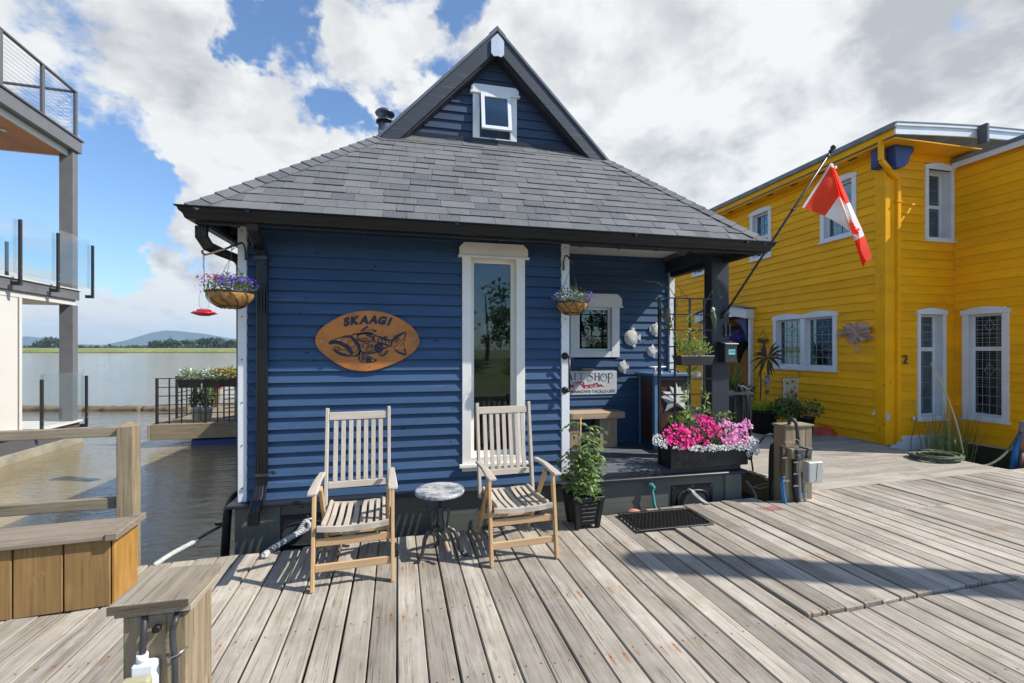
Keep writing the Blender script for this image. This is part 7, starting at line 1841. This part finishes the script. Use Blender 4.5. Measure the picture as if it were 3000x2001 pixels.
# ---- reeds
rd = thing('reed_clump', 'clump of green and dry reeds growing in the water beside the yellow house', 'plant', (8.0, 5.1, -.4)); random.seed(29)
g_, d_ = B(), B()
base = PZ(2835, 1375, -.3)
for i in range(130):
    p = V((base.x+rnd(-.38,.36), base.y+.25+rnd(-.12,.2), -.5)); blade(g_, p, (rnd(-.22,.25), rnd(-.2,.1), 1), rnd(.9,1.5), rnd(.010,.020), rnd(.0,.30), n=7)
for i in range(26):
    p = V((base.x+rnd(-.32,.25), base.y+.25+rnd(-.1,.2), -.5)); blade(d_, p, (rnd(-.3,.35), rnd(-.2,.1), 1), rnd(.8,1.5), rnd(.012,.022), rnd(.0,.25), n=6)
g_.obj('green_blades', leafmat('reed_green', (.10,.18,.03), (.42,.45,.12), .3), rd); 
m_dry = leafmat('reed_dry', (.36,.27,.15), (.50,.40,.25), .2); d_.obj('dry_blades', m_dry, rd)
b = B(); b.tube(curve([PY(2822,1330,5.0), PY(2812,1280,5.0), PY(2795,1220,5.0), PY(2770,1150,5.0), PY(2745,1100,5.02), PY(2726,1064,5.05)]), [.012]*12+[.009]*8+[.006]*6, 6); b.obj('dead_stalk', m_dry, rd)

# ---- pots and garden things by the yellow house
def G(x, y, z=0): return PZ(*q4(x, y), z)
def bigpot(nm, lab, cx, cy, r, h, mt, cat='planter', square=False):
    t_ = thing(nm, lab, cat, (cx, cy, .004)); b = B()
    b.lathe((cx, cy, .004), [(r*.70,0),(r*.95,h*.9),(r*1.02,h*.9),(r*1.02,h),(r*.92,h),(r*.9,h*.93)], 24); b.obj('pot', mt, t_)
    b = B(); b.lathe((cx, cy, h*.93), [(r*.9,0),(r*.85,.008)], 20); b.obj('soil', m_soil, t_); return t_
random.seed(41)
p = G(585, 1490); t1 = bigpot('large_planter', 'big dark round planter with a bright yellow green feathery plant', p.x, p.y+.26, .27, .44, m_plas)
b = B(); c = V((p.x-.06, p.y+.2, .46))
for i in range(520):
    a = rnd(0, 6.28); e = rnd(.1, 1.5); d = V((math.cos(a)*math.sin(e), math.sin(a)*math.sin(e), math.cos(e)+.25)); blade(b, c+V((rnd(-.2,.2), rnd(-.16,.16), 0)), d, rnd(.14,.30), .010, .25, n=3)
b.obj('feathery_foliage', m_leafy, t1)
b = B(); leaves(b, (p.x+.35, p.y+.05, .46), 420, (.30,.2,.18), .075, asp=.5); b.obj('trailing_foliage', m_leafd, t1)
b = B(); flowers(b, (p.x+.33, p.y-.05, .46), 46, (.32,.15,.17), .035); b.obj('orange_flowers', m_forange, t1)
p = G(940, 1500); t2 = bigpot('small_planter', 'small dark pot with sprawling orange flowered plant nearest the orange buoy', p.x, p.y+.14, .15, .34, m_plas)
b = B(); leaves(b, (p.x, p.y+.1, .50), 420, (.32,.2,.15), .065, asp=.5); b.obj('foliage', m_leafm, t2)
b = B(); leaves(b, (p.x-.45, p.y+.12, .52), 460, (.32,.2,.20), .08, asp=.55); b.obj('spreading_foliage', m_leafd, t2)
b = B(); flowers(b, (p.x-.15, p.y, .50), 44, (.45,.15,.14), .035); b.obj('orange_flowers', m_forange, t2)
p = G(390, 1440); t3 = bigpot('teal_pot', 'teal glazed pot of strappy green leaves behind the hose coil', p.x, p.y+.2, .20, .32, M('teal_glaze', (.015,.09,.11), (.02,.12,.13), sc=5, rough=.3))
b = B(); leaves(b, (p.x, p.y+.15, .46), 240, (.22,.18,.12), .07); b.obj('foliage', m_leafd, t3)
p = PZ(2195, 1245); t4 = bigpot('grey_bucket', 'tall grey pot with long upright strap leaves beside the entry', p.x, p.y+.5, .19, .62, M('blue_grey_pot', (.16,.21,.25), (.12,.16,.2), sc=5, rough=.4))
b = B(); c = V((p.x, p.y+.5, .6))
for i in range(16): a = rnd(0, 6.28); blade(b, c+V((rnd(-.06,.06), rnd(-.06,.06), 0)), (math.cos(a)*.35, math.sin(a)*.3, 1), rnd(.6,1.15), .05, rnd(.0,.35), n=7)
b.obj('strap_leaves', m_leafm, t4)
b = B(); leaves(b, c+V((.2,-.05,.1)), 300, (.35,.2,.16), .07); b.obj('low_foliage', m_leafd, t4)
b = B(); flowers(b, c+V((.2,-.15,.1)), 22, (.3,.1,.14), .03); b.obj('orange_flowers', m_forange, t4)
p = G(415, 1290); t5 = bigpot('clay_jar', 'brown clay jar between the teal pot and the big dark planter', p.x, p.y+.1, .13, .30, M('brown_clay', (.12,.09,.065), (.09,.065,.045), sc=6, rough=.6))
b = B(); leaves(b, (p.x, p.y+.1, .37), 90, (.12,.1,.08), .06); b.obj('foliage', m_leafm, t5)
# metal palm
Yp = 7.9; bs_ = PY(*q4(462, 1200), Yp); mpalm = thing('metal_palm', 'rusty metal palm ornament on a tall curved stem by the yellow wall', 'garden ornament', bs_)
m_rust = MATS['rusty_iron']; hd_ = PY(*q4(528, 775), Yp)
b = B(); b.tube(curve([V((bs_.x, bs_.y, .05)), bs_, PY(*q4(468,1000),Yp), PY(*q4(465,880),Yp), PY(*q4(480,820),Yp), hd_]), .014, 7); b.obj('stem', m_rust, mpalm)
b = B()
for i in range(24):
    a = 2*math.pi*i/24+rnd(-.1,.1); L = rnd(.38,.50); d = V((math.cos(a), rnd(-.3,.3), math.sin(a))).normalized(); sd = d.cross(V((0,1,0))).normalized()*.028; dz = V((0,0,-.10))
    b.add([hd_, hd_+d*L*.5+sd, hd_+d*L+dz, hd_+d*L*.5-sd], [(0,1,2,3)])
b.obj('fronds', m_rust, mpalm)
# garden flag with sunflowers
Yg_ = 7.35; Fgf = Frame((0, Yg_, 0), (1,0,0), (0,-1,0)); ga0, gz1_ = Fgf.px(*q4(672, 966)); ga1, gz0_ = Fgf.px(*q4(808, 1186))
gf = thing('garden_flag', 'small garden banner printed with sunflowers on a curled iron stand', 'banner', Fgf(ga0, gz0_))
t = NT('sunflower_print'); v = t.coord((1,1,1)); n1 = t.noise(v, 14, 3, .6); n2 = t.noise(v, 30, 3, .6)
c = t.mix(t.rng(n1, .42, .58), (.55,.55,.50), (.50,.40,.26)); c = t.mix(t.rng(n2, .56, .66), c, (.20,.18,.18)); m_print = t.fin(c, .7)
b = B(); n = 8
for i in range(n):
    x0, x1 = ga0+(ga1-ga0)*i/n, ga0+(ga1-ga0)*(i+1)/n; w0, w1 = .012*math.sin(i*.9), .012*math.sin((i+1)*.9)
    b.add([Fgf(x0,gz0_,w0), Fgf(x1,gz0_,w1), Fgf(x1,gz1_,0), Fgf(x0,gz1_,0)], [(0,1,2,3)])
fc = b.obj('banner_cloth', m_print, gf)
b = B(); dk_ = B()
for (x, y, r_) in ((.25,.80,.055),(.62,.86,.05),(.55,.45,.075),(.25,.35,.05),(.80,.28,.10),(.75,.62,.04)):
    cx_, cz_ = ga0+(ga1-ga0)*x, gz0_+(gz1_-gz0_)*y
    for k in range(12): a = 2*math.pi*k/12; b.prism([(cx_+math.cos(a-.2)*r_*.35, cz_+math.sin(a-.2)*r_*.35),(cx_+math.cos(a)*r_, cz_+math.sin(a)*r_),(cx_+math.cos(a+.2)*r_*.35, cz_+math.sin(a+.2)*r_*.35)], Fgf, .014, .016)
    dk_.lathe(Fgf(cx_, cz_, .0165), [(r_*.38,0),(r_*.3,.002)], 12, axis=(0,-1,0))
b.obj('printed_petals', m_fyel, gf); dk_.obj('printed_centres', m_twig, gf)
b = B(); b.tube([(ga0-.01, Yg_+.01, .02), (ga0-.01, Yg_+.01, gz1_+.02)], .006, 6); b.tube([(ga0-.01, Yg_+.01, gz1_+.01), (ga1+.02, Yg_+.01, gz1_+.01)]+[(ga1+.02+math.sin(t_)*.05, Yg_+.01, gz1_+.06-math.cos(t_)*.05) for t_ in (.5,1.2,2,2.8,3.6)], .005, 6)
b.tube([(ga0-.01-math.sin(t_)*.05, Yg_+.01, gz1_-.04+math.cos(t_)*.05) for t_ in (0,.7,1.4,2.2,3,3.8,4.6)], .005, 6); b.obj('iron_stand', m_iron, gf)
# iris spinner
Ys = 7.6; c = PY(*q4(515, 1000), Ys); ir = thing('iris_ornament', 'painted metal iris on a thin rod between the palm and the banner', 'garden ornament', c)
b = B(); b.tube([(c.x, c.y, .02), c], .006, 6); b.obj('rod', m_iron, ir)
for (dz, rr, mt, nm) in ((.10,.07,m_lblue,'upper_petals'),(-.02,.09,M('iris_violet', (.22,.16,.40), (.3,.24,.5), sc=9, rough=.4),'lower_petals'),(-.20,.06,m_pg,'leaves')):
    b = B()
    for k in range(5): a = 2*math.pi*k/5+.3; b.add([c+V((0,0,dz)), c+V((math.cos(a)*rr*.6,-.02,dz+.05)), c+V((math.cos(a)*rr,-.03,dz+math.sin(a)*.07)), c+V((math.cos(a)*rr*.5,-.02,dz-.05))], [(0,1,2,3)])
    b.obj(nm, mt, ir)
# small wall pocket
c = FY.px(*q4(500, 625)); wp_ = thing('wall_pocket', 'small wire wall basket of dried moss on the yellow wall', 'wall ornament', FY(c[0], c[1], .03))
b = B(); leaves(b, FY(c[0], c[1], .07), 110, (.05,.16,.07), .05); b.obj('moss', m_twig, wp_)
b = B(); b.tube([FY(c[0]-.15,c[1],.05), FY(c[0],c[1]+.27,.04), FY(c[0]+.15,c[1],.05), FY(c[0]+.1,c[1]-.09,.09), FY(c[0]-.1,c[1]-.09,.09), FY(c[0]-.15,c[1],.05)], .005, 6); b.obj('wire', m_rust, wp_)
# hanging violet flowers at the entry
c = PY(*q4(285, 590), 9.4); hv = thing('entry_basket', 'dark hanging planter of violet and red flowers at the yellow house entry', 'hanging basket', c)
b = B(); flowers(b, c, 420, (.46,.25,.17), .05); b.obj('violet_flowers', m_fpurp, hv)
b = B(); flowers(b, c+V((.12,-.05,.13)), 60, (.30,.2,.13), .05); b.obj('red_flowers', m_fred, hv)
b = B(); leaves(b, c, 240, (.42,.22,.17), .07); b.obj('foliage', m_leafd, hv)
b = B(); b.lathe(c+V((-.05,0,-.62)), [(.02,0),(.10,.25),(.26,.50),(.27,.52)], 16); b.obj('cone_pot', m_plas, hv)
b = B(); b.tube([c+V((0,0,.0)), c+V((0,.0,.55))], .008, 6); b.obj('hanger', m_iron, hv)
# copper leaf sculpture on the yellow wall
lc = FY.px(2507, 980, .06); la0 = FY.px(2566, 980, .06)[0]; la1 = FY.px(2449, 980, .06)[0]; lw = abs(la1-la0)/2; lcx = (la0+la1)/2
ls = thing('leaf_sculpture', 'big crumpled bronze leaf sculpture on the yellow wall right of the wide window', 'wall ornament', FY(lcx, lc[1], .05)); random.seed(44)
m_bronze = M('bronze_leaf', (.36,.235,.165), (.52,.40,.32), sc=12, rough=.5, metal=.25, bump=.4)
b = B(); n = 60; lh_ = (FY.px(2507, 944, .06)[1]-FY.px(2507, 1000, .06)[1])
rim = []
for i in range(n):
    a = 2*math.pi*i/n; lob = 1+.09*math.cos(5*a+.6)+.05*math.sin(11*a)+rnd(-.05,.05); rim.append((lcx+math.cos(a)*lw*.86*lob, lc[1]+.04+math.sin(a)*lh_*.52*lob*(1.15 if math.cos(a) < 0 else .95)))
cc_ = (lcx, lc[1]+.02); rings = []
for f in (.15, .4, .65, .85, 1.0):
    rings.append([FY(cc_[0]+(x-cc_[0])*f, cc_[1]+(z-cc_[1])*f, .05+.05*math.sin(i*.62+f*3)*f+.012*math.sin(i*1.9)*f+.02*(1-f)) for i, (x, z) in enumerate(rim)])
o = len(b.v)
for r_ in rings: b.v += r_
for k in range(4):
    for i in range(n): a_, c_ = o+k*n+i, o+k*n+(i+1) % n; b.f.append([a_, c_, c_+n, a_+n]); b.m.append(0); b.sm.append(False)
b.f.append(list(range(o, o+n))); b.m.append(0); b.sm.append(False)
b.obj('leaf_blade', m_bronze, ls, recalc=False)
b = B(); b.tube(curve([FY(lcx-.02, lc[1], .10), FY(lcx-.06, lc[1]-lh_*.55, .08), FY(lcx-.08, lc[1]-lh_*.95, .09)]), [.012]*6+[.02]*5, 7); b.tube(curve([FY(lcx, lc[1]-.02, .10), FY(lcx+.06, lc[1]-lh_*.35, .09), FY(lcx+.0, lc[1]-lh_*.5, .08)]), .010, 7); b.obj('leaf_stalk', m_bronze, ls)

# ---- piling well outside the right edge, its long shadow crosses the dock
pl = thing('mooring_pile', 'tall round timber mooring pile beyond the right edge of the dock', 'pile', (7.4, .80, -.5))
b = B(); b.lathe((7.4, .80, 0), [(.19,-2),(.185,1),(.17,5.9),(.14,6.0),(.05,6.05)], 20); b.obj('trunk', m_postw, pl, smooth=True)

# ---- low bank and trees behind the photographer, seen only as reflections in the panes
b = B(); b.hexa([(-60,-60,-.6),(60,-60,-.6),(60,-16,-.6),(-60,-16,-.6),(-60,-60,1.6),(60,-60,1.6),(60,-20,1.0),(-60,-20,1.0)])
tag(b.obj('near_bank', m_bank), kind='structure')
random.seed(101)
for (x, h_, lab) in ((-9,5.2,'leafy tree on the near bank farthest left behind the dock'),(-4,4.6,'low leafy tree left of centre on the near bank'),(.5,5.4,'leafy tree on the near bank mirrored at the left of the tall window'),(4.6,6.0,'tallest leafy tree mirrored in the tall window'),(9,5.0,'leafy tree on the near bank right of the tallest one'),(14.5,5.6,'leafy tree farthest right on the near bank')):
    y = -20+rnd(-1,1); t_ = thing('bank_tree', lab, 'tree', (x, y, 1.0), group='trees on the near bank')
    b = B(); b.tube([(x,y,.9),(x+.1,y,2.2),(x-.1,y,h_-.8)], [.16,.11,.03], 8); b.obj('trunk', m_twig, t_)
    b = B()
    for k in range(12): leaves(b, (x+rnd(-1.5,1.5), y+rnd(-1,1), rnd(2.0, h_-.3)), 70, (.8,.8,.6), .34, asp=.5)
    b.obj('crown', m_leafd, t_)

# ---- the air over the river: one closed box of thin haze round everything
b = B(); b.box(-8300, 8300, -1200, 6200, -3.4, 250)
m = bpy.data.materials.new('river_haze'); m.use_nodes = True; nt = m.node_tree; nt.nodes.clear()
vo_ = nt.nodes.new('ShaderNodeVolumePrincipled'); ou_ = nt.nodes.new('ShaderNodeOutputMaterial'); nt.links.new(vo_.outputs[0], ou_.inputs['Volume'])
vo_.inputs['Color'].default_value = (.55, .78, 1.0, 1); vo_.inputs['Density'].default_value = .00016; vo_.inputs['Anisotropy'].default_value = .2
tag(b.obj('haze', m), kind='stuff')
